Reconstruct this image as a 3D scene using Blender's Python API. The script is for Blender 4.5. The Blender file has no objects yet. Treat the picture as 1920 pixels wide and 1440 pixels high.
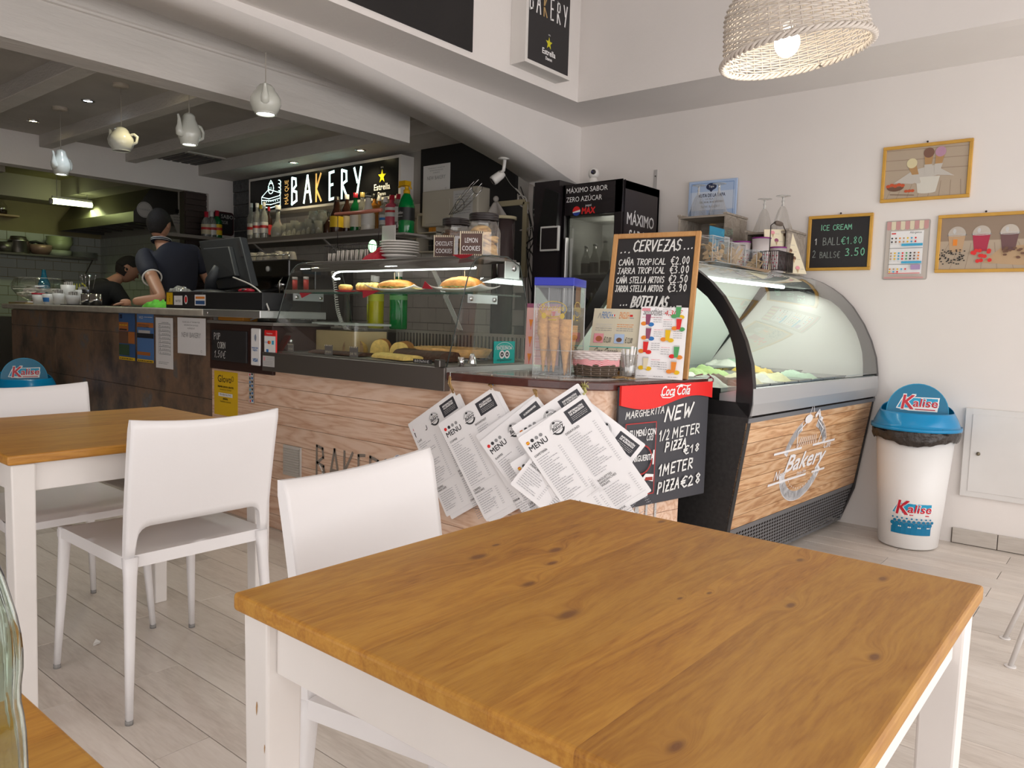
import bpy,bmesh,math,random
from mathutils import Vector,Matrix,noise
from math import sin,cos,pi,radians,sqrt,atan2
random.seed(7)
C = bpy.context.scene.collection
# ---------------------------------------------------------------- camera
F = 1442.0;CH = 1.125
def _b():
    d1 = Vector((2162-960,632-720,F)).normalized();d2 = Vector((-798-960,546-720,F)).normalized()
    s = (d1+d2).normalized();t = (d1-d2).normalized()
    e1 = (s+t)/sqrt(2);e2 = (s-t)/sqrt(2);up = e1.cross(e2)
    if up.y > 0: up = -up
    return e1,e2,up
E1,E2,UP = _b()
cam = bpy.data.cameras.new('camera');camo = bpy.data.objects.new('camera',cam);C.objects.link(camo)
cam.sensor_width = 36;cam.lens = F/1920*36;cam.clip_start = .02;cam.clip_end = 100
camo.matrix_world = Matrix(((E1.x,-E1.y,-E1.z,0),(E2.x,-E2.y,-E2.z,0),(UP.x,-UP.y,-UP.z,CH),(0,0,0,1)))
bpy.context.scene.camera = camo
# ---------------------------------------------------------------- world, lights, exposure
sc = bpy.context.scene
sc.view_settings.view_transform = 'Standard';sc.view_settings.look = 'None'
sc.view_settings.gamma = 1;sc.view_settings.use_curve_mapping = False
sc.view_settings.exposure = 0.72
w = bpy.data.worlds.new('world');sc.world = w;w.use_nodes = True
w.node_tree.nodes['Background'].inputs[0].default_value = (1.0,.965,.95,1)
w.node_tree.nodes['Background'].inputs[1].default_value = 1.22
def area(name,loc,rot,sx,sy,power,col=(1,1,1)):
    l = bpy.data.lights.new(name,'AREA');l.shape = 'RECTANGLE';l.size = sx;l.size_y = sy;l.energy = power;l.color = col
    o = bpy.data.objects.new(name,l);C.objects.link(o);o.location = loc;o.rotation_euler = rot;return o
def point(name,loc,power,col=(1,1,1),r=.03,spot=None,rot=None):
    l = bpy.data.lights.new(name,'SPOT' if spot else 'POINT');l.energy = power;l.color = col;l.shadow_soft_size = r
    if spot: l.spot_size = spot;l.spot_blend = .6
    o = bpy.data.objects.new(name,l);C.objects.link(o);o.location = loc
    if rot: o.rotation_euler = rot
    return o
area('terrace_daylight',(1.6,-3.2,1.6),(radians(82),0,radians(-12)),4.5,2.6,34,(1,.985,.97))
# ---------------------------------------------------------------- pixel -> world (photo as 1920 x 1440)
def ray(px,py):
    r = Vector((px-960,py-720,F));return Vector((r.dot(E1),r.dot(E2),r.dot(UP)))
CAM = Vector((0,0,CH))
def U(px,py,u): r = ray(px,py);return CAM + r*(u/r.x)
def V(px,py,v): r = ray(px,py);return CAM + r*(v/r.y)
def Z(px,py,z): r = ray(px,py);return CAM + r*((z-CH)/r.z)
def HIT(px,py,p0,n):
    r = ray(px,py);n = Vector(n);return CAM + r*((Vector(p0)-CAM).dot(n)/r.dot(n))
def DIST(px,py,d): r = ray(px,py);return CAM + r.normalized()*d
# ---------------------------------------------------------------- materials
MATS = {}
def nodes_of(name):
    m = bpy.data.materials.new(name);m.use_nodes = True;nt = m.node_tree;b = nt.nodes['Principled BSDF'];return m,nt,b
def mat(name,col,rough=.5,metal=0,emit=None,es=1,noise_amt=0,nscale=8,trans=0,ior=1.45,alpha=1,bump=0,bscale=60,coat=0,spec=None,stretch=None,sub=0):
    if name in MATS: return MATS[name]
    m,nt,b = nodes_of(name)
    b.inputs['Base Color'].default_value = (*col,1);b.inputs['Roughness'].default_value = rough;b.inputs['Metallic'].default_value = metal
    b.inputs['Transmission Weight'].default_value = trans;b.inputs['IOR'].default_value = ior;b.inputs['Alpha'].default_value = alpha
    b.inputs['Coat Weight'].default_value = coat
    if spec is not None: b.inputs['Specular IOR Level'].default_value = spec
    if emit: b.inputs['Emission Color'].default_value = (*emit,1);b.inputs['Emission Strength'].default_value = es
    if noise_amt or bump:
        tc = nt.nodes.new('ShaderNodeTexCoord');mp = nt.nodes.new('ShaderNodeMapping');nt.links.new(tc.outputs['Object'],mp.inputs[0])
        if stretch: mp.inputs['Scale'].default_value = stretch
    if noise_amt:
        n = nt.nodes.new('ShaderNodeTexNoise');n.inputs['Scale'].default_value = nscale;n.inputs['Detail'].default_value = 5
        nt.links.new(mp.outputs[0],n.inputs['Vector'])
        r = nt.nodes.new('ShaderNodeMapRange');r.inputs[1].default_value = .3;r.inputs[2].default_value = .7;r.inputs[3].default_value = 1-noise_amt;r.inputs[4].default_value = 1+noise_amt
        nt.links.new(n.outputs[0],r.inputs[0])
        v = nt.nodes.new('ShaderNodeVectorMath');v.operation = 'SCALE';v.inputs[0].default_value = col
        nt.links.new(r.outputs[0],v.inputs['Scale']);nt.links.new(v.outputs[0],b.inputs['Base Color'])
    if bump:
        n2 = nt.nodes.new('ShaderNodeTexNoise');n2.inputs['Scale'].default_value = bscale;n2.inputs['Detail'].default_value = 4
        nt.links.new(mp.outputs[0],n2.inputs['Vector'])
        bp = nt.nodes.new('ShaderNodeBump');bp.inputs['Strength'].default_value = bump;bp.inputs['Distance'].default_value = .01
        nt.links.new(n2.outputs[0],bp.inputs['Height']);nt.links.new(bp.outputs[0],b.inputs['Normal'])
    MATS[name] = m;return m
def glassm(name,col=(1,1,1),refl=.0,tint=.0,rough=0.0,fac=None):
    """thin clear sheet: light passes straight through, fresnel-like mirror reflection on top"""
    if name in MATS: return MATS[name]
    m = bpy.data.materials.new(name);m.use_nodes = True;nt = m.node_tree
    for n in list(nt.nodes): nt.nodes.remove(n)
    o = nt.nodes.new('ShaderNodeOutputMaterial');t = nt.nodes.new('ShaderNodeBsdfTransparent');t.inputs[0].default_value = (*col,1)
    g = nt.nodes.new('ShaderNodeBsdfGlossy');g.inputs['Roughness'].default_value = rough;g.inputs[0].default_value = (1,1,1,1)
    mx = nt.nodes.new('ShaderNodeMixShader');lw = nt.nodes.new('ShaderNodeLayerWeight');lw.inputs[0].default_value = .5
    pw = nt.nodes.new('ShaderNodeMath');pw.operation = 'POWER';pw.inputs[1].default_value = 4;nt.links.new(lw.outputs['Facing'],pw.inputs[0])
    ad = nt.nodes.new('ShaderNodeMath');ad.operation = 'MULTIPLY_ADD';ad.inputs[1].default_value = .85;ad.inputs[2].default_value = .045+refl;ad.use_clamp = True
    nt.links.new(pw.outputs[0],ad.inputs[0]);nt.links.new(ad.outputs[0],mx.inputs[0])
    nt.links.new(t.outputs[0],mx.inputs[1]);nt.links.new(g.outputs[0],mx.inputs[2]);nt.links.new(mx.outputs[0],o.inputs[0])
    MATS[name] = m;return m
def woodmat(name,cols,axis='x',scale=1.0,rough=.4,rings=6,contrast=1,knots=None,per_obj=True,bump=.15,coat=0,dark=(.25,.1,.03),val=0.0,dist=3.0,lo=.28,hi=.72,perobj_amt=.18,worldspace=False,knot_amt=.8,worn=None):
    """wood with the grain running along one axis, optional knots given as (x, y, radius) on the xy plane (world space)"""
    if name in MATS: return MATS[name]
    m,nt,b = nodes_of(name);N = nt.nodes.new;L = nt.links.new
    tc = N('ShaderNodeTexCoord');geo = N('ShaderNodeNewGeometry');oi = N('ShaderNodeObjectInfo')
    src = geo.outputs['Position'] if worldspace else tc.outputs['Object']
    off = N('ShaderNodeVectorMath');off.operation = 'ADD';L(src,off.inputs[0])
    if per_obj:
        sc_ = N('ShaderNodeVectorMath');sc_.operation = 'SCALE';sc_.inputs[0].default_value = (13.7,7.3,5.1);L(oi.outputs['Random'],sc_.inputs['Scale']);L(sc_.outputs[0],off.inputs[1])
    vec = off.outputs[0]
    kmask = None
    if knots:
        for (kx,ky,kr) in knots:
            s = N('ShaderNodeVectorMath');s.operation = 'SUBTRACT';s.inputs[1].default_value = (kx,ky,0);L(geo.outputs['Position'],s.inputs[0])
            k = (1/(kr*2.2),1/kr,0) if axis == 'x' else (1/kr,1/(kr*2.2),0)
            mu = N('ShaderNodeVectorMath');mu.operation = 'MULTIPLY';mu.inputs[1].default_value = k;L(s.outputs[0],mu.inputs[0])
            ln = N('ShaderNodeVectorMath');ln.operation = 'LENGTH';L(mu.outputs[0],ln.inputs[0])
            ex = N('ShaderNodeMath');ex.operation = 'MULTIPLY';ex.inputs[1].default_value = -.45;L(ln.outputs['Value'],ex.inputs[0])
            e2 = N('ShaderNodeMath');e2.operation = 'EXPONENT';L(ex.outputs[0],e2.inputs[0])
            if kmask is None: kmask = e2.outputs[0]
            else:
                ad = N('ShaderNodeMath');ad.operation = 'MAXIMUM';L(kmask,ad.inputs[0]);L(e2.outputs[0],ad.inputs[1]);kmask = ad.outputs[0]
        # bend the grain round the knots
        cm = N('ShaderNodeCombineXYZ');ml = N('ShaderNodeMath');ml.operation = 'MULTIPLY';ml.inputs[1].default_value = .05;L(kmask,ml.inputs[0])
        L(ml.outputs[0],cm.inputs[1 if axis == 'x' else 0]);a2 = N('ShaderNodeVectorMath');L(vec,a2.inputs[0]);L(cm.outputs[0],a2.inputs[1]);vec = a2.outputs[0]
    mp = N('ShaderNodeMapping');L(vec,mp.inputs[0])
    st = {'x': (.12,1,1),'y': (1,.12,1),'z': (1,1,.12)}[axis]
    mp.inputs['Scale'].default_value = tuple(q*scale for q in st)
    n1 = N('ShaderNodeTexNoise');n1.inputs['Scale'].default_value = 6;n1.inputs['Detail'].default_value = 3;n1.inputs['Distortion'].default_value = .6;L(mp.outputs[0],n1.inputs['Vector'])
    mu = N('ShaderNodeMath');mu.operation = 'MULTIPLY';mu.inputs[1].default_value = rings*2.2;L(n1.outputs[0],mu.inputs[0])
    pp = N('ShaderNodeMath');pp.operation = 'PINGPONG';pp.inputs[1].default_value = 1;L(mu.outputs[0],pp.inputs[0])
    n2 = N('ShaderNodeTexNoise');n2.inputs['Scale'].default_value = 90;n2.inputs['Detail'].default_value = 4;L(mp.outputs[0],n2.inputs['Vector'])
    n3 = N('ShaderNodeTexNoise');n3.inputs['Scale'].default_value = 2.2;n3.inputs['Detail'].default_value = 2;L(mp.outputs[0],n3.inputs['Vector'])
    s1 = N('ShaderNodeMath');s1.operation = 'MULTIPLY';s1.inputs[1].default_value = .28*contrast;L(pp.outputs[0],s1.inputs[0])
    s2 = N('ShaderNodeMath');s2.operation = 'MULTIPLY_ADD';s2.inputs[1].default_value = .45;L(n2.outputs[0],s2.inputs[0]);L(s1.outputs[0],s2.inputs[2])
    s3 = N('ShaderNodeMath');s3.operation = 'MULTIPLY_ADD';s3.inputs[1].default_value = .5;L(n3.outputs[0],s3.inputs[0]);L(s2.outputs[0],s3.inputs[2])
    last = s3.outputs[0]
    cr = N('ShaderNodeValToRGB');e = cr.color_ramp.elements;e[0].position = lo;e[1].position = hi+.15
    e[0].color = (*cols[0],1);e[1].color = (*cols[-1],1)
    for i,c in enumerate(cols[1:-1]): x = e.new(lo+(hi+.15-lo)*(i+1)/(len(cols)-1));x.color = (*c,1)
    L(last,cr.inputs[0]);out = cr.outputs[0]
    if per_obj:
        mr = N('ShaderNodeMapRange');mr.inputs[3].default_value = 1-perobj_amt;mr.inputs[4].default_value = 1+perobj_amt*.6
        wn = N('ShaderNodeTexWhiteNoise');wn.noise_dimensions = '1D';L(oi.outputs['Random'],wn.inputs['W']);L(wn.outputs['Value'],mr.inputs[0])
        vs = N('ShaderNodeVectorMath');vs.operation = 'SCALE';L(out,vs.inputs[0]);L(mr.outputs[0],vs.inputs['Scale']);out = vs.outputs[0]
    if kmask is not None:
        mk = N('ShaderNodeMapRange');mk.interpolation_type = 'SMOOTHSTEP';mk.inputs[1].default_value = .42;mk.inputs[2].default_value = .8;mk.inputs[4].default_value = knot_amt;L(kmask,mk.inputs[0])
        mx = N('ShaderNodeMix');mx.data_type = 'RGBA';L(mk.outputs[0],mx.inputs[0]);L(out,mx.inputs[6]);mx.inputs[7].default_value = (*dark,1);out = mx.outputs[2]
    L(out,b.inputs['Base Color']);b.inputs['Roughness'].default_value = rough;b.inputs['Coat Weight'].default_value = coat;b.inputs['Coat Roughness'].default_value = .25
    if bump:
        bp = N('ShaderNodeBump');bp.inputs['Strength'].default_value = bump;bp.inputs['Distance'].default_value = .002;L(last,bp.inputs['Height']);L(bp.outputs[0],b.inputs['Normal'])
    MATS[name] = m;return m
def wovenmat(name,c1,c2,sx,sy,rough=.8,kind='check'):
    if name in MATS: return MATS[name]
    m,nt,b = nodes_of(name);N = nt.nodes.new;L = nt.links.new
    tc = N('ShaderNodeTexCoord');mp = N('ShaderNodeMapping');mp.inputs['Scale'].default_value = (sx,sx,sy);L(tc.outputs['Object'],mp.inputs[0])
    ch = N('ShaderNodeTexChecker');ch.inputs['Scale'].default_value = 1;ch.inputs[1].default_value = (*c1,1);ch.inputs[2].default_value = (*c2,1);L(mp.outputs[0],ch.inputs[0])
    L(ch.outputs[0],b.inputs['Base Color']);b.inputs['Roughness'].default_value = rough;MATS[name] = m;return m
# ---------------------------------------------------------------- mesh builder
TR = Matrix.Translation
def frame(o,r,n_):
    """matrix whose x axis is r, y axis is n_ (horizontal), z up"""
    r = Vector(r).normalized();n_ = Vector(n_).normalized();z = r.cross(n_)
    return Matrix(((r.x,n_.x,z.x,o[0]),(r.y,n_.y,z.y,o[1]),(r.z,n_.z,z.z,o[2]),(0,0,0,1)))
class MB:
    def __init__(s): s.v = [];s.f = [];s.m = [];s.s = []
    def add(s,vs,fs,mi=0,smooth=False,M=None):
        b = len(s.v)
        s.v += [(M @ Vector(p)) if M else Vector(p) for p in vs]
        for f in fs: s.f.append([b+i for i in f]);s.m.append(mi);s.s.append(smooth)
        return s
    def box(s,x0,x1,y0,y1,z0,z1,mi=0,M=None):
        vs = [(x,y,z) for z in (z0,z1) for y in (y0,y1) for x in (x0,x1)]
        return s.add(vs,[(0,2,3,1),(4,5,7,6),(0,1,5,4),(2,6,7,3),(0,4,6,2),(1,3,7,5)],mi,False,M)
    def rbox(s,x0,x1,y0,y1,z0,z1,r=.01,mi=0,M=None,seg=3,taper=1.0):
        """vertical-edge rounded box"""
        pts = rrect(x0,x1,y0,y1,r,seg);return s.prism(pts,z0,z1,mi,M,taper)
    def prism(s,pts,z0,z1,mi=0,M=None,taper=1.0,smooth=False):
        n = len(pts);cx = sum(p[0] for p in pts)/n;cy = sum(p[1] for p in pts)/n
        vs = [(p[0],p[1],z0) for p in pts]+[(cx+(p[0]-cx)*taper,cy+(p[1]-cy)*taper,z1) for p in pts]
        s.add(vs,[tuple(range(n-1,-1,-1)),tuple(range(n,2*n))],mi,False,M)
        b = len(s.v)-2*n
        for i in range(n):
            j = (i+1) % n;s.f.append([b+i,b+j,b+n+j,b+n+i]);s.m.append(mi);s.s.append(smooth)
        return s
    def lathe(s,prof,n=24,mi=0,M=None,smooth=True,a0=0,a1=2*pi,sx=1,sy=1):
        full = abs(a1-a0-2*pi) < 1e-6;vs = [];k = n if full else n+1
        for r,z in prof:
            for i in range(k):
                a = a0+(a1-a0)*i/n;vs.append((r*cos(a)*sx,r*sin(a)*sy,z))
        fs = []
        for j in range(len(prof)-1):
            for i in range(n):
                i2 = (i+1) % k;a,b_,c,d = j*k+i,j*k+i2,(j+1)*k+i2,(j+1)*k+i
                if prof[j][0] < 1e-6: fs.append((a,c,d))
                elif prof[j+1][0] < 1e-6: fs.append((a,b_,d))
                else: fs.append((a,b_,c,d))
        return s.add(vs,fs,mi,smooth,M)
    def cyl(s,x,y,z0,z1,r,n=16,mi=0,M=None,r2=None):
        r2 = r if r2 is None else r2
        m = TR((x,y,0));m = M @ m if M else m
        return s.lathe([(0,z0),(r,z0)],n,mi,m,False).lathe([(r,z0),(r2,z1)],n,mi,m,True).lathe([(r2,z1),(0,z1)],n,mi,m,False)
    def tube(s,pts,r,n=8,mi=0,M=None,closed=False,flat=None,rads=None):
        pts = [Vector(p) for p in pts];k = len(pts);vs = []
        up = Vector((0,0,1));prev = None
        for i,p in enumerate(pts):
            a = pts[(i-1) % k] if (closed or i > 0) else p;b_ = pts[(i+1) % k] if (closed or i < k-1) else p
            t = (b_-a).normalized() if (b_-a).length > 1e-9 else Vector((0,0,1))
            if prev is None:
                x = t.cross(up)
                if x.length < .1: x = t.cross(Vector((1,0,0)))
            else: x = prev-t*prev.dot(t)
            x.normalize();prev = x;y = t.cross(x)
            rr = rads[i] if rads else r
            for j in range(n):
                an = 2*pi*j/n;vs.append(p+x*cos(an)*rr+y*sin(an)*rr*(flat or 1))
        fs = []
        for i in range(k if closed else k-1):
            for j in range(n):
                fs.append((i*n+j,i*n+(j+1) % n,((i+1) % k)*n+(j+1) % n,((i+1) % k)*n+j))
        if not closed: fs += [tuple(range(n-1,-1,-1)),tuple(range((k-1)*n,k*n))]
        return s.add(vs,fs,mi,True,M)
    def ball(s,c,r,n=12,mi=0,M=None,sz=1,sx=1,sy=1):
        pr = [(max(0,r*sin(pi*i/n)) if 0 < i < n else 0,-r*sz*cos(pi*i/n)) for i in range(n+1)]
        m = TR(c);m = M @ m if M else m
        return s.lathe(pr,max(8,n),mi,m,True,sx=sx,sy=sy)
    def grid(s,fn,nu,nv,mi=0,smooth=True,M=None,wrap=False):
        vs = [fn(i/nu,j/nv) for j in range(nv+1) for i in range(nu+1)]
        fs = [(j*(nu+1)+i,j*(nu+1)+i+1,(j+1)*(nu+1)+i+1,(j+1)*(nu+1)+i) for j in range(nv) for i in range(nu)]
        return s.add(vs,fs,mi,smooth,M)
    def quad(s,a,b,c,d,mi=0): return s.add([a,b,c,d],[(0,1,2,3)],mi)
    def slab(s,a,b,c,d,th,mi=0):
        """four corner points extruded by vector th"""
        p = [Vector(q) for q in (a,b,c,d)];th = Vector(th);q = [x+th for x in p]
        return s.add(p+q,[(0,3,2,1),(4,5,6,7),(0,1,5,4),(1,2,6,5),(2,3,7,6),(3,0,4,7)],mi)
    def build(s,name,mats,parent=None,bevel=0,seg=2,origin=None,solid=0,sub=0):
        if not isinstance(mats,(list,tuple)): mats = [mats]
        if parent is not None:
            wm = WM[parent.name];inv = wm.inverted()
        else:
            if origin is None and s.v:
                xs = [p.x for p in s.v];ys = [p.y for p in s.v];zs = [p.z for p in s.v]
                origin = ((min(xs)+max(xs))/2,(min(ys)+max(ys))/2,min(zs))
            wm = TR(origin);inv = wm.inverted()
        me = bpy.data.meshes.new(name);me.from_pydata([inv @ p for p in s.v],[],s.f); 
        for x in mats: me.materials.append(x)
        me.polygons.foreach_set('material_index',s.m);me.polygons.foreach_set('use_smooth',s.s)
        me.update()
        bm = bmesh.new();bm.from_mesh(me)
        bmesh.ops.remove_doubles(bm,verts=bm.verts,dist=1e-6)
        if bevel:
            ed = [e for e in bm.edges if len(e.link_faces) == 2 and e.calc_face_angle(0) > .6]
            bmesh.ops.bevel(bm,geom=ed,offset=bevel,segments=seg,affect='EDGES',profile=.5,clamp_overlap=True)
        bmesh.ops.recalc_face_normals(bm,faces=bm.faces)
        bm.to_mesh(me);bm.free()
        o = bpy.data.objects.new(name,me);C.objects.link(o)
        if parent is not None: o.parent = parent
        else: o.matrix_world = wm
        WM[o.name] = wm
        if solid: md = o.modifiers.new('s','SOLIDIFY');md.thickness = solid
        if sub: md = o.modifiers.new('ss','SUBSURF');md.levels = sub;md.render_levels = sub
        return o
WM = {}
def rrect(x0,x1,y0,y1,r,seg=3):
    pts = []
    for cx,cy,a in ((x1-r,y1-r,0),(x0+r,y1-r,pi/2),(x0+r,y0+r,pi),(x1-r,y0+r,3*pi/2)):
        for i in range(seg+1): t = a+pi/2*i/seg;pts.append((cx+r*cos(t),cy+r*sin(t)))
    return pts
def thing(name,label,cat,loc=(0,0,0),rz=0,group=None):
    o = bpy.data.objects.new(name,None);C.objects.link(o);o.empty_display_size = .05
    m = TR(loc) @ Matrix.Rotation(rz,4,'Z');o.matrix_world = m;WM[o.name] = m
    return tag(o,label,cat,group)
def tag(o,label,cat,group=None):
    o['label'] = label;o['category'] = cat
    if group: o['group'] = group
    return o
def struct(o): o['kind'] = 'structure';return o
def stuff(o): o['kind'] = 'stuff';return o
def lab(o,label): o['label'] = label;return o
def kids(o): return [c for c in bpy.data.objects if c.parent == o]
def dup(root,loc,rz,label,group=None,scale=None,mats=None):
    r = root.copy();C.objects.link(r);m = TR(loc) @ Matrix.Rotation(rz,4,'Z')
    if scale: m = m @ Matrix.Diagonal((scale[0],scale[1],scale[2],1))
    r.matrix_world = m;WM[r.name] = m
    r['label'] = label
    if group: r['group'] = group
    def rec(a,b):
        for ch in kids(a):
            c = ch.copy();C.objects.link(c);c.parent = b;WM[c.name] = m;rec(ch,c)
    rec(root,r);return r
def remat(root,old,new):
    """give copies their own mesh with one material swapped"""
    def rec(o):
        if o.type == 'MESH' and any(x and x.name == old.name for x in o.data.materials):
            o.data = o.data.copy()
            for i,x in enumerate(o.data.materials):
                if x.name == old.name: o.data.materials[i] = new
        for c in kids(o): rec(c)
    rec(root)
# ---------------------------------------------------------------- flat print on a surface
_txt = {}
def text_mesh(s,res=2):
    k = (s,res)
    if k in _txt: return _txt[k]
    cu = bpy.data.curves.new('t','FONT');cu.body = s;cu.resolution_u = res;cu.size = 1
    o = bpy.data.objects.new('t',cu);C.objects.link(o);dg = bpy.context.evaluated_depsgraph_get();dg.update()
    me = bpy.data.meshes.new_from_object(o.evaluated_get(dg))
    vs = [tuple(v.co) for v in me.vertices];fs = [tuple(p.vertices) for p in me.polygons]
    bpy.data.objects.remove(o);bpy.data.curves.remove(cu);bpy.data.meshes.remove(me)
    _txt[k] = (vs,fs);return _txt[k]
# single stroke hand lettering, glyph box 0..1 wide, 0..1.. high
SF = {
'A': [[(0,0),(.45,1),(.9,0)],[(.2,.4),(.72,.4)]],'B': [[(.05,0),(.05,1),(.6,.95),(.65,.7),(.1,.52),(.7,.45),(.75,.12),(.05,0)]],
'C': [[(.8,.85),(.5,1),(.12,.75),(.1,.25),(.45,0),(.85,.12)]],'D': [[(.05,0),(.05,1),(.6,.85),(.8,.5),(.6,.12),(.05,0)]],
'E': [[(.75,1),(.08,.97),(.1,0),(.75,.03)],[(.1,.52),(.6,.54)]],'F': [[(.75,1),(.08,.97),(.1,0)],[(.1,.52),(.6,.54)]],
'G': [[(.8,.85),(.5,1),(.12,.75),(.1,.25),(.45,0),(.82,.15),(.82,.45),(.5,.45)]],'H': [[(.08,0),(.08,1)],[(.78,0),(.78,1)],[(.08,.5),(.78,.52)]],
'I': [[(.3,0),(.3,1)]],'J': [[(.1,1),(.8,1)],[(.5,1),(.5,.15),(.3,0),(.05,.15)]],'K': [[(.08,0),(.08,1)],[(.75,1),(.1,.45),(.8,0)]],
'L': [[(.1,1),(.08,0),(.7,.03)]],'M': [[(.02,0),(.12,1),(.48,.35),(.85,1),(.95,0)]],'N': [[(.06,0),(.08,1),(.76,0),(.8,1)]],
'O': [[(.45,1),(.1,.8),(.05,.3),(.4,0),(.78,.25),(.8,.75),(.45,1)]],'P': [[(.08,0),(.08,1),(.65,.93),(.7,.6),(.1,.46)]],
'R': [[(.08,0),(.08,1),(.65,.93),(.68,.6),(.12,.5),(.8,0)]],'S': [[(.72,.88),(.4,1),(.1,.8),(.2,.55),(.65,.42),(.72,.15),(.4,0),(.05,.12)]],
'T': [[(0,1),(.85,.98)],[(.42,.98),(.4,0)]],'U': [[(.08,1),(.08,.25),(.4,0),(.75,.25),(.78,1)]],'V': [[(.02,1),(.4,0),(.82,1)]],
'W': [[(.02,1),(.22,0),(.48,.7),(.7,0),(.98,1)]],'X': [[(.05,1),(.8,0)],[(.8,1),(.05,0)]],'Y': [[(.02,1),(.4,.5)],[(.82,1),(.35,0)]],
'Z': [[(.08,1),(.75,1),(.08,0),(.8,.02)],[(.2,.5),(.62,.52)]],'Ñ': [[(.06,0),(.08,1),(.76,0),(.8,1)],[(.2,1.15),(.38,1.25),(.5,1.15),(.7,1.26)]],
'Q': [[(.45,1),(.1,.8),(.05,.3),(.4,0),(.78,.25),(.8,.75),(.45,1)],[(.5,.3),(.85,-.05)]],
'0': [[(.4,1),(.1,.7),(.1,.3),(.35,0),(.62,.3),(.62,.75),(.4,1)]],'1': [[(.1,.7),(.42,1),(.4,0)]],'2': [[(.1,.8),(.35,1),(.62,.78),(.5,.45),(.05,0),(.7,.03)]],
'3': [[(.1,.9),(.4,1),(.62,.8),(.3,.55),(.66,.35),(.5,.05),(.05,.06)]],'5': [[(.66,1),(.2,.98),(.14,.58),(.5,.62),(.66,.3),(.45,.02),(.06,.08)]],
'8': [[(.4,1),(.12,.8),(.6,.25),(.35,0),(.1,.22),(.62,.78),(.4,1)]],'9': [[(.6,.75),(.35,1),(.1,.75),(.3,.5),(.6,.7),(.55,.3),(.3,0)]],
'€': [[(.85,.95),(.55,1.05),(.2,.75),(.2,.25),(.5,-.05),(.85,.05)],[(0,.6),(.6,.62)],[(0,.38),(.55,.4)]],'.': [[(.1,0),(.16,.05)]],',': [[(.15,.1),(.05,-.12)]],
'/': [[(0,0),(.6,1)]],'€': [[(.85,.95),(.55,1.05),(.2,.75),(.2,.25),(.5,-.05),(.85,.05)],[(0,.6),(.6,.62)],[(0,.38),(.55,.4)]],
"'": [[(.1,1.1),(.15,.85)]],'Á': [[(0,0),(.45,1),(.9,0)],[(.2,.4),(.72,.4)],[(.4,1.12),(.6,1.3)]],' ': []}
SFW = {'I': .5,'.': .35,',': .35,'1': .65,' ': .55,'M': 1.1,'W': 1.1,"'": .3,'/': .7}
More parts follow.
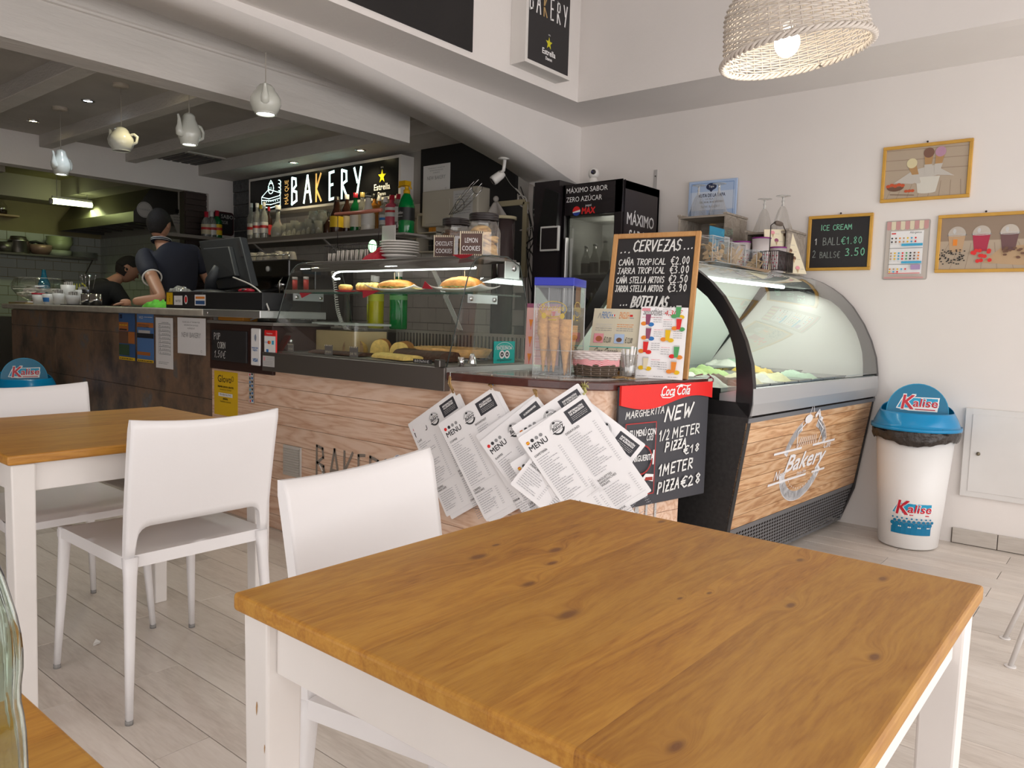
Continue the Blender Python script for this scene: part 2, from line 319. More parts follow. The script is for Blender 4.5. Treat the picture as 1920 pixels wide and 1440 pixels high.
class Surf:
    """print carrier: x along r, y along u, lifted off along n = r x u; collects shapes by material"""
    def __init__(s,o,r,u,warp=None):
        s.o = Vector(o);s.r = Vector(r).normalized();s.u = Vector(u).normalized();s.n = s.r.cross(s.u);s.mb = MB();s.mats = [];s.k = 0;s.warp = warp;s.step = .00012;s.base = .0006
        s.M2 = None
    def mi(s,m):
        if m not in s.mats: s.mats.append(m)
        return s.mats.index(m)
    def P(s,x,y,lift):
        if s.M2: x,y = s.M2[0]*x+s.M2[1]*y+s.M2[4],s.M2[2]*x+s.M2[3]*y+s.M2[5]
        if s.warp: return s.warp(x,y,lift)
        return s.o+s.r*x+s.u*y+s.n*lift
    def lift(s): s.k += 1;return s.base+s.step*s.k
    def rot(s,cx,cy,deg):
        a = radians(deg);s.M2 = (cos(a),-sin(a),sin(a),cos(a),cx,cy);return s
    def unrot(s): s.M2 = None;return s
    def poly(s,pts,m,lift=None):
        l = lift or s.lift();s.mb.add([s.P(x,y,l) for x,y in pts],[tuple(range(len(pts)))],s.mi(m));return s
    def rect(s,x0,y0,x1,y1,m): return s.poly([(x0,y0),(x1,y0),(x1,y1),(x0,y1)],m)
    def rrect(s,x0,y0,x1,y1,r,m): return s.poly(rrect(x0,x1,y0,y1,r,3),m)
    def ell(s,cx,cy,rx,ry,m,n=20,a0=0,a1=2*pi):
        pts = [(cx+rx*cos(a0+(a1-a0)*i/n),cy+ry*sin(a0+(a1-a0)*i/n)) for i in range(n if a1-a0 > 6.28 else n+1)];return s.poly(pts,m)
    def line(s,pts,w,m,closed=False):
        l = s.lift();mi = s.mi(m);pts = list(pts)
        if closed: pts = pts+[pts[0]]
        for i in range(len(pts)-1):
            a = Vector(pts[i]);b = Vector(pts[i+1]);d = b-a
            if d.length < 1e-9: continue
            d.normalize();q = Vector((-d.y,d.x))*w/2;a2 = a-d*w*.35;b2 = b+d*w*.35
            s.mb.add([s.P(*p,l) for p in (a2-q,b2-q,b2+q,a2+q)],[(0,1,2,3)],mi)
        return s
    def ring(s,cx,cy,rx,ry,w,m,n=24,a0=0,a1=2*pi):
        return s.line([(cx+rx*cos(a0+(a1-a0)*i/n),cy+ry*sin(a0+(a1-a0)*i/n)) for i in range(n+1)],w,m)
    def text(s,t,x,y,h,m,width=None,align='l',shear=0,res=2,bold=0,xs=1.0):
        vs,fs = text_mesh(t,res)
        if not vs: return s
        x0 = min(v[0] for v in vs);x1 = max(v[0] for v in vs);k = h/.72;kx = k*xs
        if width: kx = width/(x1-x0)
        w_ = (x1-x0)*kx;ox = x-(0 if align == 'l' else w_/2 if align == 'c' else w_)
        offs = [(0,0)] if not bold else [(0,0),(bold,0),(0,bold),(bold,bold)]
        for dx,dy in offs:
            l = s.lift()
            s.mb.add([s.P(ox+(v[0]-x0)*kx+shear*v[1]*k+dx,y+v[1]*k+dy,l) for v in vs],fs,s.mi(m))
        return s
    def hand(s,t,x,y,h,m,w=None,width=None,gw=.62,gap=.16,jit=.03,slant=0,align='l'):
        w = w or h*.09;adv = [(SFW.get(c,.85)+gap*1.2) for c in t];tot = sum(adv)
        k = h*gw if not width else width/tot
        if align == 'c': x -= tot*k/2
        for c,a in zip(t,adv):
            jx = random.uniform(-jit,jit)*h;jy = random.uniform(-jit,jit)*h
            for st in SF.get(c,[]):
                s.line([(x+px*k+jx+slant*py*h,y+py*h+jy) for px,py in st],w,m)
            x += a*k
        return s
    def words(s,x,y,w,h,m,seed=0,ends=True):
        """a line of print too small to read: short dashes as words"""
        rnd = random.Random(seed);cx = x;l = s.lift();mi = s.mi(m)
        while cx < x+w*.97:
            ww = min(rnd.uniform(1.2,4.5)*h,x+w-cx);s.mb.add([s.P(*p,l) for p in ((cx,y),(cx+ww,y),(cx+ww,y+h*.55),(cx,y+h*.55))],[(0,1,2,3)],mi)
            cx += ww+h*.6
        return s
    def build(s,name,parent): return s.mb.build(name,s.mats,parent)
def lettering(parent,o,r,u,name='print'): return Surf(o,r,u)
ZU = (0,0,1)
# ================================================================= the room
WHITE = mat('white_plaster',(.80,.76,.735),.75,noise_amt=.025,nscale=2,bump=.12,bscale=35)
WHITE2 = mat('white_wall_paint',(.80,.755,.725),.6,noise_amt=.03,nscale=1.5,bump=.06,bscale=25)
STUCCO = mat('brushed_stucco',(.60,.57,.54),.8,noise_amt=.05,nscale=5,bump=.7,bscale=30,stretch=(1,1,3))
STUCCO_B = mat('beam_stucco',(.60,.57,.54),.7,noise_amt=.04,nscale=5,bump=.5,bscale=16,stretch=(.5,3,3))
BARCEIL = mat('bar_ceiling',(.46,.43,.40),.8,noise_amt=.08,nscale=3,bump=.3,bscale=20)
GROUT = mat('floor_grout',(.13,.115,.10),.9)
PLANK = woodmat('grey_plank_tile',[(.48,.41,.35),(.70,.63,.565),(.82,.76,.70)],'y',1.6,rough=.33,rings=3,contrast=.55,per_obj=True,bump=.25,perobj_amt=.1,lo=.22,hi=.78)
DARKWALL = mat('dark_wall',(.012,.011,.011),.7)
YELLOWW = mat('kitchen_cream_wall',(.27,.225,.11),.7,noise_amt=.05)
KTILE = mat('kitchen_white_tile',(.50,.52,.47),.25)
TILEW = mat('white_wall_tile',(.62,.585,.53),.3,noise_amt=.05,nscale=6)
TGROUT = mat('tile_grout',(.33,.31,.28),.9)
STONE = mat('slate_grey_stone',(.085,.09,.095),.45,noise_amt=.3,nscale=30,bump=.9,bscale=50)
DARKFLOOR = mat('bar_floor',(.09,.08,.075),.8)
UR = 4.633;VA = 3.247;VK = 7.4;UB = 4.38;VE = 10.63;ZS = 2.5;ZB = 2.56
# floor: one slab with every plank tile on it
fl = struct(MB().box(-1.5,UR+.1,-1.6,VE+.1,-.2,-.004).build('floor',GROUT,origin=(0,0,0)))
pm = None
PW,PL = .1535,.918
def plank(u0,u1,v0,v1):
    return MB().box(u0+.0012,u1-.0012,v0+.0012,v1-.0012,-.008,0).build('plank',PLANK,fl,bevel=.0008,seg=1)
i0 = -9
base = None
for i in range(i0,25):
    u0 = .857+i*PW;u1 = u0+PW
    off = 1.834 if i % 2 == 0 else 2.293
    if u0 > UR: continue
    k0 = int((-1.6-off)/PL)-1
    for k in range(k0,3):
        v0 = off+k*PL;v1 = v0+PL
        if v1 < -1.2 or v0 > 4.1: continue
        if u0 > 2.3 and v0 > 1.9: continue
        if u1 < .1 and v1 < .5: continue
        if base is None: base = plank(u0,u1,v0,v1);bu,bv = u0,v0
        else:
            o = base.copy();C.objects.link(o);o.location = (u0-bu,v0-bv,0);WM[o.name] = TR((u0-bu,v0-bv,0))
far = MB()
for i in range(i0,10):
    u0 = .857+i*PW
    for k in range(2,7):
        off = 1.834 if i % 2 == 0 else 2.293;v0 = off+k*PL
        if v0 > 4.1: far.box(u0+.001,u0+PW-.001,v0+.001,v0+PL-.001,-.008,0)
stuff(far.build('distant_planks',PLANK,fl))
struct(MB().box(2.75,UB,2.95,VE,0,.1).build('trim_1',DARKFLOOR))
# right wall, with the skirting that starts beside the bin
wr = struct(MB().box(UR,UR+.15,-1.6,VA+.8,-.02,ZS+.02).build('wall_right',WHITE2,origin=(UR,0,0)))
# arched wall between dining room and bar
arch = [(-.9,2.47),(.5,2.475),(1.3,2.472),(1.82,2.464),(2.2,2.452),(2.51,2.432),(2.94,2.386),(3.37,2.338),(3.76,2.277),(4.0,2.235),(4.2,2.195),(4.46,2.13),(UR+.12,2.07)]
a = MB();n = len(arch)
v0,v1 = VA,VA+.36
for i in range(n-1):
    (ua,za),(ub,zb) = arch[i],arch[i+1]
    a.add([(ua,v0,za),(ub,v0,zb),(ub,v0,ZS+.02),(ua,v0,ZS+.02)],[(0,1,2,3)])
    a.add([(ua,v1,za),(ub,v1,zb),(ub,v1,ZB+.2),(ua,v1,ZB+.2)],[(3,2,1,0)])
    a.add([(ua,v0,za),(ub,v0,zb),(ub,v1,zb),(ua,v1,za)],[(0,3,2,1)],0,True)
    a.add([(ua,v0,ZB+.2),(ub,v0,ZB+.2),(ub,v1,ZB+.2),(ua,v1,ZB+.2)],[(0,1,2,3)])
    a.add([(ua,v0,ZS+.02),(ub,v0,ZS+.02),(ub,v0,ZB+.2),(ua,v0,ZB+.2)],[(0,1,2,3)])
struct(a.build('wall_arch',WHITE,origin=(0,VA,0)))
# soffit and tray ceiling of the dining room
TU,TV = 4.093,2.905
struct(MB().box(TU+.08,UR+.15,-1.6,TV+.08,ZS,ZS+.08).box(-1.2,UR+.15,TV+.08,VA,ZS,ZS+.08).build('trim_2',WHITE))
struct(MB().box(TU,TU+.08,-1.6,TV,ZS,3.3).build('trim_3',WHITE))
struct(MB().box(-1.2,TU+.08,TV,TV+.08,ZS,3.3).build('trim_4',WHITE))
ceil = struct(MB().box(-1.5,UR+.2,-1.6,VA,3.3,3.4).build('ceiling',WHITE))
# bar ceiling, plaster beam, joists
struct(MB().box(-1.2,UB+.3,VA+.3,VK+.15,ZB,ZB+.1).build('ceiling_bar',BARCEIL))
bm_ = MB().box(-1.0,3.537,3.85,4.02,2.255,2.452)
bm_.box(-1.0,3.537,3.82,4.02,2.47,ZB)
prof = [(3.85,2.452),(3.835,2.455),(3.832,2.465),(3.82,2.47)]
for i in range(3): bm_.quad((-1,prof[i][0],prof[i][1]),(3.537,prof[i][0],prof[i][1]),(3.537,prof[i+1][0],prof[i+1][1]),(-1,prof[i+1][0],prof[i+1][1]))
bm_.box(-1.0,3.537,3.87,4.02,2.44,2.48)
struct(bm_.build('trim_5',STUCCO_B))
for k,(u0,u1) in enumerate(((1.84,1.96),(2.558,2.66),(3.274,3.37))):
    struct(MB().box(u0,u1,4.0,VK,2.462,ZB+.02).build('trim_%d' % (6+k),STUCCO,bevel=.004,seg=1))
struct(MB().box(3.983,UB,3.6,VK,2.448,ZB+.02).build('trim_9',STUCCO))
# back wall of the bar
wb = struct(MB().box(UB,UB+.12,3.607,VE,0,ZB+.05).build('wall_back',TGROUT,origin=(UB,0,0)))
tb = MB()
zz = .95;r_ = 0
while zz < 2.02:
    vv = 3.43-(.09 if r_ % 2 else 0)
    while vv < 7.4:
        if zz+.115 < 2.03 or vv > 4.62: tb.box(UB-.006,UB,max(vv,3.61)+.003,vv+.177,zz+.003,zz+.117)
        vv += .18
    zz += .12;r_ += 1
stuff(tb.build('tile',TILEW,wb))
MB().box(UB-.03,UB,3.61,4.6,1.95,ZB).build('black_upper_panel',DARKWALL,wb)
random.seed(3)
r_ = 0;zz = 1.68
while zz < 2.44:
    vv = 6.92-(.11 if r_ % 2 else 0)
    while vv < VK-.02:
        x0 = max(vv,6.92);x1 = min(vv+.22,VK);t = random.uniform(.012,.03)
        if x1-x0 > .04: MB().box(UB-t,UB,x0+.003,x1-.003,zz+.003,zz+.127).build('stone',STONE,wb,bevel=.005,seg=1)
        vv += .22
    zz += .13;r_ += 1
# wall with the opening to the kitchen
wk = MB().box(-1.0,UB,VK,VK+.16,2.285,ZB+.05)
struct(wk.build('wall_kitchen',WHITE,origin=(2,VK,2.285)))
struct(MB().box(4.09,UB,VK+.001,VK+.16,0,2.285).build('trim_10',WHITE))
SLAT = mat('dark_slat',(.045,.03,.025),.6,bump=.5,bscale=25,stretch=(1,1,8))
sl = struct(MB().box(3.86,4.09,VK+.05,VK+.14,0,2.29).build('trim_11',SLAT))
zz = 1.0
while zz < 2.27: MB().box(3.865,4.088,VK+.03,VK+.05,zz,zz+.052).build('slat',SLAT,sl,bevel=.004,seg=1);zz += .058
# kitchen shell
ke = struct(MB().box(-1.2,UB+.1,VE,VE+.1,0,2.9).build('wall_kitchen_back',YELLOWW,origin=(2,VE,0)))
kt = MB();zz = .9;r_ = 0
while zz < 1.99:
    uu = 1.4-(.1 if r_ % 2 else 0)
    while uu < UB: kt.box(uu+.003,min(uu+.197,UB),VE-.008,VE,zz+.003,zz+.107);uu += .2
    zz += .11;r_ += 1
stuff(kt.build('tile',KTILE,ke))
kr = struct(MB().box(UB-.004,UB,VK+.16,VE,.9,1.05).build('wall_kitchen_side',TGROUT))
kt = MB();zz = .9;r_ = 0
while zz < 2.0:
    vv = VK+.2-(.1 if r_ % 2 else 0)
    while vv < VE-.01: kt.box(UB-.012,UB-.004,vv+.003,min(vv+.197,VE),zz+.003,zz+.107);vv += .2
    zz += .11;r_ += 1
stuff(kt.build('tile',KTILE,kr))
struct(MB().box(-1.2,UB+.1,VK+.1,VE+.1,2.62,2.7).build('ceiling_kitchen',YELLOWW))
KB = mat('kitchen_beam',(.45,.41,.33),.8)
struct(MB().box(-1.2,2.55,8.2,8.7,2.33,2.62).build('trim_12',KB))
struct(MB().box(-1.2,4.38,10.2,VE,2.36,2.62).build('trim_13',KB))
struct(MB().box(3.75,4.38,VK+.16,VE,2.42,2.62).build('trim_14',KB))
struct(MB().box(-1.3,-1.2,2.4,VE+.1,0,3.3).box(-1.6,-1.5,-1.7,2.4,2.15,3.3).build('wall_left_and_light_block',WHITE))  # left wall; the high band beside the dining room is added to block world light
struct(MB().box(-1.6,UR+.15,-1.7,-1.6,2.3,3.3).build('wall_front_light_block',WHITE))  # unseen upper panel added to keep world light off the tray ceiling
# skirting tiles at the foot of the right wall
SK = woodmat('skirting_tile',[(.42,.37,.32),(.55,.50,.45),(.62,.57,.52)],'y',1.2,rough=.4,rings=3,contrast=.5,per_obj=True,bump=.1,perobj_amt=.06)
bb = struct(MB().box(UR-.004,UR,-1.5,.74,0,.08).build('baseboard_right',GROUT))
for v0,v1 in ((.53,.735),(.06,.526),(-.4,.056),(-.87,-.404)):
    MB().box(UR-.013,UR-.002,v0,v1,.004,.083).build('skirting_tile',SK,bb,bevel=.002,seg=1)
# recessed downlights
CHROME = mat('chrome',(.75,.75,.76),.12,1)
LEDW = mat('led_warm',(1,.9,.6),.4,emit=(1,.85,.45),es=14)
LEDC = mat('led_cool',(.8,.9,1),.4,emit=(.75,.87,1),es=16)
def downlight(u,v,z,m,label,col,pw=8):
    t = thing('downlight',label,'ceiling light',(u,v,z),0,'recessed spotlights in the bar ceiling')
    b = MB().lathe([(.031,-.001),(.046,-.0005),(.048,-.004),(.044,-.009),(.033,-.010),(.031,-.004)],20,0,TR((u,v,z)));b.build('trim_ring',CHROME,t)
    MB().lathe([(0,-.003),(.031,-.003)],16,0,TR((u,v,z))).build('lamp_glass',m,t)
    point('downlight_glow',(u,v,z-.03),pw,col,.03,spot=radians(120))
downlight(2.334,6.86,ZB,LEDW,'farthest warm recessed spotlight above the left end of the bar',(1,.85,.5))
downlight(2.338,5.85,ZB,LEDC,'cool bluish recessed spotlight between the two teapot lamp roses',(.75,.87,1))
downlight(2.351,4.90,ZB,LEDW,'warm recessed spotlight just behind the plaster beam',(1,.85,.5))
p = Z(550,304,2.448);downlight(p.x,p.y,2.448,LEDW,'left warm spotlight over the black bakery signboard',(1,.85,.5),7)
p = Z(676,281,2.448);downlight(p.x,p.y,2.448,LEDW,'right warm spotlight over the black bakery signboard',(1,.85,.5),7)
# ceiling grille behind the third teapot
g = thing('ceiling_vent','small white metal air grille in the bar ceiling between two joists','vent',tuple(Z(350,294,ZB)))
p = Z(350,294,ZB);MB().box(p.x-.24,p.x+.24,p.y-.28,p.y+.28,ZB-.012,ZB).build('frame',mat('vent_white',(.55,.52,.48),.6),g)
for i in range(5): MB().box(p.x-.2+.09*i,p.x-.14+.09*i,p.y-.24,p.y+.24,ZB-.02,ZB-.012).build('slat',mat('vent_dark',(.1,.09,.09),.7),g)
# ================================================================= tables and chairs
PINE_K = []
for px,py,r in ((897,1044,.012),(1042,1031,.011),(1035,1056,.008),(991,1095,.009),(1066,1152,.013),(1483,1135,.007),(1240,978,.008),(1268,1400,.008),(1640,1232,.008),(1500,1050,.007),(1330,1112,.004),(1275,1122,.004),(1655,1085,.008),(930,1022,.006)):
    p = Z(px,py,.75);PINE_K.append((p.x,p.y,r*.62))
PINE = woodmat('honey_pine',[(.19,.062,.008),(.37,.152,.018),(.47,.220,.030),(.54,.272,.044)],'x',3.4,rough=.42,rings=5,contrast=.75,knots=PINE_K,per_obj=True,bump=.12,coat=0,dark=(.14,.045,.012),perobj_amt=.09,lo=.22,hi=.72)
PINE2 = woodmat('honey_pine_far',[(.21,.072,.01),(.39,.165,.02),(.50,.235,.034),(.57,.29,.05)],'x',3.2,rough=.42,rings=5,contrast=.55,per_obj=True,bump=.12,coat=0,perobj_amt=.1,lo=.22,hi=.72)
TWHITE = mat('chipped_white_paint',(.74,.70,.67),.45,noise_amt=.03,nscale=6)
CHIP = mat('bare_wood_chip',(.42,.25,.12),.7)
def table(label,u0,u1,v0,v1,wood,nb=7,z=.75,th=.024,rim=0):
    t = thing('dining_table',label,'table',((u0+u1)/2,(v0+v1)/2,0),0,'white legged pine dining tables')
    top = MB().box(u0+.006,u1-.006,v0+.006,v1-.006,z-th,z-.004).build('tabletop',wood,t)
    ws = [random.uniform(.85,1.2) for _ in range(nb)];s = sum(ws);v = v0
    for i,q in enumerate(ws):
        w2 = (v1-v0)*q/s;b = MB()
        b.box(u0,u1,v,v+w2,z-th-.001,z)
        o = b.build('board',wood,top)
        # round over the outer arrises only
        bmh = bmesh.new();bmh.from_mesh(o.data);wm = WM[o.name];sel = []
        for e in bmh.edges:
            A,B = [wm @ x.co for x in e.verts];m = (A+B)/2
            onu = abs(m.x-u0) < 1e-4 or abs(m.x-u1) < 1e-4;onv_ = (i == 0 and abs(m.y-v0) < 1e-4) or (i == nb-1 and abs(m.y-v1) < 1e-4)
            hor = abs(A.z-B.z) < 1e-4
            if hor and ((onu and abs(A.x-B.x) < 1e-4) or (onv_ and abs(A.y-B.y) < 1e-4)): sel.append(e)
            if not hor and onu and onv_: sel.append(e)
        bmesh.ops.bevel(bmh,geom=sel,offset=.0055,segments=3,affect='EDGES',profile=.5)
        bmh.to_mesh(o.data);bmh.free();v += w2
        for p_ in o.data.polygons: p_.use_smooth = False
    L = .056;i_ = .010
    for (a,b) in ((u0+i_,v0+i_),(u1-i_-L,v0+i_),(u0+i_,v1-i_-L),(u1-i_-L,v1-i_-L)):
        MB().prism([(a,b),(a+L,b),(a+L,b+L),(a,b+L)],z-th-.002,0,0,None,.8).build('leg',TWHITE,t,bevel=.004,seg=2)
    d = .014;za,zb = z-th-.002-.074,z-th-.002
    for bx in ((u0+i_+L,u1-i_-L,v0+i_+d,v0+i_+d+.02),(u0+i_+L,u1-i_-L,v1-i_-d-.02,v1-i_-d),(u0+i_+d,u0+i_+d+.02,v0+i_+L,v1-i_-L),(u1-i_-d-.02,u1-i_-d,v0+i_+L,v1-i_-L)):
        MB().box(*bx,za,zb).build('apron',TWHITE,t,bevel=.0015,seg=1)
    return t
T1 = table('honey pine table in the foreground, its knotty top filling the lower right',.5385,1.3145,.1617,.9175,PINE,8)
# paint chips on the near leg
for k,(dv,z,r) in enumerate(((.03,.60,.006),(.05,.47,.012),(.012,.55,.004),(.055,.42,.006))):
    ch = MB();x_ = .5385+.010+.0065*(1-z/.724)-.0006
    ch.add([(x_,.9175-.071+dv+r*.35*cos(a_*.9+.4)*(1+.3*sin(3*a_)),z+r*1.6*sin(a_*.9)*(1+.2*cos(5*a_))) for a_ in range(7)],[tuple(range(7))])
    ch.build('paint_chip',CHIP,T1)
T2 = table('pine table with white legs at the left, tucked between two white chairs',.655,1.41,2.145,2.905,PINE2,8)
T3 = table('corner of a pine table at the bottom left under a green glass bottle',-.505,.258,.06,.84,PINE2,7)
# moulded white plastic chair, back at y = 0 looking along +y
CHW = mat('white_polypropylene',(.80,.775,.775),.42,noise_amt=.012,nscale=5,bump=.03,bscale=120)
CHF = mat('grey_glide',(.25,.24,.23),.6)
def chair_geo(t):
    M = WM[t.name];W = .215
    # backrest: curved shell running down into the two rear uprights
    def backline(x,z):   # y of the shell
        return -.055*((z-.45)/.38)**1.3*(1 if z > .45 else 0)-.016*(1-(x/W)**2)*max(0,(z-.47)/.35)
    nx,nz = 18,14;th = .020;mb = MB()
    def zlow(x):
        d = W-abs(x)
        if d < .030: return .452
        r = .035
        if d < .030+r: q = (d-.030)/r;return .452+(.535-.452-r)*1+r*sqrt(max(0,1-(1-q)**2))-.0
        return .535
    xs = [-W,-W+.012,-W+.024,-W+.030,-W+.034,-W+.042,-W+.052,-W+.065]
    xs = xs+[-.10,-.05,0,.05,.10]+[-x for x in reversed(xs)]
    def ztop(x): return .834-.013*(1-(x/W)**2)
    for side in (0,1):
        vs = []; 
        for x in xs:
            for k in range(nz+1):
                zl = zlow(x);z = zl+(ztop(x)-zl)*k/nz;tw = 1-.0*z
                wx = x*(1+.02*(z-.45)/.38)
                y = backline(x,z)+(th/2 if side else -th/2)*(1-.5*((k/nz) > .97))
                vs.append((wx,y,z))
        K = nz+1;fs = [(i*K+k,(i+1)*K+k,(i+1)*K+k+1,i*K+k+1) for i in range(len(xs)-1) for k in range(nz)]
        if side: fs = [f[::-1] for f in fs]
        base = len(mb.v);mb.add(vs,fs,0,True,M)
        if side == 0: b0 = base
        else: b1 = base
    n = len(xs);rim = [(i,0) for i in range(n)]+[(n-1,k) for k in range(1,K)]+[(i,nz) for i in range(n-2,-1,-1)]+[(0,k) for k in range(nz-1,0,-1)]
    for q in range(len(rim)):
        a_ = rim[q];c_ = rim[(q+1) % len(rim)];ia = a_[0]*K+a_[1];ic = c_[0]*K+c_[1]
        mb.f.append([b0+ia,b0+ic,b1+ic,b1+ia]);mb.m.append(0);mb.s.append(False)
    mb.build('backrest',CHW,t)
    # seat: thin pan with rolled front and side skirts
    s = MB();D = .455;sk = .035
    prof = []
    def seat(i,j):
        x = -W+2*W*i;y = .0+D*j
        z = .455-.010*sin(pi*j)*sin(pi*i)
        if j > .93: z -= .012*((j-.93)/.07)**2
        return (x,y,z)
    s.grid(seat,14,14,0,True,M)
    for a_,b_ in (((-W,0),(-W,D)),((W,D),(W,0)),((-W,D),(W,D)),((W,0),(-W,0))):
        nn = 8
        for q in range(nn):
            xa,ya = a_[0]+(b_[0]-a_[0])*q/nn,a_[1]+(b_[1]-a_[1])*q/nn;xb,yb = a_[0]+(b_[0]-a_[0])*(q+1)/nn,a_[1]+(b_[1]-a_[1])*(q+1)/nn
            za = .443 if ya > D-.001 else .455;zb = .443 if yb > D-.001 else .455
            s.add([(xa,ya,za),(xb,yb,zb),(xb,yb,.455-sk),(xa,ya,.455-sk)],[(0,1,2,3)],0,False,M)
    s.add([(-W,0,.455-sk),(W,0,.455-sk),(W,D,.455-sk),(-W,D,.455-sk)],[(0,1,2,3)],0,False,M)
    s.build('seat',CHW,t,bevel=.0)
    for sx in (-1,1):
        for fr in (0,1):
            l = MB();y0 = D-.02 if fr else .0;y1 = D+.012 if fr else -.028;x0 = sx*(W-.017);x1 = sx*(W+.004)
            pts = []
            ring_ = []
            for z,w_,d_,q in ((.452,.038,.032,0),(.40,.031,.028,.12),(.2,.023,.023,.55),(.012,.017,.018,1)):
                cx = x0+(x1-x0)*q;cy = y0+(y1-y0)*q;ring_.append([(cx+w_/2*a_,cy+d_/2*b_,z) for a_,b_ in ((-1,-.6),(-.6,-1),(.6,-1),(1,-.6),(1,.6),(.6,1),(-.6,1),(-1,.6))])
            vs = [p for r in ring_ for p in r];fs = [(j*8+i,j*8+(i+1) % 8,(j+1)*8+(i+1) % 8,(j+1)*8+i) for j in range(3) for i in range(8)]+[tuple(range(7,-1,-1)),tuple(range(24,32))]
            l.add(vs,fs,0,True,M);lo = l.build('leg',CHW,t)
            MB().cyl(x1,y1,0,.013,.0105,12,0,M).build('glide',CHF,lo)
def chair(label,u,v,rz):
    t = thing('dining_chair',label,'chair',(u,v,0),rz,'white plastic dining chairs');chair_geo(t);return t
c1 = chair('white plastic chair turned away in the left foreground, its whole back in view',1.115,2.075,0)
q = radians(188)
dup(c1,(.985,1.125,0),radians(190),'white plastic chair pushed under the far side of the foreground pine table')
dup(c1,(1.02,3.10,0),radians(180),'white plastic chair facing us across the left table, before the brown tiled bar')
dup(c1,(.30,2.90,0),radians(-92),'white plastic chair at the left edge of the photo, left end of the left table')
# small white tubular stool whose foot shows at the right edge
st = thing('tubular_stool','thin white painted steel tube seat, only two legs showing at the right edge','stool',(3.2,.1,0))
SW = mat('white_enamel_tube',(.75,.72,.70),.4)
f1 = Z(1894,1250,0);f2 = Z(1884,1197,0);t1 = HIT(1925,1090,f1,(-.77,-.63,0)); 
for a_,b_ in ((f1,Vector((f1.x+.06,f1.y-.10,.46))),(f2,Vector((f2.x+.02,f2.y-.14,.46))),(f1+Vector((.32,-.12,0)),Vector((f1.x+.28,f1.y-.20,.46))),(f2+Vector((.32,-.14,0)),Vector((f2.x+.26,f2.y-.26,.46)))):
    l = MB().tube([a_,b_],.0085,10).build('leg',SW,st);MB().cyl(a_.x,a_.y,0,.004,.018,14).build('foot',SW,l)
MB().rbox(f1.x+.02,f1.x+.36,f1.y-.34,f1.y-.06,.46,.48,.05).build('seat',SW,st)
A = f1+Vector((.029,-.049,.225));B = f1+Vector((.30,-.15,.225));MB().tube([A,B],.006,8).tube([A,f2+Vector((.01,-.065,.225))],.006,8).build('stretcher',SW,st)
# glass bottle bottom left
GRN = mat('pale_green_glass',(.80,.93,.85),.03,trans=1,ior=1.45)
bo = Z(-62,1400,.83);bo.z = .75
bt = thing('glass_bottle','pale green ribbed glass bottle on the pine table at the bottom left','bottle',tuple(bo))
def ribs(prof,n=40,rb=.0012,M=None,m=None):
    mb = MB();N_ = n*3
    def fn(i,j):
        k = j*(len(prof)-1);a_ = int(min(k,len(prof)-2));f = k-a_;r = prof[a_][0]*(1-f)+prof[a_+1][0]*f;z = prof[a_][1]*(1-f)+prof[a_+1][1]*f
        rr = r+rb*cos(i*2*pi*n)*(1 if r > .02 else 0);return (rr*cos(2*pi*i),rr*sin(2*pi*i),z)
    mb.grid(fn,N_,len(prof)*2,0,True,M);return mb
pr = [(.001,.002),(.028,.002),(.033,.01),(.034,.05),(.033,.09),(.030,.11),(.033,.135),(.031,.16),(.024,.19),(.017,.215),(.0135,.24),(.013,.262),(.0145,.264),(.0145,.272),(.0125,.274),(.011,.27),(.0115,.24),(.015,.215),(.022,.188),(.029,.16),(.030,.135),(.028,.11),(.031,.09),(.032,.05),(.031,.012),(.001,.008)]
ribs(pr,14,.001,TR(bo)).build('bottle_body',GRN,bt)
# scrap of paper on the floor
p = Z(177,1207,0);mb = MB();mb.add([(p.x-.012,p.y-.02,.001),(p.x+.01,p.y-.018,.004),(p.x+.02,p.y+.0,.002),(p.x+.014,p.y+.022,.006),(p.x-.002,p.y+.004,.001)],[(0,1,2,3,4)])
tag(mb.build('paper_scrap',mat('paper_white',(.85,.84,.82),.7)),'small torn scrap of white paper on the grey floor','paper')
# ================================================================= print colours
INK = mat('ink_black',(.02,.02,.022),.6);INKG = mat('ink_grey',(.30,.30,.31),.6);WP = mat('print_white',(.86,.85,.85),.45)
PAPER = mat('laminated_paper',(.91,.895,.91),.25);PAPERW = mat('plain_paper',(.80,.79,.77),.6)
CHALK = mat('chalk_white',(.82,.82,.80),.9);CHALKD = mat('chalk_faint',(.30,.33,.31),.9);CHALKG = mat('chalk_green',(.25,.62,.42),.9)
RED = mat('signal_red',(.72,.02,.02),.4);BLK = mat('board_black',(.022,.020,.022),.5);BLKG = mat('board_slate',(.055,.055,.065),.55)
YEL = mat('print_yellow',(.80,.50,.01),.5);BLU = mat('print_blue',(.03,.18,.50),.5);GRNP = mat('print_green',(.08,.35,.12),.5)
ORG = mat('print_orange',(.80,.25,.03),.5);PNK = mat('print_pink',(.75,.30,.35),.5);TEAL = mat('print_teal',(.02,.50,.48),.5)
BRW = mat('print_brown',(.16,.08,.05),.5);TAN = mat('print_tan',(.50,.34,.20),.6);CREAM = mat('print_cream',(.76,.68,.50),.5);CYN = mat('print_cyan',(.05,.40,.65),.5)
PURP = mat('print_plum',(.28,.07,.14),.5);LGRY = mat('print_light_grey',(.55,.54,.53),.5);SKY = mat('print_sky',(.42,.55,.78),.5);GOLD = mat('print_gold',(.55,.40,.08),.4)
STEEL = mat('brushed_steel',(.40,.385,.37),.32,1,bump=.05,bscale=80,stretch=(1,.05,1));STEELD = mat('dull_steel_band',(.20,.18,.165),.4,.8)
ALU = mat('aluminium',(.62,.62,.62),.35,.9)
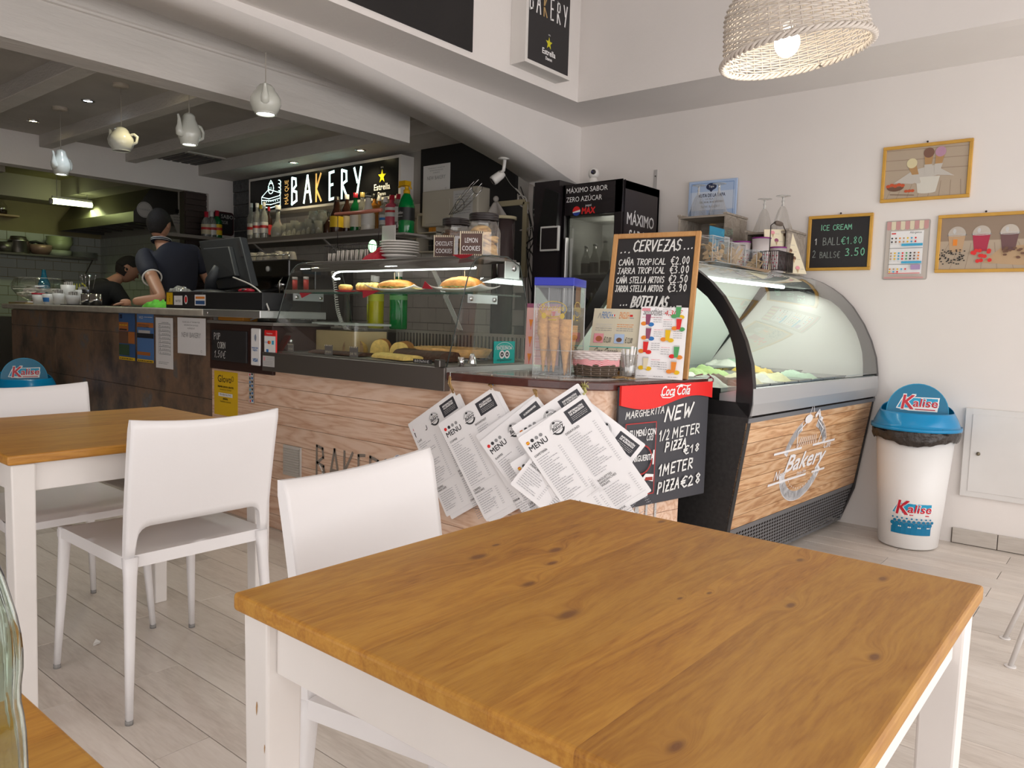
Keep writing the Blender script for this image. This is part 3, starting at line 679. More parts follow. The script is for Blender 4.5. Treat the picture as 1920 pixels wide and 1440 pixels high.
MAHOG = woodmat('mahogany_lacquer',[(.035,.008,.006),(.07,.016,.011),(.11,.026,.018)],'y',2,rough=.22,rings=4,contrast=.5,bump=.05,coat=.4)
DKWOOD = mat('dark_brown_wood',(.035,.014,.011),.45,noise_amt=.15,nscale=12,stretch=(6,.6,6))
VWOOD = woodmat('pink_pine_vinyl',[(.33,.12,.06),(.64,.36,.23),(.78,.53,.38),(.86,.63,.49)],'y',1.3,rough=.38,rings=9,contrast=1.3,bump=.0,perobj_amt=.08,lo=.15,hi=.66,dist=4)
OWOOD = woodmat('rustic_wood_vinyl',[(.16,.055,.02),(.40,.185,.075),(.62,.36,.18),(.74,.50,.30)],'x',1.7,rough=.35,rings=8,contrast=1.2,bump=.0,perobj_amt=.10,lo=.15,hi=.7)
GAP = mat('board_gap',(.02,.01,.008),.8)
MTILE = mat('rusty_stone_tile',(.075,.052,.042),.42,noise_amt=.55,nscale=5,bump=.25,bscale=14)
# the tile colour drifts between rust and slate grey
def _mt():
    nt = MTILE.node_tree;b = nt.nodes['Principled BSDF'];tc = nt.nodes.new('ShaderNodeTexCoord');g = nt.nodes.new('ShaderNodeNewGeometry')
    n = nt.nodes.new('ShaderNodeTexNoise');n.inputs['Scale'].default_value = 3.2;n.inputs['Detail'].default_value = 7;n.inputs['Roughness'].default_value = .65;nt.links.new(g.outputs['Position'],n.inputs['Vector'])
    cr = nt.nodes.new('ShaderNodeValToRGB');e = cr.color_ramp.elements;e[0].position = .35;e[0].color = (.07,.05,.04,1);e[1].position = .72;e[1].color = (.24,.235,.235,1)
    x = e.new(.47);x.color = (.17,.11,.078,1);y = e.new(.57);y.color = (.25,.15,.095,1);z = e.new(.63);z.color = (.15,.135,.128,1)
    nt.links.new(n.outputs[0],cr.inputs[0]);nt.links.new(cr.outputs[0],b.inputs['Base Color'])
_mt()
MARBLE = mat('beige_marble',(.42,.385,.33),.25,noise_amt=.12,nscale=14)
# ================================================================= bar front and counter
XC = 2.255
bar = thing('bar_counter','bar front faced with rusty brown stone tiles, behind the left tables','counter',(2.5,5.6,0))
MB().box(XC+.012,2.62,4.05,7.2,0,1.085).build('carcass',TGROUT,bar)
random.seed(11)
for r_,(z0,z1) in enumerate(((.96,1.083),(.62,.96),(.28,.62),(.0,.28))):
    v = 4.052-(.40 if r_ in (1,) else .06 if r_ == 2 else .25)
    while v < 7.2:
        a_,b_ = max(v,4.052),min(v+.66,7.2)
        if b_-a_ > .02: MB().box(XC,XC+.012,a_+.0015,b_-.0015,z0+.0015,z1-.0015).build('tile',MTILE,bar,bevel=.001,seg=1)
        v += .66
top = MB();top.box(2.205,2.70,4.06,7.27,1.087,1.128);tag(top.build('bar_worktop',MARBLE,None,bevel=.012,seg=3),'pale beige marble bar top above the brown tiles','worktop')
# aluminium channel continuing the bar top to the display case
al = MB().box(2.21,2.62,3.50,4.135,1.088,1.128);ao = tag(al.build('metal_channel',ALU,None,bevel=.003,seg=1),'silver metal channel carrying the black cash drawer','bracket')
sc_ = MB()
for v in (4.09,4.02): sc_.lathe([(.008,0),(.008,.002),(0,.003)],10,0,TR((2.21,v,1.108)) @ Matrix.Rotation(-pi/2,4,'Y')).build('screw',CHROME,ao);sc_ = MB()
# counter body with curved corner
path = [(XC,4.05),(XC,3.4),(XC,2.6),(XC+.002,2.1),(2.268,1.95),(2.293,1.80),(2.325,1.68),(2.365,1.60),(2.42,1.545),(2.50,1.52),(2.60,1.502),(2.75,1.474),(2.862,1.452)]
cn = thing('display_counter','serving counter clad in pinkish wood print boards, hung with menus','counter',(2.6,2.6,0))
inner = [(p[0]+.016,p[1]+.012) for p in path]+[(2.862,1.9),(2.862,4.05)]
MB().prism(inner[::-1],0,.868).build('carcass',GAP,cn)
def offs(path,d):
    out = []
    for i,p in enumerate(path):
        a_ = Vector(path[max(0,i-1)]);b_ = Vector(path[min(len(path)-1,i+1)]);t = (b_-a_).normalized();n = Vector((t.y,-t.x)) ;out.append((p[0]+n.x*d,p[1]+n.y*d))
    return out
def strip(mb,path,z0,z1,th,mi=0):
    o = path;i_ = offs(path,-th);n = len(path);vs = [(*p,z0) for p in o]+[(*p,z1) for p in o]+[(*p,z0) for p in i_]+[(*p,z1) for p in i_]
    fs = []
    for k in range(n-1): fs += [(k,k+1,n+k+1,n+k),(n+k,n+k+1,3*n+k+1,3*n+k),(2*n+k,k,k+1,2*n+k+1)[::-1]]
    fs += [(0,n,3*n,2*n),(n-1,2*n-1,4*n-1,3*n-1)]
    return mb.add(vs,fs,mi,False)
# outward side check: outward is -x for the straight run
_o = offs(path,.01)
SGN = 1 if _o[0][0] < path[0][0] else -1
zs = [.0,.075,.17,.265,.36,.455,.55,.645,.74,.868]
for k in range(len(zs)-1):
    a = strip(MB(),offs(path,SGN*.0),zs[k]+.001,zs[k+1]-.001,SGN*.012);a.build('board',VWOOD,cn)
# letters BAKERY, badges, air vent on the front
S = Surf((XC-.0015,3.10,.30),(0,-1,0),ZU)
LG = mat('worn_grey_vinyl',(.26,.22,.19),.6)
def tall(S,ch,x,y,w,h,lw,m):
    for st in SF[ch]: S.line([(x+px*w,y+py*h) for px,py in st],lw,m)
xx = .02
for c,w_ in zip('BAKERY',(.085,.095,.09,.065,.095,.095)): tall(S,c,xx,.01,w_,.172,.014,LG);xx += w_+.015
S.line([(.055,.02),(.075,.06),(.05,.09)],.008,WP)
lab(S.build('lettering',cn),'worn grey BAKERY letters')
FBB = mat('badge_blue',(.03,.03,.26),.4)
S = Surf((XC-.002,2.487,.478),(0,-1,0),ZU);S.ell(0,0,.040,.040,WP);S.ell(0,0,.036,.036,FBB);S.text('f',0,-.024,.045,WP,align='c',bold=.002);lab(S.build('round_sticker',cn),'blue round social media sticker')
S = Surf((XC-.002,2.385,.470),(0,-1,0),ZU);S.ell(0,0,.040,.038,mat('badge_grey',(.55,.52,.49),.5));S.ring(-.013,0,.010,.010,.003,INK,12);S.ring(.013,0,.010,.010,.003,INK,12);S.line([(-.02,.012),(0,.02),(.02,.012)],.003,INK);lab(S.build('round_sticker',cn),'grey round sticker')
v_ = MB().box(XC-.007,XC-.001,3.198,3.352,.30,.455);vo = lab(v_.build('air_vent',mat('vent_grille_white',(.62,.585,.54),.45),cn,bevel=.002,seg=1),'white louvred air vent')
for k in range(11): z = .312+.0125*k;MB().add([(XC-.007,3.21,z),(XC-.007,3.34,z),(XC-.015,3.34,z+.004),(XC-.015,3.21,z+.004),(XC-.007,3.21,z+.010),(XC-.007,3.34,z+.010)],[(0,1,2,3),(3,2,5,4)]).build('louvre',MATS['vent_grille_white'],vo)
# white lettering low on the end face, under the chalk sign
e0 = Vector((2.60,1.502,0));ed = (Vector((2.862,1.452,0))-e0).normalized()
S = Surf(Vector((2.50,1.52,.27))-Vector((-ed.y,ed.x,0))*-.0-Vector((0,.002,0)),ed,ZU);xx = 0
for c in 'TAIL': tall(S,c,.02+xx,.0,.05,.16,.012,LGRY);xx += .065
lab(S.build('lettering',cn),'pale grey letters partly covered')
# mahogany worktop with grey laminated sheets on it
ctp = offs([p for p in path if p[1] < 2.2],SGN*.022)
ctp = [(2.233,2.19)]+ctp+[(2.99,1.405),(3.03,1.43),(3.03,2.19)]
tag(MB().prism(ctp[::-1],.868,.90).build('mahogany_worktop',MAHOG,None,bevel=.004,seg=2),'dark red mahogany counter top with rounded corner','worktop')
CLR = glassm('clear_film',(.97,.97,.97),.05,rough=.15)
m0 = MB(); 
def sheet_poly(z,pts,th=.0015): return MB().prism(pts,z,z+th)
PLAC = mat('clear_placemat',(.50,.46,.42),.12,noise_amt=.1,nscale=20)
a_ = [Z(880,696,.902),Z(1130,720,.902),Z(1170,706,.902),Z(1010,684,.902)]
t = tag(MB().prism([(2.275,2.05),(2.345,1.70),(2.45,1.60),(2.93,1.50),(2.96,2.05)][::-1],.9005,.9035).build('counter_mat',PLAC,None),'glossy grey plastic mat lying on the mahogany counter top','mat')
# ---- ledge block with cards, left of the display case
lb = thing('counter_ledge','dark brown wooden ledge block carrying a small chalkboard and card stickers','ledge',(2.4,3.75,.80))
MB().box(2.238,2.60,3.43,4.045,.80,1.052).build('body',DKWOOD,lb,bevel=.003,seg=1)
MB().box(2.222,2.60,3.40,4.045,1.052,1.068).build('top_edge',mat('ledge_grey',(.16,.145,.13),.5),lb,bevel=.002,seg=1)
pb = thing('popcorn_chalkboard','small chalkboard reading POP CORN 1,50 on the dark ledge','sign',tuple(U(450,690,2.235)))
S0 = U(400,668,2.235);S1 = U(461,622,2.235)
o0 = Vector((2.233,S0.y,.848));W_,H_ = .345,.168
MB().box(2.228,2.238,o0.y-W_,o0.y+.005,o0.z,o0.z+H_).build('board',BLK,pb,bevel=.002,seg=1)
S = Surf((2.2275,o0.y-.01,o0.z),(0,-1,0),ZU);S.hand('POP',.012,.115,.036,CHALK,w=.003,gw=.62);S.hand('CORN',.05,.068,.034,CHALK,w=.003,gw=.6);S.hand('1,50€',.012,.018,.036,CHALK,w=.003,gw=.75,slant=.2);S.build('lettering',pb)
vc = thing('payment_card_sticker','white card reader sticker with the blue VISA word beside the popcorn board','sign',(2.23,U(478,650,2.23).y,.83))
p = U(478,650,2.226);MB().box(2.2275,2.2375,p.y-.042,p.y+.042,.862-.02,1.035).build('card',WP,vc,bevel=.004,seg=1)
S = Surf((2.227,p.y,.842),(0,-1,0),ZU);S.text('VISA',0,.02,.018,BLU,align='c',bold=.001,shear=.2);S.text('PAGA CON',0,.088,.008,BLU,align='c',bold=.0006);S.text('TARJETA',0,.076,.008,BLU,align='c',bold=.0006)
for r_ in (.01,.017,.024): S.ring(-.012,.145,r_,r_,.0028,BLU,8,-.8,.8)
S.build('print',vc)
rc = thing('payment_brands_sticker','red and white payment brands sticker behind the edge of the display glass','sign',(2.23,U(505,650,2.23).y,.83))
p = U(503,650,2.226);MB().box(2.229,2.2375,p.y-.065,p.y+.042,.828,1.03).build('card',RED,rc,bevel=.003,seg=1)
S = Surf((2.2285,p.y+.042,.828),(0,-1,0),ZU);S.rect(.004,.03,.103,.172,WP);S.ell(.042,.140,.009,.009,RED,14);S.ell(.053,.140,.009,.009,ORG,14);S.text('VISA',.006,.135,.010,BLU);S.rect(.022,.088,.042,.105,BLU);S.rect(.07,.13,.09,.15,CYN);S.ring(.03,.06,.012,.012,.002,LGRY,10);S.text('Acceptance',.05,.182,.008,WP,align='c');S.build('print',rc)
# small things on the ledge
p = U(440,596,2.30);ob = thing('orange_box','small orange cardboard box lying on the dark ledge','box',(p.x,p.y,1.068));ya,yb = U(418,596,2.3).y,U(465,596,2.3).y
MB().box(2.27,2.36,yb,ya,1.068,1.1).build('carton',mat('orange_card',(.62,.25,.03),.6),ob,bevel=.003,seg=1);MB().box(2.2695,2.29,yb+.01,ya-.01,1.078,1.0785).build('flap',mat('orange_card',(0,0,0)),ob)
# papers on the tiled bar front
def sheet(name,label,cat,corners,x,bg,th=.0012,group=None):
    """upright sheet on the bar front: corners px of TL and BR"""
    a_,b_ = U(*corners[0],x),U(*corners[1],x);W_ = a_.y-b_.y;H_ = a_.z-b_.z
    t = thing(name,label,cat,(x,(a_.y+b_.y)/2,b_.z),0,group)
    MB().box(x-th,x,b_.y,a_.y,b_.z,a_.z).build('sheet',bg,t)
    return t,Surf((x-th,a_.y,b_.z),(0,-1,0),ZU),W_,H_
GLS = mat('laminate_gloss',(.8,.8,.8),.08)
SEA = mat('poster_sea',(.05,.12,.30),.12);SUNS = mat('poster_sunset',(.50,.17,.05),.12)
t,S,W_,H_ = sheet('flyer','blue and orange excursion flyer, left of the pair on the bar front','poster',((223,586),(254,677)),2.252,SEA)
S.rect(.0,H_*.62,W_*.6,H_*.80,SUNS);S.rect(.01,H_*.63,W_*.5,H_*.66,BLK);S.rect(0,H_*.35,W_,H_*.61,BRW);S.rect(W_*.6,H_*.36,W_,H_*.60,SUNS);S.rect(0,0,W_,H_*.065,YEL);S.words(.01,H_*.02,W_*.8,.010,INK,3);S.rect(0,H_*.1,W_*.65,H_*.33,mat('poster_green',(.05,.10,.06),.12));S.rect(.015,H_*.88,.05,H_*.96,mat('poster_navy',(.01,.02,.08),.12));S.words(.01,H_*.73,W_*.5,.01,YEL,5);S.build('print',t)
t,S,W_,H_ = sheet('flyer','blue excursion flyer with city panorama, right of the pair on the bar front','poster',((257,588),(289,681)),2.252,mat('poster_blue',(.10,.22,.50),.12))
S.rect(0,H_*.72,W_,H_*.82,SUNS);S.words(.01,H_*.76,W_*.7,.012,BRW,2);S.words(.01,H_*.72,W_*.7,.012,BRW,9);S.rect(0,H_*.5,W_,H_*.6,mat('poster_city',(.02,.025,.04),.12));S.rect(.02,H_*.6,W_*.8,H_*.66,LGRY);S.rect(0,H_*.14,W_*.8,H_*.21,SUNS);S.rect(0,0,W_,H_*.055,YEL);S.words(.01,H_*.015,W_*.9,.010,INK,4);S.text('WILD',.03,H_*.90,.016,WP);S.words(.10,H_*.93,W_*.5,.006,WP,3);S.build('print',t)
t,S,W_,H_ = sheet('price_form','white laminated form with a ruled table hanging on the bar front','poster',((292,595),(325,693)),2.252,PAPER)
for k in range(9): S.line([(W_*.22,H_*(.28+.075*k)),(W_*.88,H_*(.28+.075*k))],.002,INK);S.text('ABCDEFGH'[k] if k < 8 else '',W_*.26,H_*(.295+.075*k),.012,INK);S.words(W_*.40,H_*(.30+.075*k),W_*.4,.006,INKG,k)
S.line([(W_*.22,H_*.28),(W_*.22,H_*.88)],.002,INK);S.line([(W_*.88,H_*.28),(W_*.88,H_*.88)],.002,INK);S.words(W_*.2,H_*.12,W_*.6,.005,INKG,1);S.words(W_*.2,H_*.09,W_*.5,.005,INKG,2);S.build('print',t)
def notice(S,W_,H_,k=1):
    for i,tx in enumerate(('PLEASE ASK AT THE BAR FOR','INFORMATION ON FOOD','ALLERGIES AT')): S.text(tx,W_/2,H_*(.86-.085*i),.0095*k,INKG,align='c',width=W_*(.62,.5,.26)[i])
    S.text('NEW BAKERY',W_/2,H_*.46,.03*k,INKG,align='c',width=W_*.68);S.ring(W_*.86,H_*.1,.007,.007,.0015,INKG,8)
t,S,W_,H_ = sheet('allergy_notice','white notice reading NEW BAKERY taped to the tiled bar front','poster',((333,595),(386,667)),2.252,PAPER)
notice(S,W_,H_);S.build('print',t)
gt,S,W_,H_ = sheet('yellow_delivery_poster','tall yellow Glovo courier notice with black print, left end of the wood boards','poster',((402,694),(446,784)),XC-.0005,YEL)
GK = mat('ink_brown',(.10,.06,.01),.6)
S.text('Glovo',W_*.45,H_*.75,.040,GK,align='c',width=W_*.58,bold=.001);S.ring(W_*.80,H_*.85,.010,.013,.003,GK,10);S.text('PRIMER ENVIO GRATIS',W_*.5,H_*.63,.009,GK,align='c',width=W_*.66,bold=.001);S.text('USANDO EL CODIGO',W_*.5,H_*.57,.008,GK,align='c',width=W_*.5);S.rect(W_*.2,H_*.43,W_*.8,H_*.51,WP);S.text('PRUEBAGLOVO',W_*.5,H_*.455,.010,GK,align='c',width=W_*.5);S.text('ESPAÑOL',W_*.5,H_*.36,.009,GK,align='c',bold=.001);S.text('TAMBIEN ONLINE',W_*.5,H_*.30,.008,GK,align='c',width=W_*.46);S.build('print',gt)
t,S,W_,H_ = sheet('sticker_strip','narrow vertical strip of small white and blue payment stickers on the wood','sign',((467,698),(477,757)),XC-.0005,mat('strip_clear',(.42,.30,.23),.4))
for k in range(8):
    z = H_*(.02+.123*k);S.rect(.004,z,W_-.004,z+H_*.10,WP if k in (0,7) else LGRY);S.ell(W_*.3,z+H_*.05,.007,.007,(RED,BLU,INK,CYN,INK,BLU,INK,RED)[k],8);S.rect(W_*.55,z+.006,W_*.85,z+.016,INK if k % 2 else BLU)
S.build('print',t)
# ================================================================= menus hanging along the counter edge
LOGO = {}
def cafe_logo(S,cx,cy,r,m=INK,bg=None):
    S.ring(cx,cy,r*.82,r*.82,r*.18,m,22,radians(200),radians(520) if 0 else radians(340));S.ring(cx,cy,r*.8,r*.8,r*.05,m,24);S.ring(cx,cy,r*.95,r*.95,r*.03,m,24)
    for k in range(5): S.line([(cx-r*.35+k*r*.17,cy+r*.2),(cx-r*.3+k*r*.15,cy+r*.5)],r*.05,m)
    S.ell(cx-r*.1,cy+r*.75,r*.2,r*.15,m,8);S.line([(cx-.9*r,cy+.15*r),(cx+.95*r,cy+.3*r)],r*.06,m);S.line([(cx-.95*r,cy-.42*r),(cx+.85*r,cy-.3*r)],r*.06,m)
    if bg: S.rect(cx-r*1.0,cy-r*.32,cx+r*1.0,cy+r*.2,bg)
    S.text('Bakery',cx,cy-r*.22,r*.48,m,align='c',width=r*1.6,shear=.35,bold=r*.03)
MENUH = mat('menu_ink',(.03,.03,.035),.5);MENUL = mat('menu_line',(.33,.33,.36),.6)
def menu_print(S,W_,H_,lang,full=True):
    info,c1_,c2_,flag = {'es': ('INFORMACIÓN|DE ALÉRGENOS','CAFETERÍA','DESAYUNO',YEL),'en': ('ALLERGEN|INFORMATION','COFFEE','BREAKFAST',RED),'fr': ('INFORMATION|ALLERGÈNES','CAFÉ','PETIT DÉJEUNER',PNK),'de': ('ALLERGENHINWEIS','KAFFEE','FRÜHSTÜCK',RED)}[lang]
    S.rect(W_*.66,H_*.835,W_*.95,H_*.965,mat('menu_box',(.045,.045,.055),.3))
    for i,s_ in enumerate(info.split('|')): S.text(s_,W_*.805,H_*(.925-.022*i),.0072,WP,align='c',width=W_*.2,bold=.0007)
    for i in range(3): S.words(W_*.70,H_*(.885-.014*i),W_*.22,.003,LGRY,i+3)
    S.text('MENU',W_*.05,H_*.835,.021,MENUH,width=W_*.26,bold=.0009)
    for k in range(4):
        S.ell(W_*(.075+.065*k),H_*.915,.0068,.0068,(flag if k == 0 else MENUH,MENUH,INKG,INKG)[k],12)
        if k == 0 and lang == 'es': S.rect(W_*.075-.0055,H_*.915+.003,W_*.075+.0055,H_*.915+.0055,RED);S.rect(W_*.075-.0055,H_*.915-.0055,W_*.075+.0055,H_*.915-.003,RED)
    cafe_logo(S,W_*.49,H_*.885,.0285,MENUH,PAPER)
    rnd = random.Random(hash(lang) % 97 if 0 else len(c1_))
    def block(x,y,title,n,w,prices=True,lw=.0024):
        for i,s_ in enumerate(title.split('|')): S.text(s_,x,y-i*.011,.0082,MENUH,bold=.0002)
        y -= .012+(len(title.split('|'))-1)*.011
        for i in range(n):
            S.words(x,y-.0088*i,w*rnd.uniform(.35,.95),.0034,MENUL,rnd.randint(0,999))
            if prices: S.words(x+w+.006,y-.0088*i,.010,.003,MENUL,1)
        return y-.0088*n
    y = block(W_*.05,H_*.775,c1_,21,W_*.30);S.line([(W_*.05,y),(W_*.46,y)],.0006,MENUL);y = block(W_*.05,y-.018,'CREPES|PANCAKE',9,W_*.30)
    y = block(W_*.53,H_*.785,c2_,20,W_*.34);y = block(W_*.53,y-.016,'BAGUETTES|SANDWICHES|WRAPS',9,W_*.34);S.line([(W_*.53,y),(W_*.95,y)],.0006,MENUL);block(W_*.53,y-.014,'DRINK',8,W_*.34)
def hang_menu(label,TR_,TL_,p0,deg,lang,extra=3,W_=.300,H_=.425,group='laminated menus hanging from the counter edge',prn=True,depth=0,plain=False):
    a_ = radians(deg);n = Vector((-cos(a_),-sin(a_),0));p0 = Vector(p0)+n*depth
    B = HIT(*TR_,p0,n);A = HIT(*TL_,p0,n);r = (B-A).normalized();u = n.cross(r).normalized()
    o = B-r*W_-u*H_
    t = thing('hanging_menu',label,'menu',tuple(o+r*W_/2),0,group)
    mb = MB();pts = rrect(0,W_,0,H_,.006,3)
    mb.add([o+r*x+u*y-n*.0009 for x,y in pts]+[o+r*x+u*y for x,y in pts],[tuple(range(len(pts)))[::-1],tuple(range(len(pts),2*len(pts)))]+[(i,(i+1) % len(pts),len(pts)+(i+1) % len(pts),len(pts)+i) for i in range(len(pts))])
    mb.build('laminated_sheet',PAPER,t)
    if prn:
        S = Surf(o,r,u);S.base = .0003;S.step = .00004
        if plain:
            for i in range(30): S.words(W_*.08,H_*(.92-.022*i),W_*(.8 if i % 4 else .5),.0042,MENUH if i % 7 == 0 else MENUL,i)
        else: menu_print(S,W_,H_,lang)
        S.build('print',t)
    return B,r,u,n
def clip(B,label,px,colr,n,raff=None):
    """wire hook on the counter edge with a twist of raffia"""
    e = Z(px[0],px[1],.90)
    t = thing('menu_hook',label,'hook',(e.x,e.y,B.z),0,'wire hooks with raffia ties on the counter edge')
    e2 = e+n*.012;MB().tube([e-n*.02+Vector((0,0,.004)),e2+Vector((0,0,.005)),e2+Vector((0,0,-.03)),e2+Vector((0,0,-.045))-n*-.006,e2+Vector((0,0,-.038))+n*.012],.0016,6).build('wire',ALU,t)
    rnd = random.Random(int(px[0]));mb = MB();c = e2+Vector((0,0,-.018))
    for k in range(9):
        mb.tube([c+Vector((rnd.uniform(-.004,.004),rnd.uniform(-.008,.008),rnd.uniform(-.006,.012))),c+n*rnd.uniform(0,.012)+Vector((0,rnd.uniform(-.012,.012),-.02)),B+n*.004+Vector((0,rnd.uniform(-.005,.005),rnd.uniform(-.01,.01)))],.0022,4,flat=.4)
    if raff:
        for k in range(26):
            d = Vector((rnd.uniform(-.3,.3),rnd.uniform(-1,1),rnd.uniform(-1,.9)))*.022;mb.tube([c+n*.004,c+n*.01+d*.6+Vector((0,0,.004)),c+n*.01+d],.0019,4,mi=1 if (k % 4 == 0) else 0,flat=.4)
    stuff(mb.build('raffia',[colr,raff or colr],t))
RAF = mat('raffia',(.48,.30,.12),.8);RAFY = mat('raffia_yellow',(.62,.58,.22),.8);RAFB = mat('raffia_blue',(.05,.16,.38),.7)
pa = (2.232,2.0,.8)
# stack order: back sheets first
B,r,u,n = hang_menu('French menu stack, leftmost of the menus hanging under the counter edge',(851,733),(750,806),pa,3,'fr',depth=.004)
hang_menu('rear sheet showing at the right edge of the leftmost French menu',(862,737),(760,808),pa,4,'fr',prn=False)
clip(B,'hook with plain raffia holding the leftmost menus',(848,700),RAF,n)
pb_ = (2.247,1.90,.8)
for k in range(3): hang_menu(('second sheet from the front','third sheet from the front','rearmost sheet')[2-k]+' in the English menu stack',(936-k*4,733-k),(812-k*4,816-k*2),pb_,10,'en',prn=False,depth=.012+.002*k)
B,r,u,n = hang_menu('English menu on top of its stack, COFFEE and BREAKFAST columns in view',(923,727),(802,808),pb_,10,'en',depth=.02)
clip(B,'hook with blue and yellow raffia above the English menu',(925,704),RAF,n,RAFB)
pc_ = (2.275,1.78,.8)
for k in range(3): hang_menu(('rearmost sheet','third sheet from the front','second sheet from the front')[k]+' in the German menu stack',(1003-k*0,739),(874+k*5,829+k),pc_,16,'de',prn=False,depth=.026+.002*k)
B,r,u,n = hang_menu('German menu reading KAFFEE, third stack from the left',(1006,741),(890,836),pc_,18,'de',depth=.034)
clip(B,'hook with plain raffia above the German menu',(1006,709),RAF,n)
pd_ = (2.315,1.66,.8)
hang_menu('Spanish menu leaning right behind the front one, its dark corner box over the chalk sign',(1211,834),(1125,768),pd_,32,'es',depth=.05)
hang_menu('Spanish menu seen above and behind the front Spanish menu',(1084,718),(969,794),pd_,28,'es',depth=.042)
hang_menu('small Spanish menu corner showing its flag left of the front Spanish menu',(1080,790),(968,861),pd_,26,'es',depth=.046)
hang_menu('small folded text sheet, its lower left corner poking out beneath the Spanish menu',(1010,862),(968,923),pd_,26,'es',depth=.050,plain=True,W_=.12,H_=.20)
for k in range(2): hang_menu(('rear sheet','middle sheet')[k]+' directly under the front Spanish menu',(1098,740),(963+k*3,818+k*3),pd_,28,'es',prn=False,depth=.054+.002*k)
B,r,u,n = hang_menu('Spanish menu in front, reading CAFETERÍA and DESAYUNO, largest of the hanging menus',(1095,737),(968,824),pd_,28,'es',depth=.062)
clip(B,'hook with bushy yellow raffia above the Spanish menus',(1097,716),RAFY,n,RAFY)
# ================================================================= chalk sign with red header
n_ = Vector((-.183,-.983,0)).normalized();sp = Vector((2.50,1.52,.8))+n_*.03
B0 = HIT(1170,957,sp,n_);T0 = HIT(1162,730,sp,n_);T1_ = HIT(1341,714,sp,n_);B1 = HIT(1328,922,sp,n_)
r = (T1_-T0);r.z = 0;r.normalize();W_ = .5*((T1_-T0).length+(B1-B0).length);zt = (T0.z+T1_.z)/2;zb = (B0.z+B1.z)/2;H_ = zt-zb
o = Vector((T0.x,T0.y,zb));cs = thing('chalkboard_sign','dark chalkboard with red Coca-Cola header offering metre pizza, on the counter end','sign',tuple(o+r*W_/2))
def slabp(o,r,u,n,x0,x1,y0,y1,th,mb=None): mb = mb or MB();return mb.slab(o+r*x0+u*y0,o+r*x1+u*y0,o+r*x1+u*y1,o+r*x0+u*y1,n*-th)
zz = Vector(ZU);slabp(o,r,zz,n_,0,W_*.985,0,H_,.012).build('board',BLKG,cs,bevel=.002,seg=1)
hd = MB();pts = [(0,H_+.004)]
N = 20;low = [(W_*1.0*i/N,H_*(.855+.045*sin((i/N)*2*pi*.95+pi))) for i in range(N+1)]
outl = [(0,H_+.006),*[(x,y-.0) for x,y in low],(W_,H_+.006)]
hd.add([o+r*x+zz*y+n_*.010 for x,y in outl]+[o+r*x+zz*y for x,y in outl],[tuple(range(len(outl))),tuple(range(len(outl),2*len(outl)))[::-1]]+[(i,(i+1) % len(outl),len(outl)+(i+1) % len(outl),len(outl)+i) for i in range(len(outl))])
hd.build('header',mat('cola_red',(.78,.018,.015),.35),cs)
S = Surf(o+n_*.0105,r,zz);S.text('Coca',W_*.40,H_*.912,H_*.085,WP,width=W_*.15,shear=.3,bold=.0014);S.text('Cola',W_*.57,H_*.912,H_*.085,WP,width=W_*.15,shear=.3,bold=.0014)
S.line([(W_*.40,H_*.925),(W_*.42,H_*.90),(W_*.50,H_*.895),(W_*.55,H_*.91)],.004,WP);S.line([(W_*.57,H_*.985),(W_*.62,H_*1.0),(W_*.70,H_*.985),(W_*.73,H_*.995)],.004,WP)
lab(S.build('lettering',cs),'white script on the red header')
S = Surf(o,r,zz);cw = .0075*W_/.6
S.M2 = (1,0,.06,1,0,0);S.hand('MARGHERITA',W_*.07,H_*.735,H_*.055,CHALK,w=cw*.55,width=W_*.40,slant=.15)
S.hand('NEW',W_*.47,H_*.66,H_*.115,CHALK,w=cw*1.3,width=W_*.33,slant=.3)
S.hand('1/2',W_*.42,H_*.50,H_*.085,CHALK,w=cw*.8,width=W_*.12,slant=.1);S.hand('METER',W_*.57,H_*.50,H_*.085,CHALK,w=cw*.85,width=W_*.32,slant=.12)
S.hand('PIZZA',W_*.49,H_*.40,H_*.075,CHALK,w=cw,width=W_*.24,slant=.2);S.hand('€18',W_*.70,H_*.34,H_*.065,CHALK,w=cw*.8,width=W_*.2,slant=.1)
S.hand('1METER',W_*.42,H_*.20,H_*.09,CHALK,w=cw,width=W_*.40,slant=.15);S.hand('PIZZA',W_*.42,H_*.055,H_*.09,CHALK,w=cw,width=W_*.24,slant=.15);S.hand('€28',W_*.68,H_*.05,H_*.085,CHALK,w=cw,width=W_*.25,slant=.05)
S.M2 = None;x0,x1,y0,y1 = W_*.06,W_*.375,H_*.10,H_*.70
RL = mat('red_outline',(.45,.03,.03),.5)
S.line([(x0,y0),(x1,y0),(x1,y1),(x0,y1)],.004,RL,True);S.text('TU MENÚ CON',(x0+x1)/2+.01,y1-.05,.026,WP,align='c',width=W_*.27,bold=.001);S.ring(W_*.23,H_*.395,W_*.11,H_*.12,.006,RL,22);S.text('MARGUERITA',W_*.23,H_*.385,.024,WP,align='c',width=W_*.25,bold=.001);S.line([(W_*.355,H_*.35),(W_*.358,H_*.46)],.008,WP)
S.text('Coca',W_*.27,H_*.55,.03,WP,width=W_*.07,shear=.3);S.poly([(W_*.24,H_*.235),(W_*.36,H_*.20),(W_*.365,H_*.26),(W_*.28,H_*.275)],WP);S.poly([(W_*.27,H_*.22),(W_*.355,H_*.21),(W_*.355,H_*.24),(W_*.28,H_*.245)],mat('cola_dark_red',(.35,.03,.02),.3));S.poly([(W_*.20,H_*.105),(W_*.26,H_*.105),(W_*.275,H_*.18),(W_*.19,H_*.18)],LGRY);S.poly([(W_*.205,H_*.11),(W_*.255,H_*.11),(W_*.265,H_*.15),(W_*.197,H_*.15)],MATS['cola_dark_red'])
lab(S.build('lettering',cs),'chalk lettering and printed menu panel')
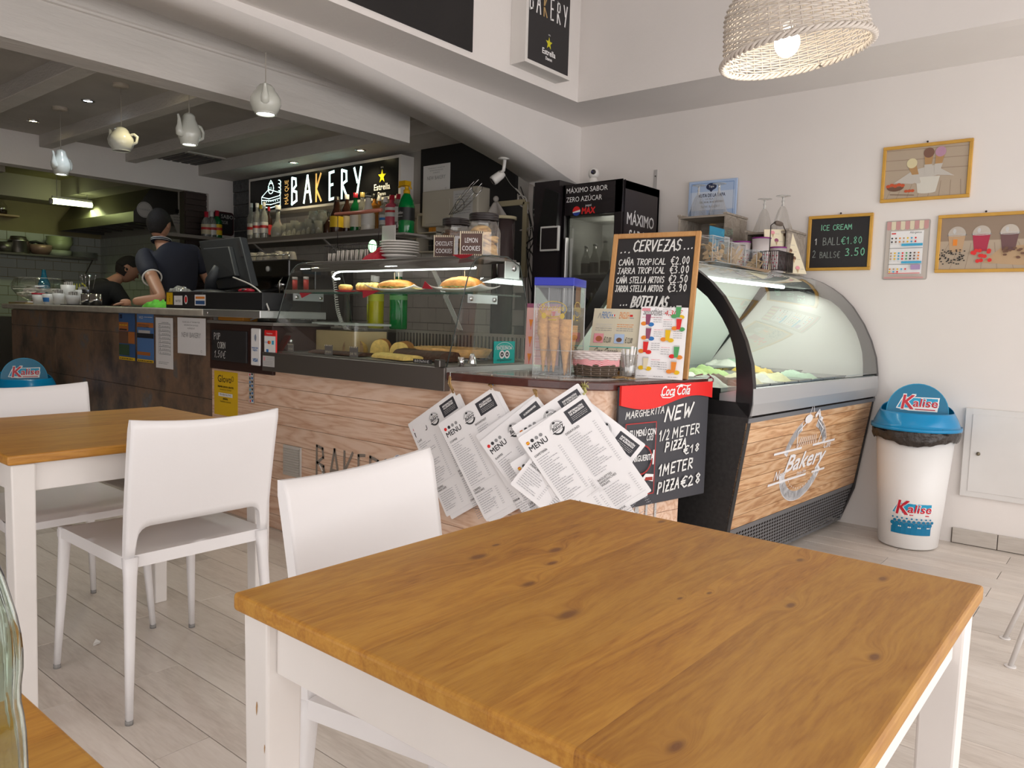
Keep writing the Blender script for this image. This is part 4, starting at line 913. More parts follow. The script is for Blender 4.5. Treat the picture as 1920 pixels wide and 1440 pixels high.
# ================================================================= ice cream counter
U0,U1 = 3.048,4.60
arc = [(1.161,.744),(1.150,.80),(1.150,.879),(1.163,.967),(1.195,1.06),(1.24,1.15),(1.307,1.247),(1.37,1.31),(1.43,1.353),(1.49,1.385),(1.554,1.409),(1.64,1.42)]
VB = 2.27
ic = thing('ice_cream_counter','curved glass ice cream counter with rustic wood front and round logo','display counter',(3.7,1.8,0))
BLKP = mat('black_side_panel',(.018,.017,.018),.22);BLKM = mat('black_mesh_panel',(.028,.026,.026),.6,noise_amt=.25,nscale=60)
GRYM = mat('grey_metal_trim',(.24,.25,.27),.4,.6);SILV = mat('silver_trim',(.55,.56,.57),.35,.7)
IWH = mat('case_white_interior',(.74,.77,.72),.35)
def side(u,th,name='side_frame',mesh=True):
    inn = [(1.222,.80),(1.223,.90),(1.236,1.0),(1.266,1.09),(1.312,1.165),(1.37,1.235),(1.45,1.295),(1.62,1.335)]
    mb = MB();n = len(arc)
    o = [Vector((0,v,z)) for v,z in arc]
    def lerp(i): k = i/(n-1)*(len(inn)-1);a_ = min(int(k),len(inn)-2);f = k-a_;return Vector((0,inn[a_][0]*(1-f)+inn[a_+1][0]*f,inn[a_][1]*(1-f)+inn[a_+1][1]*f))
    i_ = [lerp(i) for i in range(n)]
    a0,a1 = Vector((u,0,0)),Vector((u+th,0,0))
    for k in range(n-1):
        p = [o[k],o[k+1],i_[k+1],i_[k]]
        mb.add([q+a0 for q in p]+[q+a1 for q in p],[(0,1,2,3),(7,6,5,4),(0,4,5,1),(3,2,6,7)])
    for (x0,x1,z0,z1) in ((1.62,1.87,1.335,1.42),(1.161,VB,.744,.805)): mb.box(u,u+th,x0,x1,z0,z1)
    p4 = [(1.80,1.36),(1.87,1.40),(VB,.80),(VB-.03,.80)];mb.add([(u,v,z) for v,z in p4]+[(u+th,v,z) for v,z in p4],[(0,1,2,3),(7,6,5,4),(0,4,5,1),(1,5,6,2),(2,6,7,3),(3,7,4,0)])
    return mb.build(name,BLKP,ic)
side(U0,.03);side(U1-.03,.03)
low = [(1.161,.744),(1.235,.215),(1.30,.03),(VB,.03),(VB,.744)]
for u in (U0,U1-.03):
    MB().add([(u,v,z) for v,z in low]+[(u+.03,v,z) for v,z in low],[(0,1,2,3,4),(9,8,7,6,5)]+[(i,(i+1) % 5,5+(i+1) % 5,5+i) for i in range(5)]).build('side_panel',BLKM,ic)
ua,ub = U0+.03,U1-.03
MB().add([(u,v,z) for u in (ua,ub) for v,z in ((1.18,.74),(1.252,.24),(1.33,.04),(VB,.04),(VB,.74))],[(0,1,2,3,4),(9,8,7,6,5)]+[(i,(i+1) % 5,5+(i+1) % 5,5+i) for i in range(5)]).build('cabinet_body',GAP,ic)
# wood print boards of the front, plane from (1.163,.742) to (1.232,.245)
A_ = Vector((U0,1.1615,.742));D_ = Vector((0,1.234-1.1615,.25-.742));Lf = D_.length;dn = D_.normalized();nf = Vector((1,0,0)).cross(-dn)
if nf.y > 0: nf = -nf
SLOPE = dn
random.seed(5);bz = [0,.052,.112,.168,.222,.275,.328,.382,.44,Lf]
mb = MB()
MB().slab(A_+Vector((0,0,.0)),A_+Vector((U1-U0,0,0)),A_+Vector((U1-U0,0,0))+dn*.02,A_+dn*.02,-nf*-.004).build('upper_trim',GRYM,ic)
for k in range(len(bz)-1):
    if bz[k] == 0: a = .02
    else: a = bz[k]
    b = bz[k+1];p0 = A_+dn*(a+.0012);p1 = A_+dn*(b-.0012)
    MB().slab(p0,p0+Vector((U1-U0-.004,0,0)),p1+Vector((U1-U0-.004,0,0)),p1,nf*-.006).build('board',OWOOD,ic)
# round white logo
S = Surf(A_+Vector((0,0,0))+nf*.0005,(1,0,0),-dn);cx,cy = 3.74-U0,-.255
VW = mat('vinyl_white',(.80,.80,.82),.5)
S.ring(cx,cy,.235,.185,.040,VW,30,radians(25),radians(68));S.ring(cx,cy,.235,.185,.040,VW,20,radians(118),radians(163));S.ring(cx,cy,.235,.185,.048,VW,30,radians(200),radians(335))
S.ring(cx,cy,.262,.210,.003,VW,40,radians(197),radians(338));S.ring(cx,cy,.262,.210,.003,VW,20,radians(22),radians(70));S.ring(cx,cy,.262,.21,.003,VW,20,radians(110),radians(165))
S.line([(cx-.36,cy+.062),(cx-.06,cy+.062)],.011,VW);S.line([(cx+.08,cy+.062),(cx+.36,cy+.062)],.011,VW);S.line([(cx-.36,cy-.085),(cx+.06,cy-.085)],.011,VW);S.line([(cx+.14,cy-.085),(cx+.30,cy-.085)],.011,VW)
S.text('Bakery',cx+.02,cy-.045,.085,VW,align='c',width=.46,shear=.45,bold=.004);S.text('New',cx-.31,cy-.07,.045,VW,shear=.2,bold=.001);S.text('Café',cx+.22,cy+.03,.038,VW,shear=.2);S.text('Desde 2004',cx,cy-.073,.016,VW,align='c')
for k in range(9): S.line([(cx-.11+k*.026,cy+.075),(cx-.09+k*.022,cy+.115)],.005,VW)
S.line([(cx-.12,cy+.065),(cx-.15,cy+.15),(cx-.06,cy+.19)],.006,VW);S.line([(cx+.13,cy+.07),(cx+.16,cy+.14),(cx+.07,cy+.19)],.006,VW)
S.ell(cx-.05,cy+.205,.045,.022,VW,12);S.line([(cx-.05,cy+.22),(cx-.03,cy+.285),(cx+.0,cy+.235)],.004,VW);S.line([(cx+.03,cy+.215),(cx+.06,cy+.235),(cx+.09,cy+.20),(cx+.12,cy+.19)],.02,VW)
for k in range(12): a_ = radians(215+k*10);S.text('CALIDAD Y FRESCURA'[k],cx+.232*cos(a_),cy+.182*sin(a_)-.008,.018,LGRY,align='c')
for k in range(14): a_ = radians(212+k*9);S.ell(cx+.19*cos(a_),cy+.145*sin(a_),.004,.004,VW,6)
S.build('logo',ic)
# perforated plinth grille
G0 = Vector((U0+.01,1.236,.248));G1 = Vector((U0+.01,1.300,.022));gd = (G1-G0);gl = gd.length;gd.normalize();ng = Vector((1,0,0)).cross(-gd);ng = -ng if ng.y > 0 else ng
mb = MB();GW = U1-U0-.02;m_ = .022
def gp(x,y): return G0+Vector((x,0,0))+gd*y
mb.quad(gp(0,0),gp(GW,0),gp(GW,m_),gp(0,m_));mb.quad(gp(0,gl-m_*.6),gp(GW,gl-m_*.6),gp(GW,gl),gp(0,gl)); 
nr = 10;chh = (gl-m_*1.6)/nr;nc = 54;cw_ = (GW-.03)/nc
for r_ in range(nr):
    off = cw_/2 if r_ % 2 else 0
    mb.quad(gp(0,m_+r_*chh),gp(.015+off,m_+r_*chh),gp(.015+off,m_+(r_+1)*chh),gp(0,m_+(r_+1)*chh))
    for c in range(nc-(1 if r_ % 2 else 0)):
        x0 = .015+off+c*cw_;y0 = m_+r_*chh;ou = [gp(x0,y0),gp(x0+cw_,y0),gp(x0+cw_,y0+chh),gp(x0,y0+chh)]
        inn = []
        for q in range(8): an = 2*pi*(q+.5)/8-3*pi/4-pi/8+pi/8;inn.append(gp(x0+cw_/2+cw_*.38*cos(an),y0+chh/2+chh*.33*sin(an)))
        mb.add(ou+inn,[(0,1,6,5,4)[::1],(1,2,8,7,6),(2,3,10,9,8),(3,0,4,11,10)],0)
    xe = .015+off+(nc-(1 if r_ % 2 else 0))*cw_;mb.quad(gp(xe,m_+r_*chh),gp(GW,m_+r_*chh),gp(GW,m_+(r_+1)*chh),gp(xe,m_+(r_+1)*chh))
stuff(mb.build('perforated_grille',GRYM,ic))
# silver rim, deck and insides
MB().add([(u,v,z) for u in (U0+.005,U1-.005) for v,z in ((1.152,.752),(1.146,.80),(1.150,.865),(1.165,.868),(1.30,.835),(1.30,.75))],[(0,1,2,3,4,5),(11,10,9,8,7,6)]+[(i,(i+1) % 6,6+(i+1) % 6,6+i) for i in range(6)]).build('front_rim',SILV,ic)
MB().box(ua,ub,1.20,VB-.02,.742,.775).build('well_floor',IWH,ic)
MB().slab((ua,1.83,1.398),(ub,1.83,1.398),(ub,VB-.03,.775),(ua,VB-.03,.775),(0,.012,.008)).build('rear_slope',IWH,ic)
MB().box(U0+.002,U1-.002,1.60,1.87,1.395,1.42).build('top_panel',mat('top_panel_grey',(.50,.51,.50),.3),ic,bevel=.002,seg=1)
g = MB();ns = 24;gl_ = [(v,z) for v,z in arc[2:]]
def gpt(i,j):
    k = j*(len(gl_)-1);a_ = min(int(k),len(gl_)-2);f = k-a_;return (ua+(ub-ua)*i,gl_[a_][0]*(1-f)+gl_[a_+1][0]*f,gl_[a_][1]*(1-f)+gl_[a_+1][1]*f)
CG = glassm('case_glass',(.90,.965,.935),.05)
g.grid(gpt,1,18,0,True);g.build('curved_glass',CG,ic)
sg = [(1.222,.80),(1.236,1.0),(1.266,1.09),(1.312,1.165),(1.37,1.235),(1.45,1.295),(1.62,1.335),(1.85,1.34),(VB-.03,.80)]
MB().add([(U0+.012,v,z) for v,z in sg],[tuple(range(len(sg)))]).build('side_glass',CG,ic)
LEDT = mat('case_lamp',(1,1,1),.4,emit=(.93,1,.95),es=7)
MB().tube([(ua+.05,1.515,1.335),(ub-.45,1.515,1.335)],.009,8).build('strip_lamp',LEDT,ic)
area('case_light',(3.8,1.54,1.325),(radians(25),0,0),1.6,.05,2.8,(.93,1,.94))
MB().box(ua,ub,1.52,1.60,1.345,1.398).build('lamp_housing',SILV,ic)
# blue price label strip along the inner rim
S = Surf((ua+.02,1.165,.8705),(1,0,0),(0,.97,-.24)); 
S.rect(0,.005,1.46,.10,mat('strip_pale_blue',(.33,.50,.62),.4));rnd = random.Random(2)
LB = mat('strip_blue',(.03,.20,.38),.4)
for k in range(34):
    x = .01+k*.042
    for q in range(3): S.rect(x+rnd.uniform(0,.012),.012+q*.028,x+rnd.uniform(.018,.036),.03+q*.028,LB)
S.ell(.9,.03,.16,.05,mat('strip_deep_blue',(.03,.24,.34),.4),20,0,pi);S.build('label_strip',ic)
# tubs with ice cream, two rows
TUBM = mat('tub_steel',(.55,.55,.54),.25,1)
flav = [('white',(.82,.80,.72)),('pistachio green',(.45,.58,.25)),('strawberry pink',(.75,.50,.50)),('chocolate brown',(.16,.08,.05)),('vanilla cream',(.80,.72,.50)),('caramel tan',(.50,.33,.20)),('mango yellow',(.80,.55,.10)),('stracciatella',(.70,.68,.62)),('mint',(.55,.72,.55)),('lemon',(.82,.78,.45))]
def tub(u,v,du,dv,label,col,empty=False,seed=0,streak=None):
    zt = .853+(v-1.3)*.05
    t = thing('ice_cream_tub',label,'ice cream',(u+du/2,v+dv/2,.776),0,'ice cream tubs in the curved counter')
    b = MB();x0,x1,y0,y1 = u,u+du,v,v+dv
    b.box(x0,x1,y0,y0+.003,.777,zt).box(x0,x1,y1-.003,y1,.777,zt).box(x0,x0+.003,y0,y1,.777,zt).box(x1-.003,x1,y0,y1,.777,zt).box(x0,x1,y0,y1,.776,.779); 
    b.build('tub',TUBM,t)
    if empty: MB().box(x0-.004,x1+.004,y0-.004,y1+.004,zt,zt+.004).build('lid',mat('tub_lid',(.10,.10,.105),.2),t);return
    m = mat('ice_'+label.split()[0]+str(int(col[0]*100)),col,.55,bump=.3,bscale=90)
    nz = lambda x,y: noise.noise(Vector((x*16+seed,y*16,seed*1.7)))*.022+noise.noise(Vector((x*45+seed,y*45,3)))*.010
    g = MB();g.grid(lambda i,j: (x0+.004+(du-.008)*i,y0+.004+(dv-.008)*j,zt-.02+.055*sqrt(max(0,sin(pi*i)*sin(pi*j)))+nz(x0+du*i,y0+dv*j)*min(1,6*sin(pi*i)*sin(pi*j)+.1)),20,18);g.build('ice_cream',m,t)
    if streak:
        rn = random.Random(seed)
        for q in range(4):
            a_ = rn.uniform(.2,.8);s_ = MB();pts = []
            for w__ in range(8): i,j = .15+.1*w__,min(.9,max(.1,a_+.12*sin(w__*1.3+q)));pts.append((x0+du*i,y0+dv*j,zt-.02+.055*sqrt(sin(pi*i)*sin(pi*j))+nz(x0+du*i,y0+dv*j)*min(1,6*sin(pi*i)*sin(pi*j)+.1)+.001))
            s_.tube(pts,.003,5);s_.build('sauce',streak,t)
SAU = mat('berry_sauce',(.25,.02,.06),.3)
du,dv = .158,.24;k = 0
spec = [[(0,'white ice cream with berry streaks in the near left tub',SAU),(3,'chocolate ice cream in the second tub of the front row',None),(4,'vanilla ice cream in the third tub of the front row',None),(0,'white ice cream heap midway along the front row',None),(9,'lemon ice cream right of the middle of the front row',None),None,(8,'mint ice cream towards the wall end of the front row',None),None,None,None],
        [(7,'stracciatella ice cream, left tub of the second row',None),(0,'white ice cream with berry ripple, second tub of the second row',SAU),(1,'pistachio ice cream heap in the second row',None),(1,'dark green pistachio ice cream beside the black side frame',None),None,None,(6,'yellow mango ice cream in the middle tray',None),None,None,None],
        [(1,'pistachio ice cream, left tub of the third row',None),(2,'strawberry ice cream, second tub of the third row',None),(7,'pale stracciatella in the third row',None),(5,'caramel ice cream in the third row',None),None,None,None,(0,'white ice cream in the third row near the wall',None),(8,'mint ice cream in the third row near the wall',None),(0,'white ice cream in the last tub by the wall',None)]]
for r_ in range(3):
    for c in range(9):
        u = ua+.012+c*(du+.006);v = 1.315+r_*(dv+.012);sp_ = spec[r_][c]
        if sp_: tub(u,v,du,dv,sp_[1],flav[sp_[0]][1],False,r_*10+c,sp_[2])
        else:
            tub(u,v,du,dv,'dark lidded tub, %s from the wall, %s row' % (('first','second','third','fourth','fifth','sixth','seventh','eighth','ninth')[8-c],('front','middle','rear')[r_]),(0,0,0),True)
# the whole counter stands very slightly askew to the wall
RC = TR((4.6,1.15,0)) @ Matrix.Rotation(radians(-3.2),4,'Z') @ TR((-4.6,-1.15,0))
for o in [x for x in bpy.data.objects if x.parent is None and (x.name == 'ice_cream_counter' or x.name.startswith('ice_cream_tub') or x.name == 'case_light')]:
    o.matrix_world = RC @ (WM[o.name] if o.name in WM else o.matrix_basis.copy())
# ================================================================= on top of the ice cream counter
ZT = 1.42
GREYW = woodmat('weathered_grey_wood',[(.20,.165,.13),(.36,.31,.26),(.50,.45,.39)],'y',2,rough=.8,rings=4,contrast=.7,bump=.4)
def crate(label,u,v0,v1,zb,zt,dep=.26,hole=True,floor_=True):
    t = thing('wooden_crate',label,'crate',(u+dep/2,(v0+v1)/2,zb),0)
    MB().box(u,u+dep,v0,v1,zb,zb+.012).build('slat',GREYW,t,bevel=.001,seg=1)
    MB().box(u,u+dep/2-.003,v0,v1,zt-.012,zt).build('slat',GREYW,t,bevel=.001,seg=1);MB().box(u+dep/2+.003,u+dep,v0,v1,zt-.012,zt).build('slat',GREYW,t,bevel=.001,seg=1)
    for y in (v0,v1-.012):
        w_ = dep/3
        for k in range(3): MB().box(u+k*w_+.001,u+(k+1)*w_-.001,y,y+.012,zb+.012,zt-.012).build('slat',GREYW,t,bevel=.001,seg=1)
        MB().box(u-.004,u+dep,y-.006,y+.018,zt-.0001,zt+.012).build('slat',GREYW,t,bevel=.001,seg=1)
        MB().rbox(-.035,.035,-.009,.009,0,.0015,.008,0,TR((u+dep*.5,y-.001 if y == v0 else y+.0135,(zb+zt)/2)) @ Matrix.Rotation(pi/2,4,'X')).build('handle_hole',GAP,t)
    MB().box(u+dep-.01,u+dep,v0+.012,v1-.012,zb+.012,zt-.012).build('back_board',GREYW,t)
    return t
pA = U(1272,408,4.3);pB = U(1362,400,4.3);ztA = (pA.z+pB.z)/2
crate('grey wooden crate on its side under two upturned glasses, left of the pair',4.3,pB.y,pA.y,ZT,ztA,.30)
pC = U(1398,437,4.3);pD = U(1478,432,4.3);ztC = (pC.z+pD.z)/2
crate('grey wooden crate behind the cone price card, right of the pair',4.3,pD.y,pC.y,ZT,ztC,.28)
WG = glassm('drinking_glass',(.93,.93,.92),.10)
WGR = mat('glass_rim',(.85,.86,.85),.08,trans=.7)
def upturned(label,u,v,z,h=.19,rb=.055,group='upturned stemmed beer glasses on the crates'):
    t = thing('stemmed_glass',label,'glass',(u,v,z),0,group)
    pr = [(rb,0),(rb-.004,.02),(rb*.72,.06),(rb*.42,h*.60),(.009,h*.74),(.007,h*.80),(.009,h*.84),(.006,h*.90),(.008,h*.965),(.038,h*.985),(.040,h),(.0,h)]
    MB().lathe(pr,28,0,TR((u,v,z))).build('glass_body',WG,t)
    MB().tube([(u+.0395*cos(a_*pi/12),v+.0395*sin(a_*pi/12),z+h-.001) for a_ in range(24)],.0012,5,closed=True).build('foot_rim',WGR,t)
    MB().tube([(u+rb*cos(a_*pi/12),v+rb*sin(a_*pi/12),z+.001) for a_ in range(24)],.0012,5,closed=True).build('mouth_rim',WGR,t);MB().lathe([(.008,h*.72),(.0045,h*.8),(.008,h*.86),(.004,h*.9),(.007,h*.97)],10,0,TR((u,v,z))).build('stem',WGR,t)
    return t
g = V(1308,400,1); 
for (px,lbl) in ((1308,'upturned stemmed glass on the left crate, left of two'),(1346,'upturned stemmed glass on the left crate, right of two')):
    q = U(px,405,4.42);upturned(lbl,4.42,q.y,ztA+.001,.20,.062)
for (px,lbl,uu) in ((1431,'upturned stemmed glass on the right crate, smaller looking left one',4.44),(1465,'upturned stemmed glass on the right crate, taller looking right one',4.38)):
    q = U(px,435,uu);upturned(lbl,uu,q.y,ztC+.001,.205,.062)
# blue certificate leaning on the wall
a_ = U(1292,345,4.60);b_ = U(1382,336,4.60);c_ = U(1386,402,4.60)
ct = thing('certificate','pale blue framed certificate headed RUTA DE LA TAPA behind the upturned glasses','certificate',(4.6,(a_.y+b_.y)/2,ztA))
y0,y1,z0,z1 = b_.y,a_.y,ztA+.014,(a_.z+b_.z)/2+.01;W_ = y1-y0;H_ = z1-z0
MB().box(4.602,4.614,y0,y1,z0,z1).build('panel',SKY,ct,bevel=.001,seg=1)
S = Surf((4.6015,y1,z0),(0,-1,0),ZU);S.rect(W_*.04,H_*.25,W_*.96,H_*.72,mat('cert_pale',(.60,.68,.82),.4));S.line([(W_*.06,H_*.05),(W_*.94,H_*.05),(W_*.94,H_*.93),(W_*.06,H_*.93)],.002,BLU,True)
S.ell(W_*.48,H_*.84,W_*.11,H_*.09,MATS['print_navy'] if 'print_navy' in MATS else mat('print_navy',(.02,.03,.08),.5),18);S.poly([(W_*.41,H_*.80),(W_*.55,H_*.80),(W_*.48,H_*.70)],MATS['print_navy']);S.text('Tapa',W_*.48,H_*.82,.014,WP,align='c');S.text('RUTA DE LA TAPA',W_*.5,H_*.58,.022,MATS['print_navy'],align='c',width=W_*.55,bold=.0008);S.text('LA ISLA',W_*.45,H_*.51,.012,INKG,align='c');S.text('DEL 10 AL 20 NOVIEMBRE',W_*.5,H_*.43,.012,INKG,align='c',width=W_*.5,bold=.0005);S.text('NEW BAKERY',W_*.48,H_*.31,.015,INKG,align='c')
for k in range(4): S.words(W_*.25,H_*(.24-.04*k),W_*.55,.004,INKG,k)
S.build('print',ct)
# acrylic dispensers with wooden spoons, cups, basket, price card on the counter top
ACR = glassm('clear_acrylic',(.93,.94,.94),.015)
SPN = mat('birch_spoon',(.66,.50,.32),.6)
def edgebox(mb,x0,x1,y0,y1,z0,z1,r=.0018):
    for a_ in ((x0,y0),(x1,y0),(x1,y1),(x0,y1)): mb.tube([(*a_,z0),(*a_,z1)],r,4)
    for z in (z0,z1): mb.tube([(x0,y0,z),(x1,y0,z),(x1,y1,z),(x0,y1,z)],r,4,closed=True)
ACE = mat('acrylic_edge',(.72,.74,.74),.15,trans=.3)
def spoonbox(label,x0,x1,y0,y1,h,n,seed):
    t = thing('spoon_dispenser',label,'dispenser',((x0+x1)/2,(y0+y1)/2,ZT))
    b = MB().quad((x0,y0,ZT+.002),(x1,y0,ZT+.002),(x1,y0,ZT+h),(x0,y0,ZT+h)).quad((x0,y0,ZT+.002),(x0,y1,ZT+.002),(x0,y1,ZT+h*1.1),(x0,y0,ZT+h)).quad((x1,y0,ZT+.002),(x1,y1,ZT+.002),(x1,y1,ZT+h*1.1),(x1,y0,ZT+h)).quad((x0,y1,ZT+.002),(x1,y1,ZT+.002),(x1,y1,ZT+h*1.1),(x0,y1,ZT+h*1.1));b.box(x0,x1,y0,y1,ZT+.001,ZT+.004)
    b.build('acrylic_box',ACR,t);e = MB();edgebox(e,x0,x1,y0,y1,ZT+.003,ZT+h);e.build('box_edges',ACE,t)
    rn = random.Random(seed);proto = None
    for k in range(n):
        m = MB();L_ = .095
        m.add([(x,y,z) for z in (0,.0016) for x,y in ((-.0045,-L_/2),(.0045,-L_/2),(.004,.012),(.010,.025),(.011,.038),(.005,.0475),(-.005,.0475),(-.011,.038),(-.010,.025),(-.004,.012))],[tuple(range(9,-1,-1)),tuple(range(10,20))]+[(i,(i+1) % 10,10+(i+1) % 10,10+i) for i in range(10)])
        cx = rn.uniform(x0+.03,x1-.03);cy = rn.uniform(y0+.012,y1-.02);cz = ZT+.012+rn.uniform(0,h-.045)*.8
        lim = min(.8,(x1-x0)/.12)
        M = TR((cx,cy,cz)) @ Matrix.Rotation(rn.uniform(-1.3,1.3)+pi/2,4,'Y') @ Matrix.Rotation(pi/2,4,'X') if 0 else TR((cx,cy,cz)) @ Matrix.Rotation(rn.uniform(-1.2,1.2),4,'Y') @ Matrix.Rotation(rn.uniform(-.3,.3),4,'X') @ Matrix.Rotation(pi/2+rn.uniform(-.5,.5),4,'Z')
        m.v = [M @ p for p in m.v];m.build('spoon',SPN,t)
pz = [Z(1318,490,ZT),Z(1374,494,ZT),Z(1380,500,ZT),Z(1425,507,ZT)]
spoonbox('clear acrylic box of flat wooden spoons, left of the blue tipped holder',3.44,3.62,1.63,1.70,.125,26,1)
spoonbox('clear acrylic box of flat wooden spoons in front of the blue card',3.63,3.80,1.62,1.69,.11,24,2)
spoonbox('small clear acrylic box of little wooden spoons beside the wire basket',3.95,4.07,1.62,1.69,.10,14,3)
t = thing('card_holder','clear holder with a turquoise card and a white card between the spoon boxes','holder',(3.83,1.75,ZT));e = MB()
MB().box(3.66,3.83,1.752,1.756,ZT+.003,ZT+.20).build('turquoise_card',CYN,t);MB().box(3.835,3.90,1.752,1.756,ZT+.003,ZT+.165).build('white_card',WP,t);MB().rbox(3.64,3.92,0,.21,0,.003,.02,0,TR((0,1.748,ZT+.002)) @ Matrix.Rotation(pi/2,4,'X')).build('holder_front',ACR,t)
# dotted paper cups
DOT = mat('cup_white',(.80,.74,.74),.5);MAG = mat('cup_dot_red',(.60,.05,.10),.5);CRIM = mat('cup_rim_purple',(.22,.02,.20),.5)
def cup(label,u,v,z,h=.11,r=.042,n=1):
    t = thing('paper_cup',label,'cup',(u,v,z),0,'dotted paper ice cream cups')
    MB().lathe([(0,0),(r*.78,0),(r,h-.006),(r*.96,h-.01),(r*.75,.004),(0,.004)],24,0,TR((u,v,z))).build('cup_body',DOT,t);MB().lathe([(r,h-.008),(r+.002,h-.004),(r,h),(r*.95,h-.003)],24,0,TR((u,v,z))).build('rim',CRIM,t)
    d = MB()
    for a_ in range(13):
        for k in range(5):
            an = (a_+.5*(k % 2))*2*pi/13;zz_ = .014+k*.019;rr = r*(.78+.22*zz_/h)+.0006;d.add([(u+rr*cos(an+q*.075*cos(p_)*1.3),v+rr*sin(an+q*.075*cos(p_)*1.3),z+zz_+.004*sin(p_)) for q,p_ in [(1,w__*pi/3) for w__ in range(6)]],[tuple(range(6))])
    stuff(d.build('dots',MAG,t))
q = U(1425,430,4.1)
cup('dotted paper cup, left one of those behind the wire basket',4.12,1.78,ZT,.165,.05);cup('dotted paper cup in the middle behind the wire basket, purple rim',4.15,1.68,ZT,.185,.05);cup('short dotted paper cup right behind the wire basket',4.24,1.62,ZT,.14,.045)
# wire basket with wooden grip
wbk = thing('wire_basket','dark wire basket with wood grip handle on top of the ice cream counter','basket',(4.22,1.60,ZT));x0,x1,y0,y1 = 4.08,4.30,1.555,1.655
WIRE = mat('dark_wire',(.04,.03,.03),.4,.7);e = MB()
for z in (ZT+.004,ZT+.105): e.tube([(x0,y0,z),(x1,y0,z),(x1,y1,z),(x0,y1,z)],.003,5,closed=True)
k = 0
while x0+k*.0092 < x1: e.tube([(x0+k*.0092,y0,ZT+.004),(x0+k*.0092,y0,ZT+.105)],.0016,4).tube([(x0+k*.0092,y1,ZT+.004),(x0+k*.0092,y1,ZT+.105)],.0016,4);k += 1
for k in range(9): e.tube([(x0,y0+k*.011,ZT+.105),(x0,y0+k*.011,ZT+.004)],.0016,4).tube([(x1,y0+k*.011,ZT+.105),(x1,y0+k*.011,ZT+.004)],.0016,4)
stuff(e.build('wire_mesh',WIRE,wbk));ym = (y0+y1)/2
MB().tube([(x0,ym,ZT+.10),(x0,ym,ZT+.24),(x0+.05,ym,ZT+.262),(x1-.05,ym,ZT+.262),(x1,ym,ZT+.23),(x1,ym,ZT+.10)],.0028,6).build('handle',WIRE,wbk)
MB().tube([(x0+.06+.1*i/6,ym,ZT+.262) for i in range(7)],.012,10,rads=[.008,.012,.014,.013,.014,.012,.008]).build('grip',mat('grip_wood',(.13,.10,.08),.5),wbk)
# triangular price card
pc = thing('cone_price_card','tall yellowish price card for cones and sundaes beside the wire basket','menu',(4.34,1.60,ZT))
c0,c1,c2,c3 = Z(1440,512,ZT),Z(1511,521,ZT),None,None
n_ = Vector((-.5,-.86,0)).normalized();bp_ = Vector((4.34,1.57,ZT));rr_ = Vector((n_.y*-1,n_.x,0));rr_ = Vector((-n_.y,n_.x,0)); 
BL,BR,TRr,TL = HIT(1434,516,bp_,n_),HIT(1512,520,bp_,n_),HIT(1484,430,bp_+Vector((.02,.03,0)),n_),HIT(1433,430,bp_+Vector((.02,.03,0)),n_)
BL.z = BR.z = ZT+.002
MB().slab(BL,BR,TRr,TL,-n_*.004).build('card',CREAM,pc)
rA = (BR-BL).normalized();uA = ((TL+TRr)/2-(BL+BR)/2);hA = uA.length;uA.normalize();uA = (uA-rA*uA.dot(rA)).normalized();WA = (BR-BL).length
S = Surf(BL+rA*.0,rA,uA);S.n = n_ if S.n.dot(n_) > 0 else S.n;S.base = .001
cols = [PURP,BRW,PNK,BRW,BRW,PNK]
for k,(fx,fy,cc) in enumerate(((.22,.85,PNK),(.52,.82,BRW),(.30,.68,PURP),(.58,.62,BRW),(.62,.47,BRW),(.42,.30,BRW),(.70,.30,BRW),(.46,.08,PNK),(.78,.08,PNK))): S.ell(WA*fx,hA*fy+.012,.014,.012,cc,10);S.poly([(WA*fx-.008,hA*fy+.006),(WA*fx+.008,hA*fy+.006),(WA*fx,hA*fy-.016)],TAN);S.words(WA*fx+.018,hA*fy+.006,.025,.003,INKG,k)
S.build('print',pc)
t = thing('folded_leaflet','brown kraft leaflet hanging over the front edge of the counter top','leaflet',(3.8,1.57,ZT));KR = mat('kraft_paper',(.42,.29,.18),.7)
l0,l1,l2,l3 = Vector((3.66,1.63,ZT+.002)),Vector((4.08,1.62,ZT+.002)),HIT(1445,515,(0,1.545,0),(0,1,0)),HIT(1398,516,(0,1.53,0),(0,1,0))
MB().add([l0,l1,Vector((3.95,1.54,ZT-.006)),Vector((3.80,1.50,ZT-.028))],[(0,1,2,3)]).build('leaflet',KR,t,solid=.001)
tray = tag(MB().box(3.42,4.08,1.60,1.72,ZT,ZT+.002).build('acrylic_tray',ACE,None),'thin clear tray under the spoon boxes','tray')
# ================================================================= drinks fridge
FX0,FX1,FY0,FY1,FZ = 4.138,4.60,2.575,3.02,2.0
FB = mat('fridge_black',(.018,.014,.016),.25);FBS = mat('fridge_side_black',(.032,.024,.026),.4)
point('fridge_fill_light',(FX0+.2,2.8,1.72),.9,(1,.95,.85),.05)  # fill light added to lift the black fridge interior, not a visible lamp
fr = thing('drinks_fridge','tall black drinks fridge lettered MÁXIMO SABOR with a glass door','fridge',(4.37,2.8,0))
MB().box(FX0+.03,FX1,FY0,FY0+.02,0,FZ).box(FX0+.03,FX1,FY1-.02,FY1,0,FZ).box(FX1-.02,FX1,FY0,FY1,0,FZ).box(FX0+.03,FX1,FY0,FY1,FZ-.05,FZ).box(FX0+.03,FX1,FY0,FY1,0,.25).build('cabinet',FBS,fr)
MB().box(FX0+.04,FX1-.021,FY0+.021,FY1-.021,1.79,1.80).box(FX1-.03,FX1-.021,FY0+.021,FY1-.021,.25,1.8).box(FX0+.04,FX1-.02,FY0+.021,FY0+.026,.25,1.8).box(FX0+.04,FX1-.02,FY1-.026,FY1-.021,.25,1.8).build('lining',mat('fridge_lining',(.55,.55,.52),.4),fr)
